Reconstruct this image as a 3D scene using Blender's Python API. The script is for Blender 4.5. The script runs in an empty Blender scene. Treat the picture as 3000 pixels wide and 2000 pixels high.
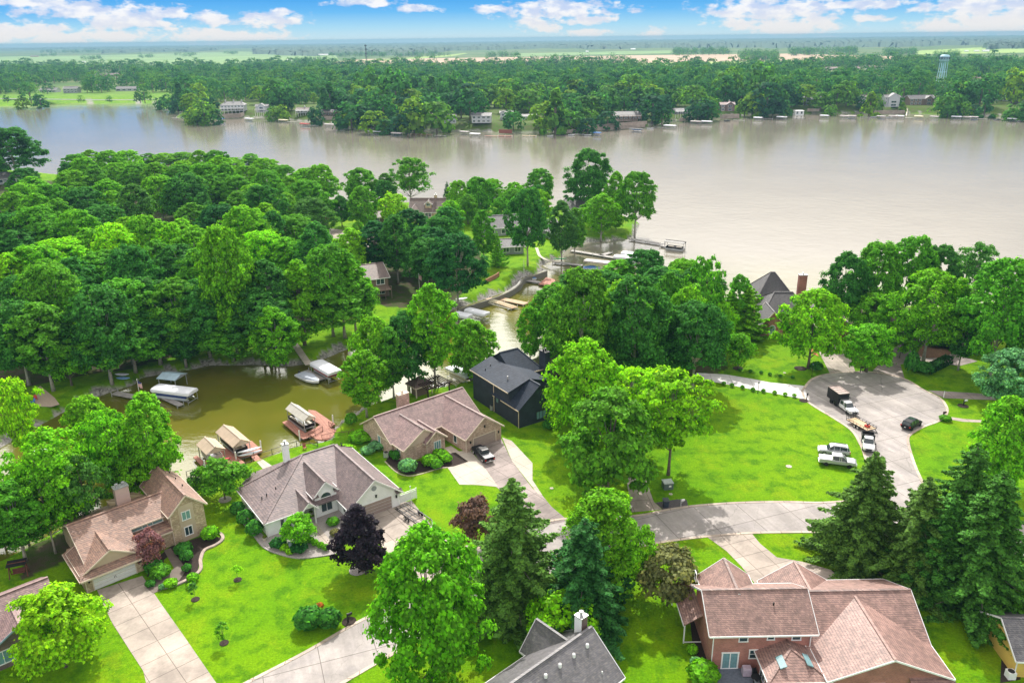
import bpy, bmesh, math, random
import numpy as np
from math import radians as R, pi
from mathutils import Vector, Matrix

random.seed(7)
rng = np.random.default_rng(7)
scene = bpy.context.scene
COL = scene.collection

# ------------------------------------------------------------------ camera
F, CAMH, HOR, ROLL = 2350.0, 68.0, 112.0, R(0.72)      # focal length and horizon in pixels of a 3000 x 2000 picture
PITCH = math.atan((1000 - HOR) / F)
cam_data = bpy.data.cameras.new('camera'); cam = bpy.data.objects.new('camera', cam_data); COL.objects.link(cam)
cam_data.sensor_width = 36; cam_data.lens = 36 * F / 3000; cam_data.clip_start = 1; cam_data.clip_end = 60000
_f = Vector((0, math.cos(PITCH), -math.sin(PITCH))); _u = Vector((0, math.sin(PITCH), math.cos(PITCH))); _r = Vector((1, 0, 0))
_x = math.cos(ROLL) * _r - math.sin(ROLL) * _u; _y = math.sin(ROLL) * _r + math.cos(ROLL) * _u
mw = Matrix((_x, _y, -_f)).transposed().to_4x4(); mw.translation = (0, 0, CAMH)
cam.matrix_world = mw
scene.camera = cam
scene.render.resolution_x = 1024; scene.render.resolution_y = 682

def ray(px, py):
    x = (px - 1500) / F; y = -(py - 1000) / F
    return _f + _x * x + _y * y
def at(px, py, z=0.0):
    d = ray(px, py); t = (z - CAMH) / d.z
    return Vector((d.x * t, d.y * t, z))
def proj(p):
    v = Vector(p) - Vector((0, 0, CAMH)); dz = v.dot(_f)
    return 1500 + F * v.dot(_x) / dz, 1000 - F * v.dot(_y) / dz
def hgt(bx, by, ty):
    b = at(bx, by); lo, hi = 0, 60
    for _ in range(40):
        m = (lo + hi) / 2
        if proj((b.x, b.y, m))[1] > ty: lo = m
        else: hi = m
    return lo

# ------------------------------------------------------------------ light
HAZE = 0.00012
SUN_EL, SUN_AZ = R(47), R(2)            # azimuth measured from +Y towards +X: the sun stands ahead of the camera
sd = bpy.data.lights.new('sun', 'SUN'); sd.energy = 4.1; sd.angle = R(0.6); sd.color = (1, .95, .86)
sun = bpy.data.objects.new('sun', sd); COL.objects.link(sun)
sdir = Vector((math.sin(SUN_AZ) * math.cos(SUN_EL), math.cos(SUN_AZ) * math.cos(SUN_EL), math.sin(SUN_EL)))
sun.rotation_euler = sdir.to_track_quat('Z', 'Y').to_euler()
sun.location = (0, 0, 200)

class NT:
    """small helper that wires shader nodes"""
    def __init__(s, tree): s.t = tree; s.n = tree.nodes; s.l = tree.links
    def node(s, typ, **kw):
        n = s.n.new(typ)
        for k, v in kw.items(): setattr(n, k, v)
        return n
    def set(s, sock, v):
        if isinstance(v, bpy.types.NodeSocket): s.l.new(v, sock)
        elif isinstance(v, (tuple, list)) and len(v) == 3 and sock.type == 'RGBA': sock.default_value = (*v, 1)
        else: sock.default_value = v
    def math(s, op, a, b=0.0, c=None, clamp=False):
        n = s.node('ShaderNodeMath', operation=op, use_clamp=clamp); s.set(n.inputs[0], a); s.set(n.inputs[1], b)
        if c is not None: s.set(n.inputs[2], c)
        return n.outputs[0]
    def vmath(s, op, a, b=(0, 0, 0)):
        n = s.node('ShaderNodeVectorMath', operation=op); s.set(n.inputs[0], a); s.set(n.inputs[1], b)
        return n.outputs['Value'] if op in ('LENGTH', 'DOT_PRODUCT') else n.outputs[0]
    def noise(s, vec, scale, detail=3, rough=.55, w=None):
        n = s.node('ShaderNodeTexNoise'); s.set(n.inputs['Vector'], vec); n.inputs['Scale'].default_value = scale
        n.inputs['Detail'].default_value = detail; n.inputs['Roughness'].default_value = rough
        return n.outputs['Fac']
    def smooth(s, v, a, b, lo=0.0, hi=1.0):
        n = s.node('ShaderNodeMapRange', interpolation_type='SMOOTHSTEP'); s.set(n.inputs[0], v)
        for i, q in enumerate((a, b, lo, hi)): n.inputs[i + 1].default_value = q
        return n.outputs[0]
    def mix(s, f, a, b, blend='MIX'):
        n = s.node('ShaderNodeMix', data_type='RGBA', blend_type=blend); s.set(n.inputs[0], f); s.set(n.inputs[6], a); s.set(n.inputs[7], b)
        return n.outputs[2]
    def ramp(s, f, stops):
        n = s.node('ShaderNodeValToRGB'); s.set(n.inputs[0], f); e = n.color_ramp.elements
        while len(e) < len(stops): e.new(.5)
        for q, (p, c) in zip(e, stops): q.position = p; q.color = (*c, 1)
        return n.outputs[0]
    def comb(s, x, y, z):
        n = s.node('ShaderNodeCombineXYZ'); s.set(n.inputs[0], x); s.set(n.inputs[1], y); s.set(n.inputs[2], z); return n.outputs[0]
    def sep(s, v):
        n = s.node('ShaderNodeSeparateXYZ'); s.set(n.inputs[0], v); return n.outputs

# ------------------------------------------------------------------ sky
world = bpy.data.worlds.new('World'); scene.world = world; world.use_nodes = True
w = NT(world.node_tree); w.n.clear()
sky = w.node('ShaderNodeTexSky', sky_type='NISHITA', sun_disc=False, sun_elevation=SUN_EL, sun_rotation=SUN_AZ, air_density=1.0, dust_density=1.5)
bg_sky = w.node('ShaderNodeBackground'); w.l.new(sky.outputs[0], bg_sky.inputs[0]); bg_sky.inputs[1].default_value = 0.075
tc = w.node('ShaderNodeTexCoord')
X, Y, Z_ = w.sep(tc.outputs['Generated'])
az = w.math('MULTIPLY', w.math('ARCTAN2', X, Y), 180 / pi)
el = w.math('MULTIPLY', w.math('ARCSINE', Z_), 180 / pi)
grad = w.ramp(w.math('DIVIDE', el, 10.0), [(0, (.52, .66, .71)), (.08, (.33, .58, .74)), (.17, (.13, .42, .75)), (.29, (.040, .29, .72)), (.6, (.04, .25, .65)), (1, (.04, .22, .6))])
# puffs of cloud: centre x, centre y, half width, half height in picture pixels, turned into directions
PUFF = [(60, 95, 170, 28), (190, 112, 130, 18), (380, 60, 150, 34), (240, 30, 150, 26), (480, 40, 70, 22), (100, 8, 130, 14), (330, 108, 120, 18),
        (620, 56, 62, 24), (790, 58, 95, 24), (820, 40, 40, 16), (660, 108, 190, 22), (600, 100, 70, 20), (1070, 8, 110, 12), (1215, 26, 75, 12), (1440, 26, 60, 14),
        (1640, 30, 200, 30), (1560, 66, 60, 24), (1600, 80, 48, 20), (1720, 60, 90, 14), (1720, 98, 70, 14), (1915, 100, 38, 18), (2160, 36, 70, 22), (2270, 30, 220, 34), (2180, 72, 60, 22),
        (2330, 80, 150, 30), (2400, 64, 60, 22), (2540, 54, 60, 10), (2520, 14, 160, 14), (2770, 78, 90, 26), (2900, 70, 150, 46), (2860, 20, 160, 26), (3050, 40, 120, 60)]
v2 = w.comb(az, el, 0.0)
acc = None
for (cx, cy, hw, hh) in PUFF:
    d = ray(cx, cy).normalized(); a0 = math.degrees(math.atan2(d.x, d.y)); e0 = math.degrees(math.asin(d.z))
    k = 180 / pi / F
    l = w.vmath('LENGTH', w.vmath('MULTIPLY', w.vmath('SUBTRACT', v2, (a0, e0, 0)), (1 / (hw * k), 1 / (hh * k), 0)))
    q = w.math('SUBTRACT', 1.0, l)
    acc = q if acc is None else w.math('MAXIMUM', acc, q)
nv = w.vmath('MULTIPLY', v2, (1.0, 2.1, 1.0))
n1 = w.noise(nv, 1.0, 7, .58); n2 = w.noise(w.vmath('ADD', nv, (3.1, -.25, 0)), .8, 4, .5)
dens = w.math('ADD', acc, w.math('MULTIPLY', w.math('SUBTRACT', n1, .5), 2.6))
low = w.smooth(dens, -.05, .55)
# away from the horizon the sky is mostly thin bright cloud, brightest towards the sun
nh = w.noise(tc.outputs['Generated'], 3.2, 6, .6)
high = w.math('MULTIPLY', w.smooth(nh, .30, .50), w.smooth(el, 4.0, 9.0))
mask = w.math('MAXIMUM', low, high, clamp=True)
toward = w.math('POWER', w.math('MAXIMUM', w.math('COSINE', w.math('MULTIPLY', az, pi / 180)), 0.0), 2.5)
glow = w.math('MULTIPLY', w.smooth(el, 9, 27), w.smooth(el, 62, 40))
glow = w.math('MULTIPLY', toward, glow)
cl_el = w.math('ADD', w.math('MULTIPLY', w.smooth(el, 3, 7, 1, 0), 1.0), w.math('ADD', .42, w.math('MULTIPLY', glow, 3.0)))
cl_el = w.math('MINIMUM', cl_el, 3.4)
cl_el = w.math('MAXIMUM', w.smooth(el, 3, 6, 1.0, .42), w.math('ADD', w.smooth(el, 5, 9, 0, .76), w.math('MULTIPLY', glow, 5.0)))
ccol = w.mix(w.smooth(n2, .38, .62), (.46, .55, .74), (.76, .77, .80))
ccol = w.mix(w.smooth(el, 2.0, .3), ccol, (.70, .69, .69))
ccol = w.mix(w.smooth(el, 4, 9), ccol, (1.0, .95, .90))
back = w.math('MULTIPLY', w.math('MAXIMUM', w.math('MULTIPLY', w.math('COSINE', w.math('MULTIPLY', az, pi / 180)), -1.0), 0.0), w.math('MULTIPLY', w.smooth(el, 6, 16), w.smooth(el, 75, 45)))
cl_el = w.math('ADD', cl_el, w.math('MULTIPLY', back, .7))      # cloud glow added behind the camera to lift walls and foliage facing it
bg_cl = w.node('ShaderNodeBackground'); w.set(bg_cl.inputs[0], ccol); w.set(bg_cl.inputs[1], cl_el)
bg_g = w.node('ShaderNodeBackground'); w.set(bg_g.inputs[0], grad); bg_g.inputs[1].default_value = 1.0
m1 = w.node('ShaderNodeMixShader'); w.set(m1.inputs[0], w.smooth(el, 5, 12)); w.l.new(bg_g.outputs[0], m1.inputs[1]); w.l.new(bg_sky.outputs[0], m1.inputs[2])
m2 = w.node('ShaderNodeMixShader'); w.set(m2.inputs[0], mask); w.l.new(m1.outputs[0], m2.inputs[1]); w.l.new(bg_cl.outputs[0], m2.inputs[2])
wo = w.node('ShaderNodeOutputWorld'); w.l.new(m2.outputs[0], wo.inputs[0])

scene.view_settings.view_transform = 'Standard'; scene.view_settings.look = 'None'
scene.view_settings.exposure = 0.32; scene.view_settings.gamma = 1.0
try: scene.view_settings.use_curve_mapping = False
except Exception: pass
scene.render.engine = 'CYCLES'
scene.cycles.volume_bounces = 0; scene.cycles.max_bounces = 6; scene.cycles.transparent_max_bounces = 8

# ------------------------------------------------------------------ materials
MATS = {}
def newmat(name):
    m = bpy.data.materials.new(name); m.use_nodes = True; m.node_tree.nodes.clear(); MATS[name] = m
    t = NT(m.node_tree); t.m = m
    t.b = t.node('ShaderNodeBsdfPrincipled'); t.o = t.node('ShaderNodeOutputMaterial'); t.l.new(t.b.outputs[0], t.o.inputs[0])
    t.tc = t.node('ShaderNodeTexCoord')
    return t
def bump(t, h, s, dist=.1):
    b = t.node('ShaderNodeBump'); t.set(b.inputs['Height'], h); b.inputs['Strength'].default_value = s; b.inputs['Distance'].default_value = dist
    t.l.new(b.outputs[0], t.b.inputs['Normal'])
def plain(name, c, rough=.6, metal=0., var=.12, scale=3., spec=.3, coat=0.):
    if name in MATS: return MATS[name]
    t = newmat(name); n = t.noise(t.tc.outputs['Object'], scale, 4)
    f = t.smooth(n, .25, .75, 1 - var, 1 + var)
    t.set(t.b.inputs['Base Color'], t.mix(1.0, c, t.comb(f, f, f), 'MULTIPLY'))
    t.b.inputs['Roughness'].default_value = rough; t.b.inputs['Metallic'].default_value = metal
    t.b.inputs['Specular IOR Level'].default_value = spec; t.b.inputs['Coat Weight'].default_value = coat
    return t.m
def wallcoord(t, sx=1., sz=1.):
    x, y, z = t.sep(t.tc.outputs['Object'])
    return t.comb(t.math('MULTIPLY', t.math('ADD', x, y), sx), t.math('MULTIPLY', z, sz), 0.)
def brickmat(name, c1, c2, mortar, c3=None, bw=.42, rh=.13, blotch=1.0):
    t = newmat(name); v = wallcoord(t)
    b = t.node('ShaderNodeTexBrick'); t.set(b.inputs['Vector'], v); b.inputs['Scale'].default_value = 1
    for k, c in (('Color1', c1), ('Color2', c2), ('Mortar', mortar)): b.inputs[k].default_value = (*c, 1)
    b.inputs['Brick Width'].default_value = bw; b.inputs['Row Height'].default_value = rh; b.inputs['Mortar Size'].default_value = .018; b.inputs['Bias'].default_value = 0
    col = b.outputs[0]
    if c3: col = t.mix(t.smooth(t.noise(t.vmath('MULTIPLY', v, (1, 2.2, 1)), 2.4, 3), .50, .62), col, c3)
    f = t.smooth(t.noise(v, .7 * blotch, 4), .3, .7, .82, 1.15)
    t.set(t.b.inputs['Base Color'], t.mix(1., col, t.comb(f, f, f), 'MULTIPLY')); t.b.inputs['Roughness'].default_value = .85
    return t.m
def shingle(name, c1, c2, c3, stain=.5, spec=.75):
    """asphalt shingles: rows follow the height, so they run level on every slope"""
    t = newmat(name); v = wallcoord(t)
    b = t.node('ShaderNodeTexBrick'); t.set(b.inputs['Vector'], v); b.inputs['Scale'].default_value = 1
    for k, c in (('Color1', c1), ('Color2', c2), ('Mortar', tuple(q * .55 for q in c2))): b.inputs[k].default_value = (*c, 1)
    b.inputs['Brick Width'].default_value = .5; b.inputs['Row Height'].default_value = .12; b.inputs['Mortar Size'].default_value = .014; b.inputs['Bias'].default_value = 0
    o = t.tc.outputs['Object']
    col = t.mix(t.smooth(t.noise(v, 5.5, 2), .52, .68), b.outputs[0], c3)
    x, y, z = t.sep(o)
    streak = t.noise(t.comb(t.math('MULTIPLY', x, 1.6), t.math('MULTIPLY', y, 1.6), t.math('MULTIPLY', z, .35)), .8, 4)
    f = t.smooth(streak, .35, .7, 1.1, 1 - .35 * stain)
    g = t.smooth(t.noise(o, .25, 3), .35, .65, .92, 1.08)
    col = t.mix(1., col, t.comb(f, f, f), 'MULTIPLY'); col = t.mix(1., col, t.comb(g, g, g), 'MULTIPLY')
    t.set(t.b.inputs['Base Color'], col); t.b.inputs['Roughness'].default_value = .6; t.b.inputs['Specular IOR Level'].default_value = spec
    bump(t, b.outputs[1], .5, .03)
    return t.m
def siding(name, c, step=.22):
    t = newmat(name); x, y, z = t.sep(t.tc.outputs['Object'])
    s = t.math('FRACT', t.math('DIVIDE', z, step)); f = t.smooth(s, .0, .18, .78, 1.0)
    n = t.smooth(t.noise(t.tc.outputs['Object'], .6, 4), .3, .7, .94, 1.05)
    col = t.mix(1., c, t.comb(f, f, f), 'MULTIPLY'); t.set(t.b.inputs['Base Color'], t.mix(1., col, t.comb(n, n, n), 'MULTIPLY')); t.b.inputs['Roughness'].default_value = .6
    return t.m
def metalroof(name, c):
    t = newmat(name); x, y, z = t.sep(t.tc.outputs['Object'])
    s = t.math('FRACT', t.math('DIVIDE', x, .42)); f = t.smooth(s, .0, .16, .55, 1.0)
    n = t.smooth(t.noise(t.tc.outputs['Object'], .9, 4), .3, .7, .88, 1.06)
    col = t.mix(1., c, t.comb(f, f, f), 'MULTIPLY'); t.set(t.b.inputs['Base Color'], t.mix(1., col, t.comb(n, n, n), 'MULTIPLY'))
    t.b.inputs['Roughness'].default_value = .5; t.b.inputs['Specular IOR Level'].default_value = .4
    return t.m
def planks(name, c, step=.15, axis=0):
    t = newmat(name); o = t.tc.outputs['Object']; p = t.sep(o)
    q = t.math('DIVIDE', p[axis], step); s = t.math('FRACT', q); f = t.smooth(s, .0, .14, .5, 1.0)
    cell = t.node('ShaderNodeTexWhiteNoise', noise_dimensions='1D'); t.set(cell.inputs['W'], t.math('FLOOR', q))
    g = t.math('MULTIPLY_ADD', cell.outputs[0], .3, .82)
    n = t.smooth(t.noise(o, 1.1, 5), .3, .7, .85, 1.12)
    col = t.mix(1., c, t.comb(f, f, f), 'MULTIPLY'); col = t.mix(1., col, t.comb(g, g, g), 'MULTIPLY')
    t.set(t.b.inputs['Base Color'], t.mix(1., col, t.comb(n, n, n), 'MULTIPLY')); t.b.inputs['Roughness'].default_value = .75
    return t.m
def concrete(name, c, joint=3.0, jl=.04, stain=.3, c2=None, streaks=False):
    t = newmat(name); o = t.tc.outputs['Object']; x, y, z = t.sep(o)
    b = t.node('ShaderNodeTexBrick', offset=0.0); t.set(b.inputs['Vector'], o); b.inputs['Scale'].default_value = 1
    b.inputs['Color1'].default_value = (1, 1, 1, 1); b.inputs['Color2'].default_value = (.90, .90, .90, 1); b.inputs['Mortar'].default_value = (.42, .4, .38, 1)
    b.inputs['Brick Width'].default_value = joint; b.inputs['Row Height'].default_value = joint; b.inputs['Mortar Size'].default_value = jl
    n = t.smooth(t.noise(o, .18, 5, .62), .32, .68, 1 - stain, 1 + stain * .45)
    n3 = t.smooth(t.noise(o, 2.6, 4, .7), .3, .7, .93, 1.05)
    col = t.mix(t.smooth(t.noise(o, .35, 3), .48, .66), c, c2 or tuple(q * .86 for q in c))
    if streaks:                                     # wheel-worn lighter and darker patches
        s = t.noise(t.vmath('MULTIPLY', o, (.55, .07, 1)), 1.0, 4, .6)
        k = t.smooth(s, .42, .62, .90, 1.06); col = t.mix(1., col, t.comb(k, k, k), 'MULTIPLY')
        cr = t.node('ShaderNodeTexVoronoi', feature='DISTANCE_TO_EDGE'); cr.inputs['Scale'].default_value = .16
        t.set(cr.inputs['Vector'], t.vmath('ADD', o, t.comb(t.noise(o, .8, 3), t.noise(t.vmath('ADD', o, (9, 3, 0)), .8, 3), 0.)))
        e = t.smooth(cr.outputs[0], .0, .006, .72, 1.0); col = t.mix(1., col, t.comb(e, e, e), 'MULTIPLY')
    col = t.mix(1., col, b.outputs[0], 'MULTIPLY'); col = t.mix(1., col, t.comb(n, n, n), 'MULTIPLY'); col = t.mix(1., col, t.comb(n3, n3, n3), 'MULTIPLY')
    t.set(t.b.inputs['Base Color'], col); t.b.inputs['Roughness'].default_value = .8
    return t.m
def leafmat(name, trans=.35):
    """leaves: colour comes from each tree's own object colour"""
    m = bpy.data.materials.new(name); m.use_nodes = True; m.node_tree.nodes.clear(); MATS[name] = m
    t = NT(m.node_tree); oi = t.node('ShaderNodeObjectInfo'); g = t.node('ShaderNodeNewGeometry')
    f = t.smooth(g.outputs['Random Per Island'], 0, 1, .5, 1.6)
    col = t.mix(1., oi.outputs['Color'], t.comb(f, f, t.math('MULTIPLY', f, .9)), 'MULTIPLY')
    h = t.math('FRACT', t.math('MULTIPLY', g.outputs['Random Per Island'], 17.3))
    col = t.mix(t.smooth(h, .55, 1, 0, .5), col, t.mix(1., col, (1.5, 1.25, .6), 'MULTIPLY'))
    d = t.node('ShaderNodeBsdfDiffuse'); t.set(d.inputs[0], col)
    tr = t.node('ShaderNodeBsdfTranslucent'); t.set(tr.inputs[0], t.mix(1., col, (1.5, 1.35, .6), 'MULTIPLY'))
    gl = t.node('ShaderNodeBsdfGlossy'); gl.inputs['Roughness'].default_value = .55; gl.inputs[0].default_value = (.9, 1, .9, 1)
    m1 = t.node('ShaderNodeMixShader'); m1.inputs[0].default_value = trans; t.l.new(d.outputs[0], m1.inputs[1]); t.l.new(tr.outputs[0], m1.inputs[2])
    m2 = t.node('ShaderNodeMixShader'); m2.inputs[0].default_value = .008; t.l.new(m1.outputs[0], m2.inputs[1]); t.l.new(gl.outputs[0], m2.inputs[2])
    o = t.node('ShaderNodeOutputMaterial'); t.l.new(m2.outputs[0], o.inputs[0])
    return m
LEAF = leafmat('leaves', .5); NEEDLE = leafmat('needles', .2)
BARK = plain('bark', (.16, .13, .11), .9, var=.35, scale=4); BARK_PALE = plain('bark_pale', (.36, .33, .30), .9, var=.3, scale=3)
GLASS = newmat('window_glass'); GLASS.b.inputs['Base Color'].default_value = (.03, .06, .07, 1); GLASS.b.inputs['Roughness'].default_value = .08; GLASS.b.inputs['Specular IOR Level'].default_value = .9; GLASS = GLASS.m
GLASS_T = plain('curtained_glass', (.16, .30, .33), .15, spec=.8)
CARGLASS = plain('car_glass', (.035, .05, .06), .05, var=0, spec=1.0)
WHITE = plain('white_paint', (.78, .78, .79), .5, var=.05); OFFWHITE = plain('cream_trim', (.66, .56, .46), .6, var=.05)
BLACK = plain('black_metal', (.02, .02, .022), .45, var=.1); RUBBER = plain('rubber', (.018, .018, .018), .85, var=.1)
CHROME = plain('aluminium', (.62, .63, .65), .35, .7, var=.05); GALV = plain('galvanised', (.45, .46, .47), .45, .5)
MULCH = plain('mulch', (.035, .024, .02), .95, var=.4, scale=6); GRAVEL = plain('gravel', (.34, .31, .30), .95, var=.4, scale=9)
ROCK = plain('rock', (.36, .34, .31), .9, var=.35, scale=2)
FLOWER_R = plain('red_paint', (.5, .03, .03), .5); 

# ------------------------------------------------------------------ mesh building
class MB:
    def __init__(s): s.v = []; s.f = []
    def poly(s, pts): i = len(s.v); s.v += [tuple(p) for p in pts]; s.f.append(tuple(range(i, i + len(pts))))
    def solid(s, bot, top):
        """closed prism between two rings of equal length"""
        n = len(bot); i = len(s.v); s.v += [tuple(p) for p in bot] + [tuple(p) for p in top]
        s.f.append(tuple(i + k for k in reversed(range(n)))); s.f.append(tuple(i + n + k for k in range(n)))
        for k in range(n): s.f.append((i + k, i + (k + 1) % n, i + n + (k + 1) % n, i + n + k))
    def box(s, x0, x1, y0, y1, z0, z1):
        s.solid([(x0, y0, z0), (x1, y0, z0), (x1, y1, z0), (x0, y1, z0)], [(x0, y0, z1), (x1, y0, z1), (x1, y1, z1), (x0, y1, z1)])
    def slab(s, pts, t=.14):
        """roof plane with thickness below it"""
        p = [Vector(q) for q in pts]
        n = (p[1] - p[0]).cross(p[2] - p[0])
        if n.z < 0: p.reverse()
        s.solid([(q.x, q.y, q.z - t) for q in p], p)
    def bar(s, a, b, w, h=None):
        """rectangular bar from a to b"""
        a, b = Vector(a), Vector(b); h = h or w; d = (b - a)
        if d.length < 1e-6: return
        d.normalize(); side = d.cross(Vector((0, 0, 1)))
        if side.length < 1e-3: side = Vector((1, 0, 0))
        side.normalize(); up = side.cross(d)
        s.solid([a + side * sx * w / 2 + up * sy * h / 2 for sx, sy in ((-1, -1), (1, -1), (1, 1), (-1, 1))],
                [b + side * sx * w / 2 + up * sy * h / 2 for sx, sy in ((-1, -1), (1, -1), (1, 1), (-1, 1))])
    def tube(s, pts, rad, seg=7):
        rings = []
        pts = [Vector(p) for p in pts]
        for k, p in enumerate(pts):
            d = (pts[min(k + 1, len(pts) - 1)] - pts[max(k - 1, 0)]).normalized()
            a = d.cross(Vector((0, 0, 1))) if abs(d.z) < .95 else d.cross(Vector((1, 0, 0)))
            a.normalize(); b = d.cross(a); r = rad[k] if isinstance(rad, (list, tuple)) else rad
            i = len(s.v); s.v += [tuple(p + (a * math.cos(2 * pi * q / seg) + b * math.sin(2 * pi * q / seg)) * r) for q in range(seg)]; rings.append(i)
        for r0, r1 in zip(rings, rings[1:]):
            for q in range(seg): s.f.append((r0 + q, r0 + (q + 1) % seg, r1 + (q + 1) % seg, r1 + q))
        s.f.append(tuple(rings[0] + q for q in reversed(range(seg)))); s.f.append(tuple(rings[-1] + q for q in range(seg)))
    def lathe(s, c, prof, seg=12, axis='z'):
        """prof: (radius, height) pairs"""
        rings = []
        for r, h in prof:
            i = len(s.v)
            for q in range(seg):
                a = 2 * pi * q / seg; x, y = r * math.cos(a), r * math.sin(a)
                p = (x, y, h) if axis == 'z' else ((h, x, y) if axis == 'x' else (x, h, y))
                s.v.append((c[0] + p[0], c[1] + p[1], c[2] + p[2]))
            rings.append(i)
        for r0, r1 in zip(rings, rings[1:]):
            for q in range(seg): s.f.append((r0 + q, r0 + (q + 1) % seg, r1 + (q + 1) % seg, r1 + q))
        s.f.append(tuple(rings[0] + q for q in reversed(range(seg)))); s.f.append(tuple(rings[-1] + q for q in range(seg)))
    def mesh(s, name, mat, smooth=False):
        me = bpy.data.meshes.new(name); me.from_pydata(s.v, [], s.f); me.materials.append(mat)
        bm = bmesh.new(); bm.from_mesh(me); bmesh.ops.recalc_face_normals(bm, faces=bm.faces); bm.to_mesh(me); bm.free()
        if smooth: me.shade_smooth()
        return me
    def build(s, name, mat, parent=None, smooth=False):
        o = bpy.data.objects.new(name, s.mesh(name, mat, smooth)); COL.objects.link(o)
        if parent: o.parent = parent
        return o
def tag(o, label=None, cat=None, group=None, kind=None):
    if label: o['label'] = label
    if cat: o['category'] = cat
    if group: o['group'] = group
    if kind: o['kind'] = kind
    return o
def empty(name, loc, rz=0):
    o = bpy.data.objects.new(name, None); COL.objects.link(o); o.location = loc; o.rotation_euler.z = rz; o.empty_display_size = .3
    return o
def copy_tree(o, parent=None):
    c = o.copy(); COL.objects.link(c); c.parent = parent
    for ch in o.children: copy_tree(ch, c)
    return c
def npmesh(name, V, Fq, mats, midx=None):
    me = bpy.data.meshes.new(name); V = np.asarray(V, np.float32); Fq = np.asarray(Fq, np.int32); k = Fq.shape[1]
    me.vertices.add(len(V)); me.vertices.foreach_set('co', V.ravel())
    me.loops.add(Fq.size); me.loops.foreach_set('vertex_index', Fq.ravel())
    me.polygons.add(len(Fq)); me.polygons.foreach_set('loop_start', np.arange(0, Fq.size, k, dtype=np.int32))
    try: me.polygons.foreach_set('loop_total', np.full(len(Fq), k, np.int32))
    except Exception: pass
    for m in mats: me.materials.append(m)
    if midx is not None: me.polygons.foreach_set('material_index', np.asarray(midx, np.int32))
    me.update(calc_edges=True)
    return me
# ------------------------------------------------------------------ shoreline
WZ = -1.6
SHORE_PX = [(-900, 335), (0, 310), (200, 303), (450, 302), (462, 312), (500, 322), (530, 330), (512, 345), (560, 347), (640, 344), (740, 344), (810, 348), (870, 354), (930, 359), (1000, 366), (1080, 379),
    (1150, 383), (1280, 383), (1390, 385), (1500, 389), (1600, 388), (1700, 382), (1800, 374), (1900, 369), (1990, 352), (2060, 345), (2150, 339), (2250, 334), (2400, 333), (2600, 331), (2850, 338), (3000, 345), (3900, 377)]
NEAR_PX = [(3900, 1120), (3500, 1050), (3100, 990), (2950, 945), (2800, 905), (2600, 900), (2450, 893), (2300, 893), (2150, 888), (2080, 888), (1990, 868), (1900, 858), (1800, 868), (1700, 900), (1620, 945), (1580, 1000), (1560, 1050),
    (1480, 1078), (1400, 1108), (1330, 1128), (1229, 1150), (1156, 1160), (1108, 1178), (1060, 1194), (1003, 1236), (960, 1256), (933, 1298), (905, 1300), (843, 1314), (761, 1345), (660, 1378), (560, 1408), (545, 1420), (402, 1460), (295, 1505), (223, 1535), (170, 1548), (90, 1592), (0, 1640), (-500, 1850),
    (-700, 1600), (-200, 1430), (0, 1320), (100, 1262), (200, 1206), (290, 1165), (333, 1150), (403, 1128), (421, 1110), (491, 1095), (550, 1088), (614, 1074), (677, 1074), (741, 1072), (850, 1077), (901, 1069), (958, 1053), (1015, 1028),
    (1090, 1010), (1200, 970), (1270, 940), (1341, 906), (1433, 876), (1483, 857), (1521, 834), (1536, 814), (1571, 804), (1602, 792), (1590, 779), (1621, 766), (1651, 754), (1667, 731), (1720, 712), (1778, 708), (1843, 701), (1869, 689), (1881, 655),
    (1830, 635), (1740, 622), (1600, 612), (1500, 604), (1300, 604), (1150, 596), (1000, 600), (960, 588), (850, 560), (700, 552), (500, 535), (300, 530), (140, 512), (0, 500), (-300, 490), (-900, 520)]
POLY = np.array([list(at(x, y, WZ))[:2] for x, y in SHORE_PX + NEAR_PX])
def sdf(P):
    """signed distance to the shoreline, positive on land"""
    P = np.asarray(P, float); out = np.empty(len(P))
    A = POLY; B = np.roll(POLY, -1, 0); d = B - A; L = (d ** 2).sum(1)
    for c in range(0, len(P), 20000):
        q = P[c:c + 20000]; e = q[:, None] - A[None]; t = np.clip((e * d).sum(2) / L, 0, 1)
        dist = np.sqrt(((e - d * t[..., None]) ** 2).sum(2)).min(1)
        cond = (A[None, :, 1] > q[:, None, 1]) != (B[None, :, 1] > q[:, None, 1])
        xi = A[None, :, 0] + (q[:, None, 1] - A[None, :, 1]) / np.where(d[None, :, 1] == 0, 1e-9, d[None, :, 1]) * d[None, :, 0]
        ins = (cond & (q[:, None, 0] < xi)).sum(1) % 2 == 1
        out[c:c + 20000] = np.where(ins, -dist, dist)
    return out
FZ = 4.0                                                # the far bank is higher than the near one
def smooth01(x): x = np.clip(x, 0, 1); return x * x * (3 - 2 * x)
def ground_z(P, d=None):
    P = np.asarray(P, float)
    if d is None: d = sdf(P)
    z = np.where(d < 0, WZ - .3 + np.clip(d, -6, 0) * .25, WZ - .3 + (-WZ + .3) * smooth01(d / 3.4))
    far = (P[:, 1] > 480) & (d > 0)
    return z + np.where(far, FZ * smooth01((d - 2) / 16), 0)
def gz(x, y): return float(ground_z([[x, y]])[0])

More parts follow.
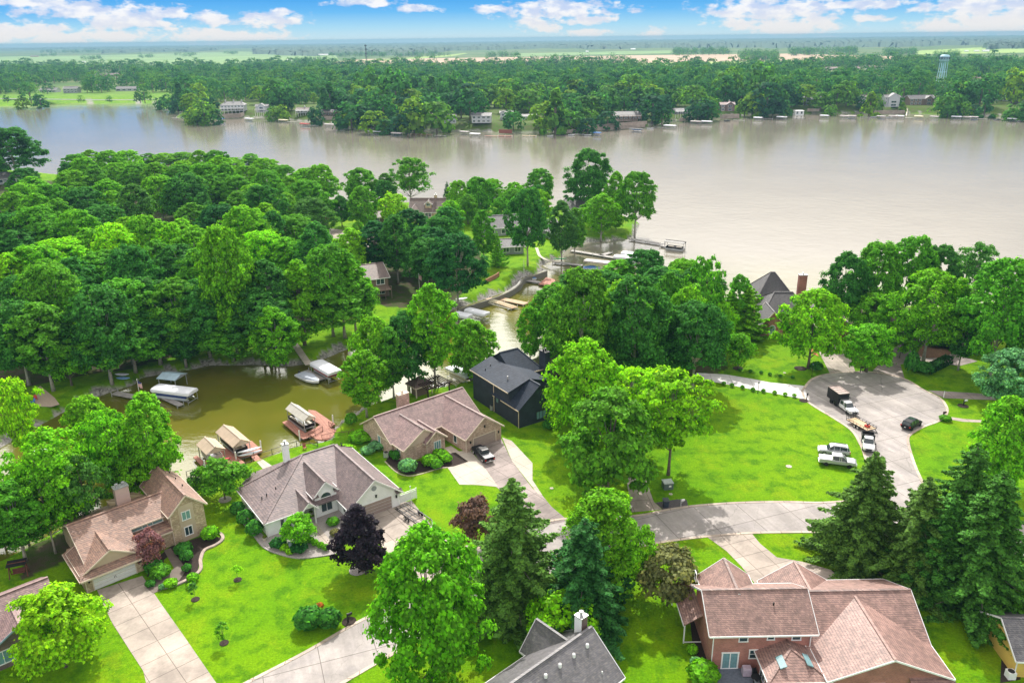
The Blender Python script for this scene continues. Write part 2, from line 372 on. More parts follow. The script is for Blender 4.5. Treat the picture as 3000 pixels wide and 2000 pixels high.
# ground: one sheet, finer near the camera
def ground():
    nr, na = 680, 780
    r = np.concatenate([np.exp(np.linspace(math.log(18), math.log(900), nr)), np.exp(np.linspace(math.log(920), math.log(12600), 90))])
    a = np.linspace(-62, 62, na) * pi / 180
    RR, AA = np.meshgrid(r, a, indexing='ij'); P = np.stack([RR * np.sin(AA), RR * np.cos(AA)], -1).reshape(-1, 2)
    d = sdf(P); z = ground_z(P, d)
    V = np.column_stack([P, z]); n = len(r)
    i = (np.arange(n - 1)[:, None] * na + np.arange(na - 1)[None]).ravel()
    Fq = np.column_stack([i, i + 1, i + na + 1, i + na])[:, ::-1]
    t = newmat('lawn'); g = t.node('ShaderNodeNewGeometry').outputs['Position']
    a1 = t.noise(g, .055, 4, .6); a2 = t.noise(g, .35, 5, .65); a3 = t.noise(g, 3.2, 4, .75); a4 = t.noise(t.vmath('MULTIPLY', g, (1.0, .35, 1)), .9, 4, .7)
    col = t.mix(t.smooth(a1, .35, .65), (.118, .300, .001), (.172, .340, .001))
    col = t.mix(t.smooth(a2, .45, .64, 0, .85), col, (.062, .19, .002)); col = t.mix(t.smooth(t.noise(g, .13, 5, .7), .52, .66, 0, .6), col, (.22, .34, .004))
    col = t.mix(t.smooth(a4, .55, .72, 0, .55), col, (.22, .37, .003))
    f = t.smooth(a3, .25, .75, .72, 1.25); col = t.mix(1., col, t.comb(f, f, f), 'MULTIPLY')
    at_s = t.node('ShaderNodeAttribute', attribute_name='shore').outputs['Fac']; at_w = t.node('ShaderNodeAttribute', attribute_name='wood').outputs['Fac']; at_f = t.node('ShaderNodeAttribute', attribute_name='far').outputs['Fac']
    v = t.node('ShaderNodeTexVoronoi'); v.inputs['Scale'].default_value = 2.2; t.set(v.inputs['Vector'], g)
    rock = t.ramp(v.outputs['Color'], [(0, (.10, .10, .09)), (.5, (.30, .29, .27)), (1, (.48, .46, .43))])
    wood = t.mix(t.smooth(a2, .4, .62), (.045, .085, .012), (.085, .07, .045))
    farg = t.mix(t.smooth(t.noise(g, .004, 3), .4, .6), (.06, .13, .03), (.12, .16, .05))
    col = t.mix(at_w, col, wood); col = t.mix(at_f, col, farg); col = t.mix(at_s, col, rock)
    t.set(t.b.inputs['Base Color'], col); t.b.inputs['Roughness'].default_value = .9; t.b.inputs['Specular IOR Level'].default_value = .1
    bump(t, t.math('ADD', a3, t.noise(g, 9, 2)), .7, .25)
    me = npmesh('ground', V, Fq, [t.m])
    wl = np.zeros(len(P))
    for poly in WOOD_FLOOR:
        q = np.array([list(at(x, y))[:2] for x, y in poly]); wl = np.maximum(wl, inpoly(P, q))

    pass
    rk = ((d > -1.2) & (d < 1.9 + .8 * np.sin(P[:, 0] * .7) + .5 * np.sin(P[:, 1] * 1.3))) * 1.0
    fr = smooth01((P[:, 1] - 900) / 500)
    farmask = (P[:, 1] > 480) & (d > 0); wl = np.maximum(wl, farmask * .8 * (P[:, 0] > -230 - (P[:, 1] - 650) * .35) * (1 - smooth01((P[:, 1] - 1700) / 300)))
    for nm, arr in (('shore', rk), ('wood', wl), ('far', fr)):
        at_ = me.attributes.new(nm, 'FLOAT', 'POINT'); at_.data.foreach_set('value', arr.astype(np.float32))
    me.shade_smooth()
    o = bpy.data.objects.new('ground', me); COL.objects.link(o); tag(o, kind='structure')
def inpoly(P, q):
    A = q; B = np.roll(q, -1, 0); out = np.zeros(len(P), bool)
    for (x0, y0), (x1, y1) in zip(A, B):
        c = (y0 > P[:, 1]) != (y1 > P[:, 1]); xi = x0 + (P[:, 1] - y0) / ((y1 - y0) or 1e-9) * (x1 - x0); out ^= c & (P[:, 0] < xi)
    return out * 1.0
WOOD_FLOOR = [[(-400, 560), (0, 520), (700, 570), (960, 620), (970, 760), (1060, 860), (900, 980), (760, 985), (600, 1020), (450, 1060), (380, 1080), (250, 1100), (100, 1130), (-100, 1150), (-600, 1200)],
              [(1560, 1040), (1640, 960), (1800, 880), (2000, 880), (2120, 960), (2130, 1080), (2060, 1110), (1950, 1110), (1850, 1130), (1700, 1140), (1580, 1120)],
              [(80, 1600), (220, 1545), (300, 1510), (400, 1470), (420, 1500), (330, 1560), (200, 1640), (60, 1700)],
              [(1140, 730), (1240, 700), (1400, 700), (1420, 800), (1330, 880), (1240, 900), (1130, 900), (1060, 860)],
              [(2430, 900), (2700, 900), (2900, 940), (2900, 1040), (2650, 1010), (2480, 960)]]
ground()

# water
def water():
    t = newmat('lake_water'); g = t.node('ShaderNodeNewGeometry').outputs['Position']
    cd = t.node('ShaderNodeCameraData').outputs['View Distance']
    x, y, z = t.sep(g)
    canal = t.smooth(t.math('ADD', y, t.math('MULTIPLY', t.math('ABSOLUTE', x), .25)), 215, 300)                        # the dredged canal is greener and muddier than the open lake
    n = t.noise(g, .03, 3)
    can = t.mix(t.smooth(n, .35, .65), (.095, .105, .010), (.145, .135, .018)); lake = t.mix(t.smooth(n, .3, .7), (.215, .195, .16), (.24, .22, .18))
    t.set(t.b.inputs['Base Color'], t.mix(canal, can, lake))
    t.b.inputs['Roughness'].default_value = .07; t.b.inputs['IOR'].default_value = 1.6
    w1 = t.noise(t.vmath('MULTIPLY', g, (.35, 1.0, 1)), .9, 4, .6); w2 = t.noise(g, .22, 3, .5); w3 = t.noise(t.vmath('MULTIPLY', g, (.6, 1.4, 1)), 2.6, 3, .6)
    h = t.math('ADD', t.math('ADD', t.math('MULTIPLY', w1, .55), t.math('MULTIPLY', w2, .8)), t.math('MULTIPLY', w3, .18))
    s = t.smooth(y, 150, 420, .18, .17)
    b = t.node('ShaderNodeBump'); t.set(b.inputs['Height'], h); t.set(b.inputs['Strength'], s); b.inputs['Distance'].default_value = .35; t.l.new(b.outputs[0], t.b.inputs['Normal'])
    mb = MB(); lo = POLY.min(0) - 10; hi = POLY.max(0) + 10
    nx, ny = 40, 40; V = []
    for j in range(ny + 1):
        for i in range(nx + 1): V.append((lo[0] + (hi[0] - lo[0]) * i / nx, lo[1] + (hi[1] - lo[1]) * j / ny, WZ))
    Fq = [(j * (nx + 1) + i, j * (nx + 1) + i + 1, (j + 1) * (nx + 1) + i + 1, (j + 1) * (nx + 1) + i) for j in range(ny) for i in range(nx)]
    o = bpy.data.objects.new('lake_water', npmesh('lake_water', V, Fq, [t.m])); COL.objects.link(o); tag(o, kind='structure')
water()

# ------------------------------------------------------------------ paving
def sheet(name, pts, mat, z=.02, ang=0, kind='structure', thick=0, zb=0., S=1., px=True):
    P = [at(x * S, y * S, zb) for x, y in pts] if px else [Vector((x, y, zb)) for x, y in pts]
    c = sum(P, Vector()) / len(P); c.z = zb + z
    rot = Matrix.Rotation(-R(ang), 3, 'Z'); loc = [rot @ (p - Vector((c.x, c.y, zb))) for p in P]
    mb = MB()
    if thick: mb.solid([(p.x, p.y, -thick) for p in loc], [(p.x, p.y, 0) for p in loc])
    else: mb.poly([(p.x, p.y, 0) for p in loc])
    me = mb.mesh(name, mat)
    bm = bmesh.new(); bm.from_mesh(me); bmesh.ops.triangulate(bm, faces=[f for f in bm.faces if len(f.verts) > 4])
    if not thick:
        for f in bm.faces:
            if f.normal.z < 0: f.normal_flip()
    bm.to_mesh(me); bm.free()
    o = bpy.data.objects.new(name, me); COL.objects.link(o); o.location = c; o.rotation_euler.z = R(ang)
    if kind: o['kind'] = kind
    return o
def curve(pts, n=6):
    """Catmull-Rom through the points"""
    out = []
    for i in range(len(pts) - 1):
        p0, p1, p2, p3 = pts[max(i - 1, 0)], pts[i], pts[i + 1], pts[min(i + 2, len(pts) - 1)]
        for k in range(n):
            t = k / n; out.append(tuple(.5 * ((2 * b) + (c - a) * t + (2 * a - 5 * b + 4 * c - d) * t * t + (-a + 3 * b - 3 * c + d) * t ** 3) for a, b, c, d in zip(p0, p1, p2, p3)))
    out.append(pts[-1]); return out
def strip(name, line, width, mat, z0=0, z1=.1, kind='structure', parent=None, side=0, px=True):
    """raised band following a line of ground points"""
    P = [at(x, y) for x, y in line] if px else [Vector((x, y, 0)) for x, y in line]
    A, B = [], []
    for k, p in enumerate(P):
        d = (P[min(k + 1, len(P) - 1)] - P[max(k - 1, 0)]).normalized(); n = Vector((-d.y, d.x, 0))
        A.append(p + n * width * (.5 + side / 2)); B.append(p - n * width * (.5 - side / 2))
    mb = MB(); n = len(P)
    for q in range(n - 1):
        mb.solid([(A[q].x, A[q].y, z0), (B[q].x, B[q].y, z0), (B[q + 1].x, B[q + 1].y, z0), (A[q + 1].x, A[q + 1].y, z0)],
                 [(A[q].x, A[q].y, z1), (B[q].x, B[q].y, z1), (B[q + 1].x, B[q + 1].y, z1), (A[q + 1].x, A[q + 1].y, z1)])
    o = mb.build(name, mat, parent)
    bm = bmesh.new(); bm.from_mesh(o.data); bmesh.ops.remove_doubles(bm, verts=bm.verts, dist=.001); bm.to_mesh(o.data); bm.free()
    if kind: o['kind'] = kind
    return o
ROADM = concrete('road_concrete', (.385, .35, .335), joint=6.5, jl=.05, stain=.22, c2=(.34, .31, .305), streaks=True)
DRIVE = concrete('drive_concrete', (.44, .375, .325), joint=3.1, jl=.045, stain=.4)
DRIVE_D = concrete('drive_dark', (.36, .30, .285), joint=3.4, jl=.045, stain=.45)
DRIVE_N = concrete('drive_new', (.54, .48, .41), joint=3.2, jl=.03, stain=.2)
DRIVE_W = concrete('drive_white', (.68, .66, .67), joint=4, jl=.03, stain=.12)
KERB = concrete('kerb_concrete', (.56, .46, .38), joint=3, jl=.05, stain=.3)
D = 3000 / 2352
up_l = [(x * D, y * D) for x, y in [(520, 1592), (565, 1568), (700, 1498), (800, 1440), (880, 1398), (960, 1350), (1050, 1292), (1120, 1245), (1200, 1212), (1290, 1192), (1380, 1190), (1470, 1183), (1530, 1171), (1600, 1161), (1700, 1154), (1800, 1152), (1880, 1154), (1950, 1150)]]
lo_l = [(x * D, y * D) for x, y in [(740, 1600), (790, 1566), (890, 1508), (1000, 1448), (1109, 1392), (1200, 1345), (1300, 1304), (1400, 1273), (1480, 1252), (1560, 1239), (1640, 1230), (1720, 1224), (1800, 1222), (1885, 1222), (2050, 1226), (2200, 1236), (2330, 1255), (2450, 1280)]]
neck_l = [(2487, 1466), (2525, 1452), (2545, 1420), (2542, 1370), (2532, 1330), (2520, 1300), (2496, 1262), (2446, 1227), (2383, 1189), (2359, 1168), (2350, 1145)]
top = [(2352, 1142), (2380, 1110), (2432, 1094), (2503, 1089), (2566, 1091), (2650, 1110), (2706, 1142), (2755, 1167), (2775, 1198), (2766, 1223), (2741, 1237), (2703, 1251), (2668, 1272), (2660, 1290), (2672, 1339), (2692, 1390), (2720, 1440), (2770, 1470), (2850, 1490), (2950, 1520), (3100, 1560)]
UL, LL, NL, TP = curve(up_l), curve(lo_l), curve(neck_l), curve(top)
sheet('road', LL + TP[::-1] + NL[::-1] + UL[::-1], ROADM, .025, 20)
strip('kerb', UL, .45, KERB, 0, .07); strip('kerb', LL, .45, KERB, 0, .07); strip('kerb', NL + TP[1:], .45, KERB, 0, .07)

sheet('driveway', [(284, 1728), (417, 1686), (446, 1729), (473, 1769), (536, 1858), (634, 2000), (700, 2100), (470, 2100), (428, 2000), (420, 1965), (330, 1827)], DRIVE, .03, 41.5)
sheet('driveway', [(1068, 1512), (1152, 1476), (1206, 1466), (1270, 1546), (1341, 1613), (1372, 1640), (1400, 1660), (1290, 1740), (1180, 1665), (1120, 1600)], DRIVE, .03, 36)
sheet('driveway', [(1378, 1310), (1468, 1284), (1500, 1350), (1560, 1430), (1590, 1452), (1616, 1484), (1665, 1525), (1570, 1545), (1500, 1460), (1455, 1427)], DRIVE_D, .03, 39.4)
sheet('driveway', [(1471, 1281), (1499, 1291), (1560, 1356), (1560, 1406), (1589, 1450), (1575, 1445), (1500, 1350)], DRIVE_N, .034, 39.4)
sheet('driveway', [(1311, 1369), (1330, 1335), (1300, 1312), (1322, 1306), (1345, 1322), (1378, 1318), (1420, 1370), (1460, 1426), (1397, 1420), (1346, 1419)], DRIVE_N, .034, 39.4)
sheet('driveway', [(1846, 1300), (1868, 1300), (1885, 1383), (1899, 1424), (1915, 1469), (1940, 1492), (1851, 1500), (1838, 1424), (1841, 1385)], DRIVE, .03, 5)
sheet('driveway', [(2071, 1572), (2204, 1564), (2227, 1592), (2276, 1632), (2352, 1645), (2432, 1668), (2490, 1690), (2500, 1760), (2250, 1760), (2204, 1699), (2173, 1659), (2129, 1614)], DRIVE, .03, 20)
sheet('driveway', [(2040, 1092), (2128, 1097), (2205, 1110), (2256, 1120), (2355, 1130), (2370, 1173), (2350, 1168), (2256, 1150), (2186, 1137), (2106, 1121), (2030, 1110)], DRIVE_W, .03, -5)
sheet('driveway', [(2388, 1006), (2470, 1006), (2489, 1040), (2507, 1092), (2431, 1093), (2404, 1040)], DRIVE, .03, 0)
sheet('driveway', [(2552, 1092), (2590, 1050), (2601, 1033), (2640, 1005), (2700, 995), (2790, 1033), (2864, 1058), (2811, 1072), (2740, 1062), (2680, 1056), (2638, 1068), (2650, 1108)], DRIVE_D, .03, 10)
sheet('path', [(2718, 1143), (2882, 1153), (2920, 1160), (2917, 1172), (2766, 1166)], DRIVE_D, .03, 0)
sheet('path', [(2785, 1221), (2825, 1227), (2900, 1232), (2900, 1238), (2820, 1235), (2780, 1228)], DRIVE, .03, 0)
sheet('road', [(2950, 1545), (3150, 1575), (3150, 1720), (2960, 1618)], ROADM, .034, 10)
sheet('driveway', curve([(1074, 658), (1121, 658), (1130, 670), (1165, 685), (1150, 706), (1130, 740), (1100, 745), (1089, 733), (1078, 700), (1112, 688), (1086, 670)], 2), DRIVE, .03, 0)
sheet('driveway', [(960, 668), (990, 672), (1080, 690), (1095, 735), (1000, 710), (960, 690)], DRIVE, .034, 0)
sheet('driveway', [(1225, 643), (1290, 645), (1262, 660), (1235, 662)], DRIVE_N, .03, 0)
strip('path', curve([(1572, 726), (1576, 738), (1583, 751), (1605, 762), (1640, 768)]), 1.0, DRIVE_N, 0, .05)
strip('path', curve([(835, 985), (862, 1008), (885, 1040), (905, 1068)]), 1.6, DRIVE_N, 0, .08)
STONEP = brickmat('paving_stone', (.42, .33, .28), (.30, .24, .22), (.16, .13, .11), bw=.7, rh=.5)
# stepping path of the tan house
sheet('path', [(424, 1716), (448, 1738), (470, 1730), (520, 1706), (548, 1668), (500, 1605), (480, 1612), (510, 1664), (490, 1684), (440, 1704)], STONEP, .05, 41.5)
sheet('path', [(910, 1535), (925, 1530), (965, 1580), (975, 1612), (950, 1608), (930, 1570)], DRIVE, .05, 36)
# ------------------------------------------------------------------ houses
SH_TAN = shingle('shingle_tan', (.34, .195, .145), (.22, .14, .115), (.42, .26, .19), .5)
SH_PLUM = shingle('shingle_plum', (.195, .14, .14), (.12, .09, .10), (.25, .175, .16), .7)
SH_ROSE = shingle('shingle_rose', (.29, .185, .175), (.20, .125, .13), (.34, .225, .21), .7)
SH_PINK = shingle('shingle_pink', (.33, .195, .165), (.23, .135, .12), (.39, .24, .20), .8)
SH_GREY = shingle('shingle_grey', (.165, .16, .175), (.11, .105, .12), (.215, .20, .19), .5)
SH_NAVY = shingle('shingle_navy', (.032, .045, .072), (.020, .030, .050), (.048, .058, .08), .3, .2)
SH_BROWN = shingle('shingle_brown', (.17, .115, .10), (.11, .075, .07), (.21, .145, .12), .5)
SH_DARK = shingle('shingle_dark', (.07, .065, .075), (.045, .042, .05), (.09, .08, .085), .4)
BR_TAN = brickmat('brick_tan', (.50, .37, .24), (.36, .24, .15), (.44, .36, .27), (.62, .50, .36))
BR_ROSE = brickmat('brick_rose', (.50, .33, .26), (.33, .20, .17), (.46, .38, .33), (.60, .46, .38))
BR_RED = brickmat('brick_red', (.42, .125, .09), (.28, .075, .06), (.40, .26, .22), None, bw=.3, rh=.1)
BR_BROWN = brickmat('brick_brown', (.20, .13, .11), (.12, .08, .075), (.2, .16, .15))
BR_NAVY = brickmat('brick_navy', (.030, .042, .064), (.022, .031, .048), (.02, .027, .042), bw=.3, rh=.1)
ST_TAN = siding('stucco_tan', (.60, .47, .36), 50); SD_WHITE = siding('siding_white', (.88, .89, .92), .25); SD_PINK = siding('siding_pink', (.56, .42, .37), .2)
SD_GREY = siding('siding_grey', (.30, .32, .35)); SD_BLUE = siding('siding_blue', (.26, .36, .46)); SD_YELLOW = siding('siding_yellow', (.70, .48, .12)); SD_NAVY = siding('siding_navy', (.05, .08, .12))
SD_BROWN = siding('siding_brown', (.20, .14, .11)); SD_CREAM = siding('siding_cream', (.6, .55, .47))
GD_WHITE = plain('garage_white', (.76, .76, .78), .5, var=.04); GD_TAN = plain('garage_taupe', (.36, .28, .26), .55, var=.06); GD_RED = plain('garage_red', (.30, .10, .06), .6)
NAVYTRIM = plain('navy_trim', (.03, .035, .05), .5)

class House:
    def __init__(s, name, label, cat, px, py, ang, wall, roof, trim=WHITE, zb=0., z0=0., group=None):
        p = at(px, py, z0); s.root = tag(empty(name, (p.x, p.y, zb), R(ang)), label, cat, group)
        s.wm, s.rm, s.tm = wall, roof, trim; s.w, s.r, s.t = MB(), MB(), MB(); s.extra = []
    def box(s, *a): s.w.box(*a)
    def slab(s, pts, t=.14): s.r.slab(pts, t)
    def fascia(s, a, b, h=.2): s.t.bar((a[0], a[1], a[2] - .08), (b[0], b[1], b[2] - .08), .07, h)
    def wing(s, u0, u1, v0, v1, ze, zr, axis='u', ov=.45, ha=0, hb=0, walls=True, trim=True, zb=0.):
        M = (lambda a, b, z: (a, b, z)) if axis == 'u' else (lambda a, b, z: (b, a, z))
        a0, a1, b0, b1 = (u0, u1, v0, v1) if axis == 'u' else (v0, v1, u0, u1)
        bm = (b0 + b1) / 2; sl = (zr - ze) / (b1 - bm); zo = ze - sl * ov + .10; zt = zr + .10
        ra, rb = (a0 + ha if ha else a0 - ov), (a1 - hb if hb else a1 + ov)
        if walls:
            s.w.box(u0, u1, v0, v1, zb, ze)
            for a, h, sg in ((a0, ha, 1), (a1, hb, -1)):
                if not h: s.w.solid([M(a, b0, ze), M(a, b1, ze), M(a, bm, zr)], [M(a + sg * .25, b0, ze), M(a + sg * .25, b1, ze), M(a + sg * .25, bm, zr)])
        for b, sg in ((b0, -1), (b1, 1)):
            s.slab([M(a0 - ov, b + sg * ov, zo), M(a1 + ov, b + sg * ov, zo), M(rb, bm, zt), M(ra, bm, zt)])
            if trim:
                s.fascia(M(a0 - ov, b + sg * (ov + .04), zo), M(a1 + ov, b + sg * (ov + .04), zo))
                for a, h, q in ((a0, ha, -1), (a1, hb, 1)):
                    if not h: s.fascia(M(a + q * (ov + .04), b + sg * ov, zo), M(a + q * (ov + .04), bm, zt))
        for a, h, r_, q in ((a0, ha, ra, -1), (a1, hb, rb, 1)):
            if h:
                s.slab([M(a + q * ov, b0 - ov, zo), M(r_, bm, zt), M(a + q * ov, b1 + ov, zo)])
                if trim: s.fascia(M(a + q * (ov + .04), b0 - ov, zo), M(a + q * (ov + .04), b1 + ov, zo))
                for b in (b0 - ov, b1 + ov): s.r.bar(M(a + q * ov, b, zo + .03), M(r_, bm, zt + .03), .26, .08)
        s.r.bar(M(ra, bm, zt + .03), M(rb, bm, zt + .03), .3, .09)
    def shed(s, pts, t=.12): s.slab(pts, t)
    def frame(s, face, at_, c, z0, w, h, out=.05):
        """returns a function mapping (along, height, outward) on a wall to house coordinates"""
        if face == 'v-': return lambda a, z, o: (c + a, at_ - o, z0 + z)
        if face == 'v+': return lambda a, z, o: (c - a, at_ + o, z0 + z)
        if face == 'u-': return lambda a, z, o: (at_ - o, c - a, z0 + z)
        return lambda a, z, o: (at_ + o, c + a, z0 + z)
    def panel(s, mb, m, a0, a1, z0, z1, o0, o1):
        mb.solid([m(a0, z0, o0), m(a1, z0, o0), m(a1, z0, o1), m(a0, z0, o1)], [m(a0, z1, o0), m(a1, z1, o0), m(a1, z1, o1), m(a0, z1, o1)])
    def win(s, face, at_, c, z0, w=1.2, h=1.3, nx=2, nz=1, fm=None, gm=None, arch=False, name='window', fw=.11):
        m = s.frame(face, at_, c, z0, w, h); f = MB(); fm = fm or WHITE; gm = gm or GLASS
        s.panel(f, m, -w / 2, -w / 2 + fw, 0, h, -.02, .07); s.panel(f, m, w / 2 - fw, w / 2, 0, h, -.02, .07)
        s.panel(f, m, -w / 2 - .03, w / 2 + .03, -fw, 0, -.02, .10); s.panel(f, m, -w / 2 - .03, w / 2 + .03, h, h + fw, -.02, .08)
        for i in range(1, nx): x = -w / 2 + w * i / nx; s.panel(f, m, x - fw * .35, x + fw * .35, 0, h, .03, .06)
        for i in range(1, nz): z = h * i / nz; s.panel(f, m, -w / 2 + fw, w / 2 - fw, z - .03, z + .03, .035, .055)
        if arch:
            n = 10
            for k in range(n):
                a, b = pi * k / n, pi * (k + 1) / n; ro, ri = w / 2 + .03, w / 2 - fw
                f.solid([m(ro * math.cos(a), h + ro * math.sin(a), -.02), m(ro * math.cos(b), h + ro * math.sin(b), -.02), m(ri * math.cos(b), h + ri * math.sin(b), -.02), m(ri * math.cos(a), h + ri * math.sin(a), -.02)],
                        [m(ro * math.cos(a), h + ro * math.sin(a), .07), m(ro * math.cos(b), h + ro * math.sin(b), .07), m(ri * math.cos(b), h + ri * math.sin(b), .07), m(ri * math.cos(a), h + ri * math.sin(a), .07)])
        o = f.build(name, fm, s.root); g = MB(); s.panel(g, m, -w / 2 + fw * .5, w / 2 - fw * .5, 0, h, -.01, .03)
        if arch: g.solid([m(0, h, -.01)] + [m((w / 2 - .05) * math.cos(pi * k / 10), h + (w / 2 - .05) * math.sin(pi * k / 10), -.01) for k in range(11)][:11], [m(0, h, .03)] + [m((w / 2 - .05) * math.cos(pi * k / 10), h + (w / 2 - .05) * math.sin(pi * k / 10), .03) for k in range(11)])
        g.build('pane', gm, o); return o
    def door(s, face, at_, c, w=1.0, h=2.1, mat=None, z0=0.05):
        m = s.frame(face, at_, c, z0, w, h); f = MB(); s.panel(f, m, -w / 2, w / 2, 0, h, -.02, .04)
        for z in (.25, 1.2): s.panel(f, m, -w / 2 + .15, -.06, z, z + .7, .04, .06); s.panel(f, m, .06, w / 2 - .15, z, z + .7, .04, .06)
        o = f.build('door', mat or SD_BROWN, s.root); k = MB(); s.panel(k, m, w / 2 - .14, w / 2 - .07, 1.0, 1.1, .04, .09); k.build('handle', CHROME, o); return o
    def garage(s, face, at_, c, w=4.9, h=2.2, mat=None, windows=False):
        m = s.frame(face, at_, c, .04, w, h); f = MB(); n = 4
        for i in range(n):
            s.panel(f, m, -w / 2, w / 2, h * i / n + .02, h * (i + 1) / n - .02, -.02, .02)
            k = int(w / .65)
            for j in range(k):
                if windows and i == n - 1: continue
                x = -w / 2 + w * j / k; s.panel(f, m, x + .08, x + w / k - .08, h * i / n + .1, h * (i + 1) / n - .1, .02, .035)
        o = f.build('garage_door', mat or GD_WHITE, s.root)
        if windows:
            g = MB()
            for j in range(4):
                x = -w / 2 + w * (j + .5) / 4
                for q in range(4): s.panel(g, m, x - .44 + q * .22, x - .26 + q * .22, h * .80, h * .93, .02, .045)
            g.build('window_row', GLASS, o)
            g = MB(); s.panel(g, m, -.13, -.07, h * .32, h * .46, .02, .05); s.panel(g, m, .07, .13, h * .32, h * .46, .02, .05); g.build('handle', BLACK, o)
        fr = MB(); s.panel(fr, m, -w / 2 - .14, -w / 2, -.04, h + .12, -.02, .06); s.panel(fr, m, w / 2, w / 2 + .14, -.04, h + .12, -.02, .06); s.panel(fr, m, -w / 2, w / 2, h, h + .12, -.02, .06)
        fr.build('door_frame', s.tm, o)
        return o
    def done(s, downs=()):
        s.wall = s.w.build('wall', s.wm, s.root); s.roof = s.r.build('roof', s.rm, s.root)
        if s.t.v: s.t.build('trim', s.tm, s.root)
        for (u, v, z) in downs:
            b = MB(); b.bar((u, v, 0.05), (u, v, z), .1); b.build('downspout', s.tm, s.root)
        return s
    def chimney(s, u0, u1, v0, v1, z0, z1, mat, cap=GALV, pots=1):
        c = MB(); c.box(u0, u1, v0, v1, z0, z1); o = c.build('chimney', mat, s.roof)
        k = MB(); k.box(u0 - .08, u1 + .08, v0 - .08, v1 + .08, z1, z1 + .12)
        for i in range(pots):
            cu = u0 + (u1 - u0) * (i + .5) / pots; k.lathe((cu, (v0 + v1) / 2, z1 + .12), [(.17, 0), (.17, .35), (.26, .38), (.26, .5), (.05, .55)], 10)
        k.build('chimney_cap', cap, s.roof); return o
    def vents(s, lst, r=.09, h=.5, mat=None):
        for u, v, z in lst:
            k = MB(); k.lathe((u, v, z - .2), [(r, 0), (r, h), (r * .6, h + .02)], 8); k.build('vent_pipe', mat or BLACK, s.roof)
    def wlamp(s, face, at_, c, z0):
        m = s.frame(face, at_, c, z0, .2, .3); f = MB(); s.panel(f, m, -.1, .1, 0, .36, .0, .22); s.panel(f, m, -.14, .14, .36, .42, .0, .26); f.build('wall_lamp', BLACK, s.root)

# --- tan brick and stucco house, bottom left
h = House('tan_house', 'tan brick and stucco house with mottled brown roof and white garage door', 'house', 277, 1729, 41.5, BR_TAN, SH_TAN, OFFWHITE)
h.box(-.9, 6.5, 0, 8, 0, 2.75); h.box(.3, 11.8, 3.2, 15, 0, 2.9); h.box(6.6, 11.8, 4.9, 15, 2.9, 4.1)
h.box(.3, .55, 3.2, 15, 2.9, 3.0)
h.w.solid([(.3, 1.4, 2.9), (.3, 15, 2.9), (.3, 8.3, 5.85)], [(.55, 1.4, 2.9), (.55, 15, 2.9), (.55, 8.3, 5.85)])
k = .4276
h.slab([(-.15, .8, 3.0), (6.7, .8, 3.0), (6.7, 8.3, 6.1), (-.15, 8.3, 6.1)]); h.slab([(6.7, 4.3, 4.45), (14.1, 4.3, 4.45), (14.1, 8.3, 6.1), (6.7, 8.3, 6.1)]); h.slab([(-.15, 8.3, 6.1), (14.1, 8.3, 6.1), (14.1, 15.6, 3.0), (-.15, 15.6, 3.0)])
h.r.bar((-.2, 8.3, 6.14), (14, 8.3, 6.14), .3, .1)
h.fascia((6.7, 4.26, 4.42), (11.4, 4.26, 4.42)); h.fascia((-.2, .8, 2.95), (-.2, 8.3, 6.05)); h.fascia((-.2, 8.3, 6.05), (-.2, 15.6, 2.95))
h.wing(-.9, 6.5, .3, 6.5, 2.85, 5.0, 'v', ov=.35, walls=False)
gw = MB(); gw.solid([(-.6, .25, 3.0), (6.2, .25, 3.0), (2.8, .25, 4.95)], [(-.6, .5, 3.0), (6.2, .5, 3.0), (2.8, .5, 4.95)]); gw.build('gable', ST_TAN, h.root)
h.slab([(-1.5, -.9, 2.55), (7.15, -.9, 2.55), (6.9, .35, 3.12), (-1.2, .35, 3.12)]); h.fascia((-1.5, -.95, 2.52), (7.15, -.95, 2.52), .24)
h.slab([(-1.55, -.9, 2.55), (.3, .5, 3.45), (.3, 7.4, 3.45), (-1.55, 7.5, 2.55)]); h.fascia((-1.6, -.9, 2.52), (-1.6, 7.5, 2.52), .24)
h.wing(11.8, 16.6, 3.0, 14, 5.2, 7.4, 'v', ov=.42)
h.slab([(6.7, 2.6, 2.7), (11.8, 2.6, 2.7), (11.8, 5.0, 3.35), (6.7, 5.0, 3.35)]); h.fascia((6.7, 2.56, 2.68), (11.7, 2.56, 2.68))
pn = MB(); pn.box(12.95, 15.1, 2.95, 3.05, 0.02, 5.9); pn.build('stucco_panel', ST_TAN, h.root)
h.win('v-', 2.95, 13.95, 3.5, 1.3, 1.25, 2, 1, WHITE, GLASS_T); h.win('v-', 2.95, 13.95, .9, 1.2, 1.3, 2)
h.win('v-', 4.9, 9.1, 3.5, 4.4, .55, 3, 1, WHITE, GLASS_T); h.door('v-', 4.9, 10.6, 1.0, 2.1, GD_WHITE); h.win('v-', 4.9, 8.6, .9, 1.4, 1.3, 2)
h.garage('v-', 0, 2.75, 5.3, 2.15, GD_WHITE, True); h.wlamp('v-', 0, -.4, 1.5); h.wlamp('v-', 0, 6.0, 1.5)
h.done([(-.85, -.07, 2.5), (11.75, 2.9, 5.1)]); h.chimney(7.1, 9.0, 10.7, 11.9, 3, 7.6, SD_PINK, pots=2); h.vents([(15.3, 12, 6.9), (15.3, 9.5, 6.9), (15.3, 6.8, 6.9)], h=.3)

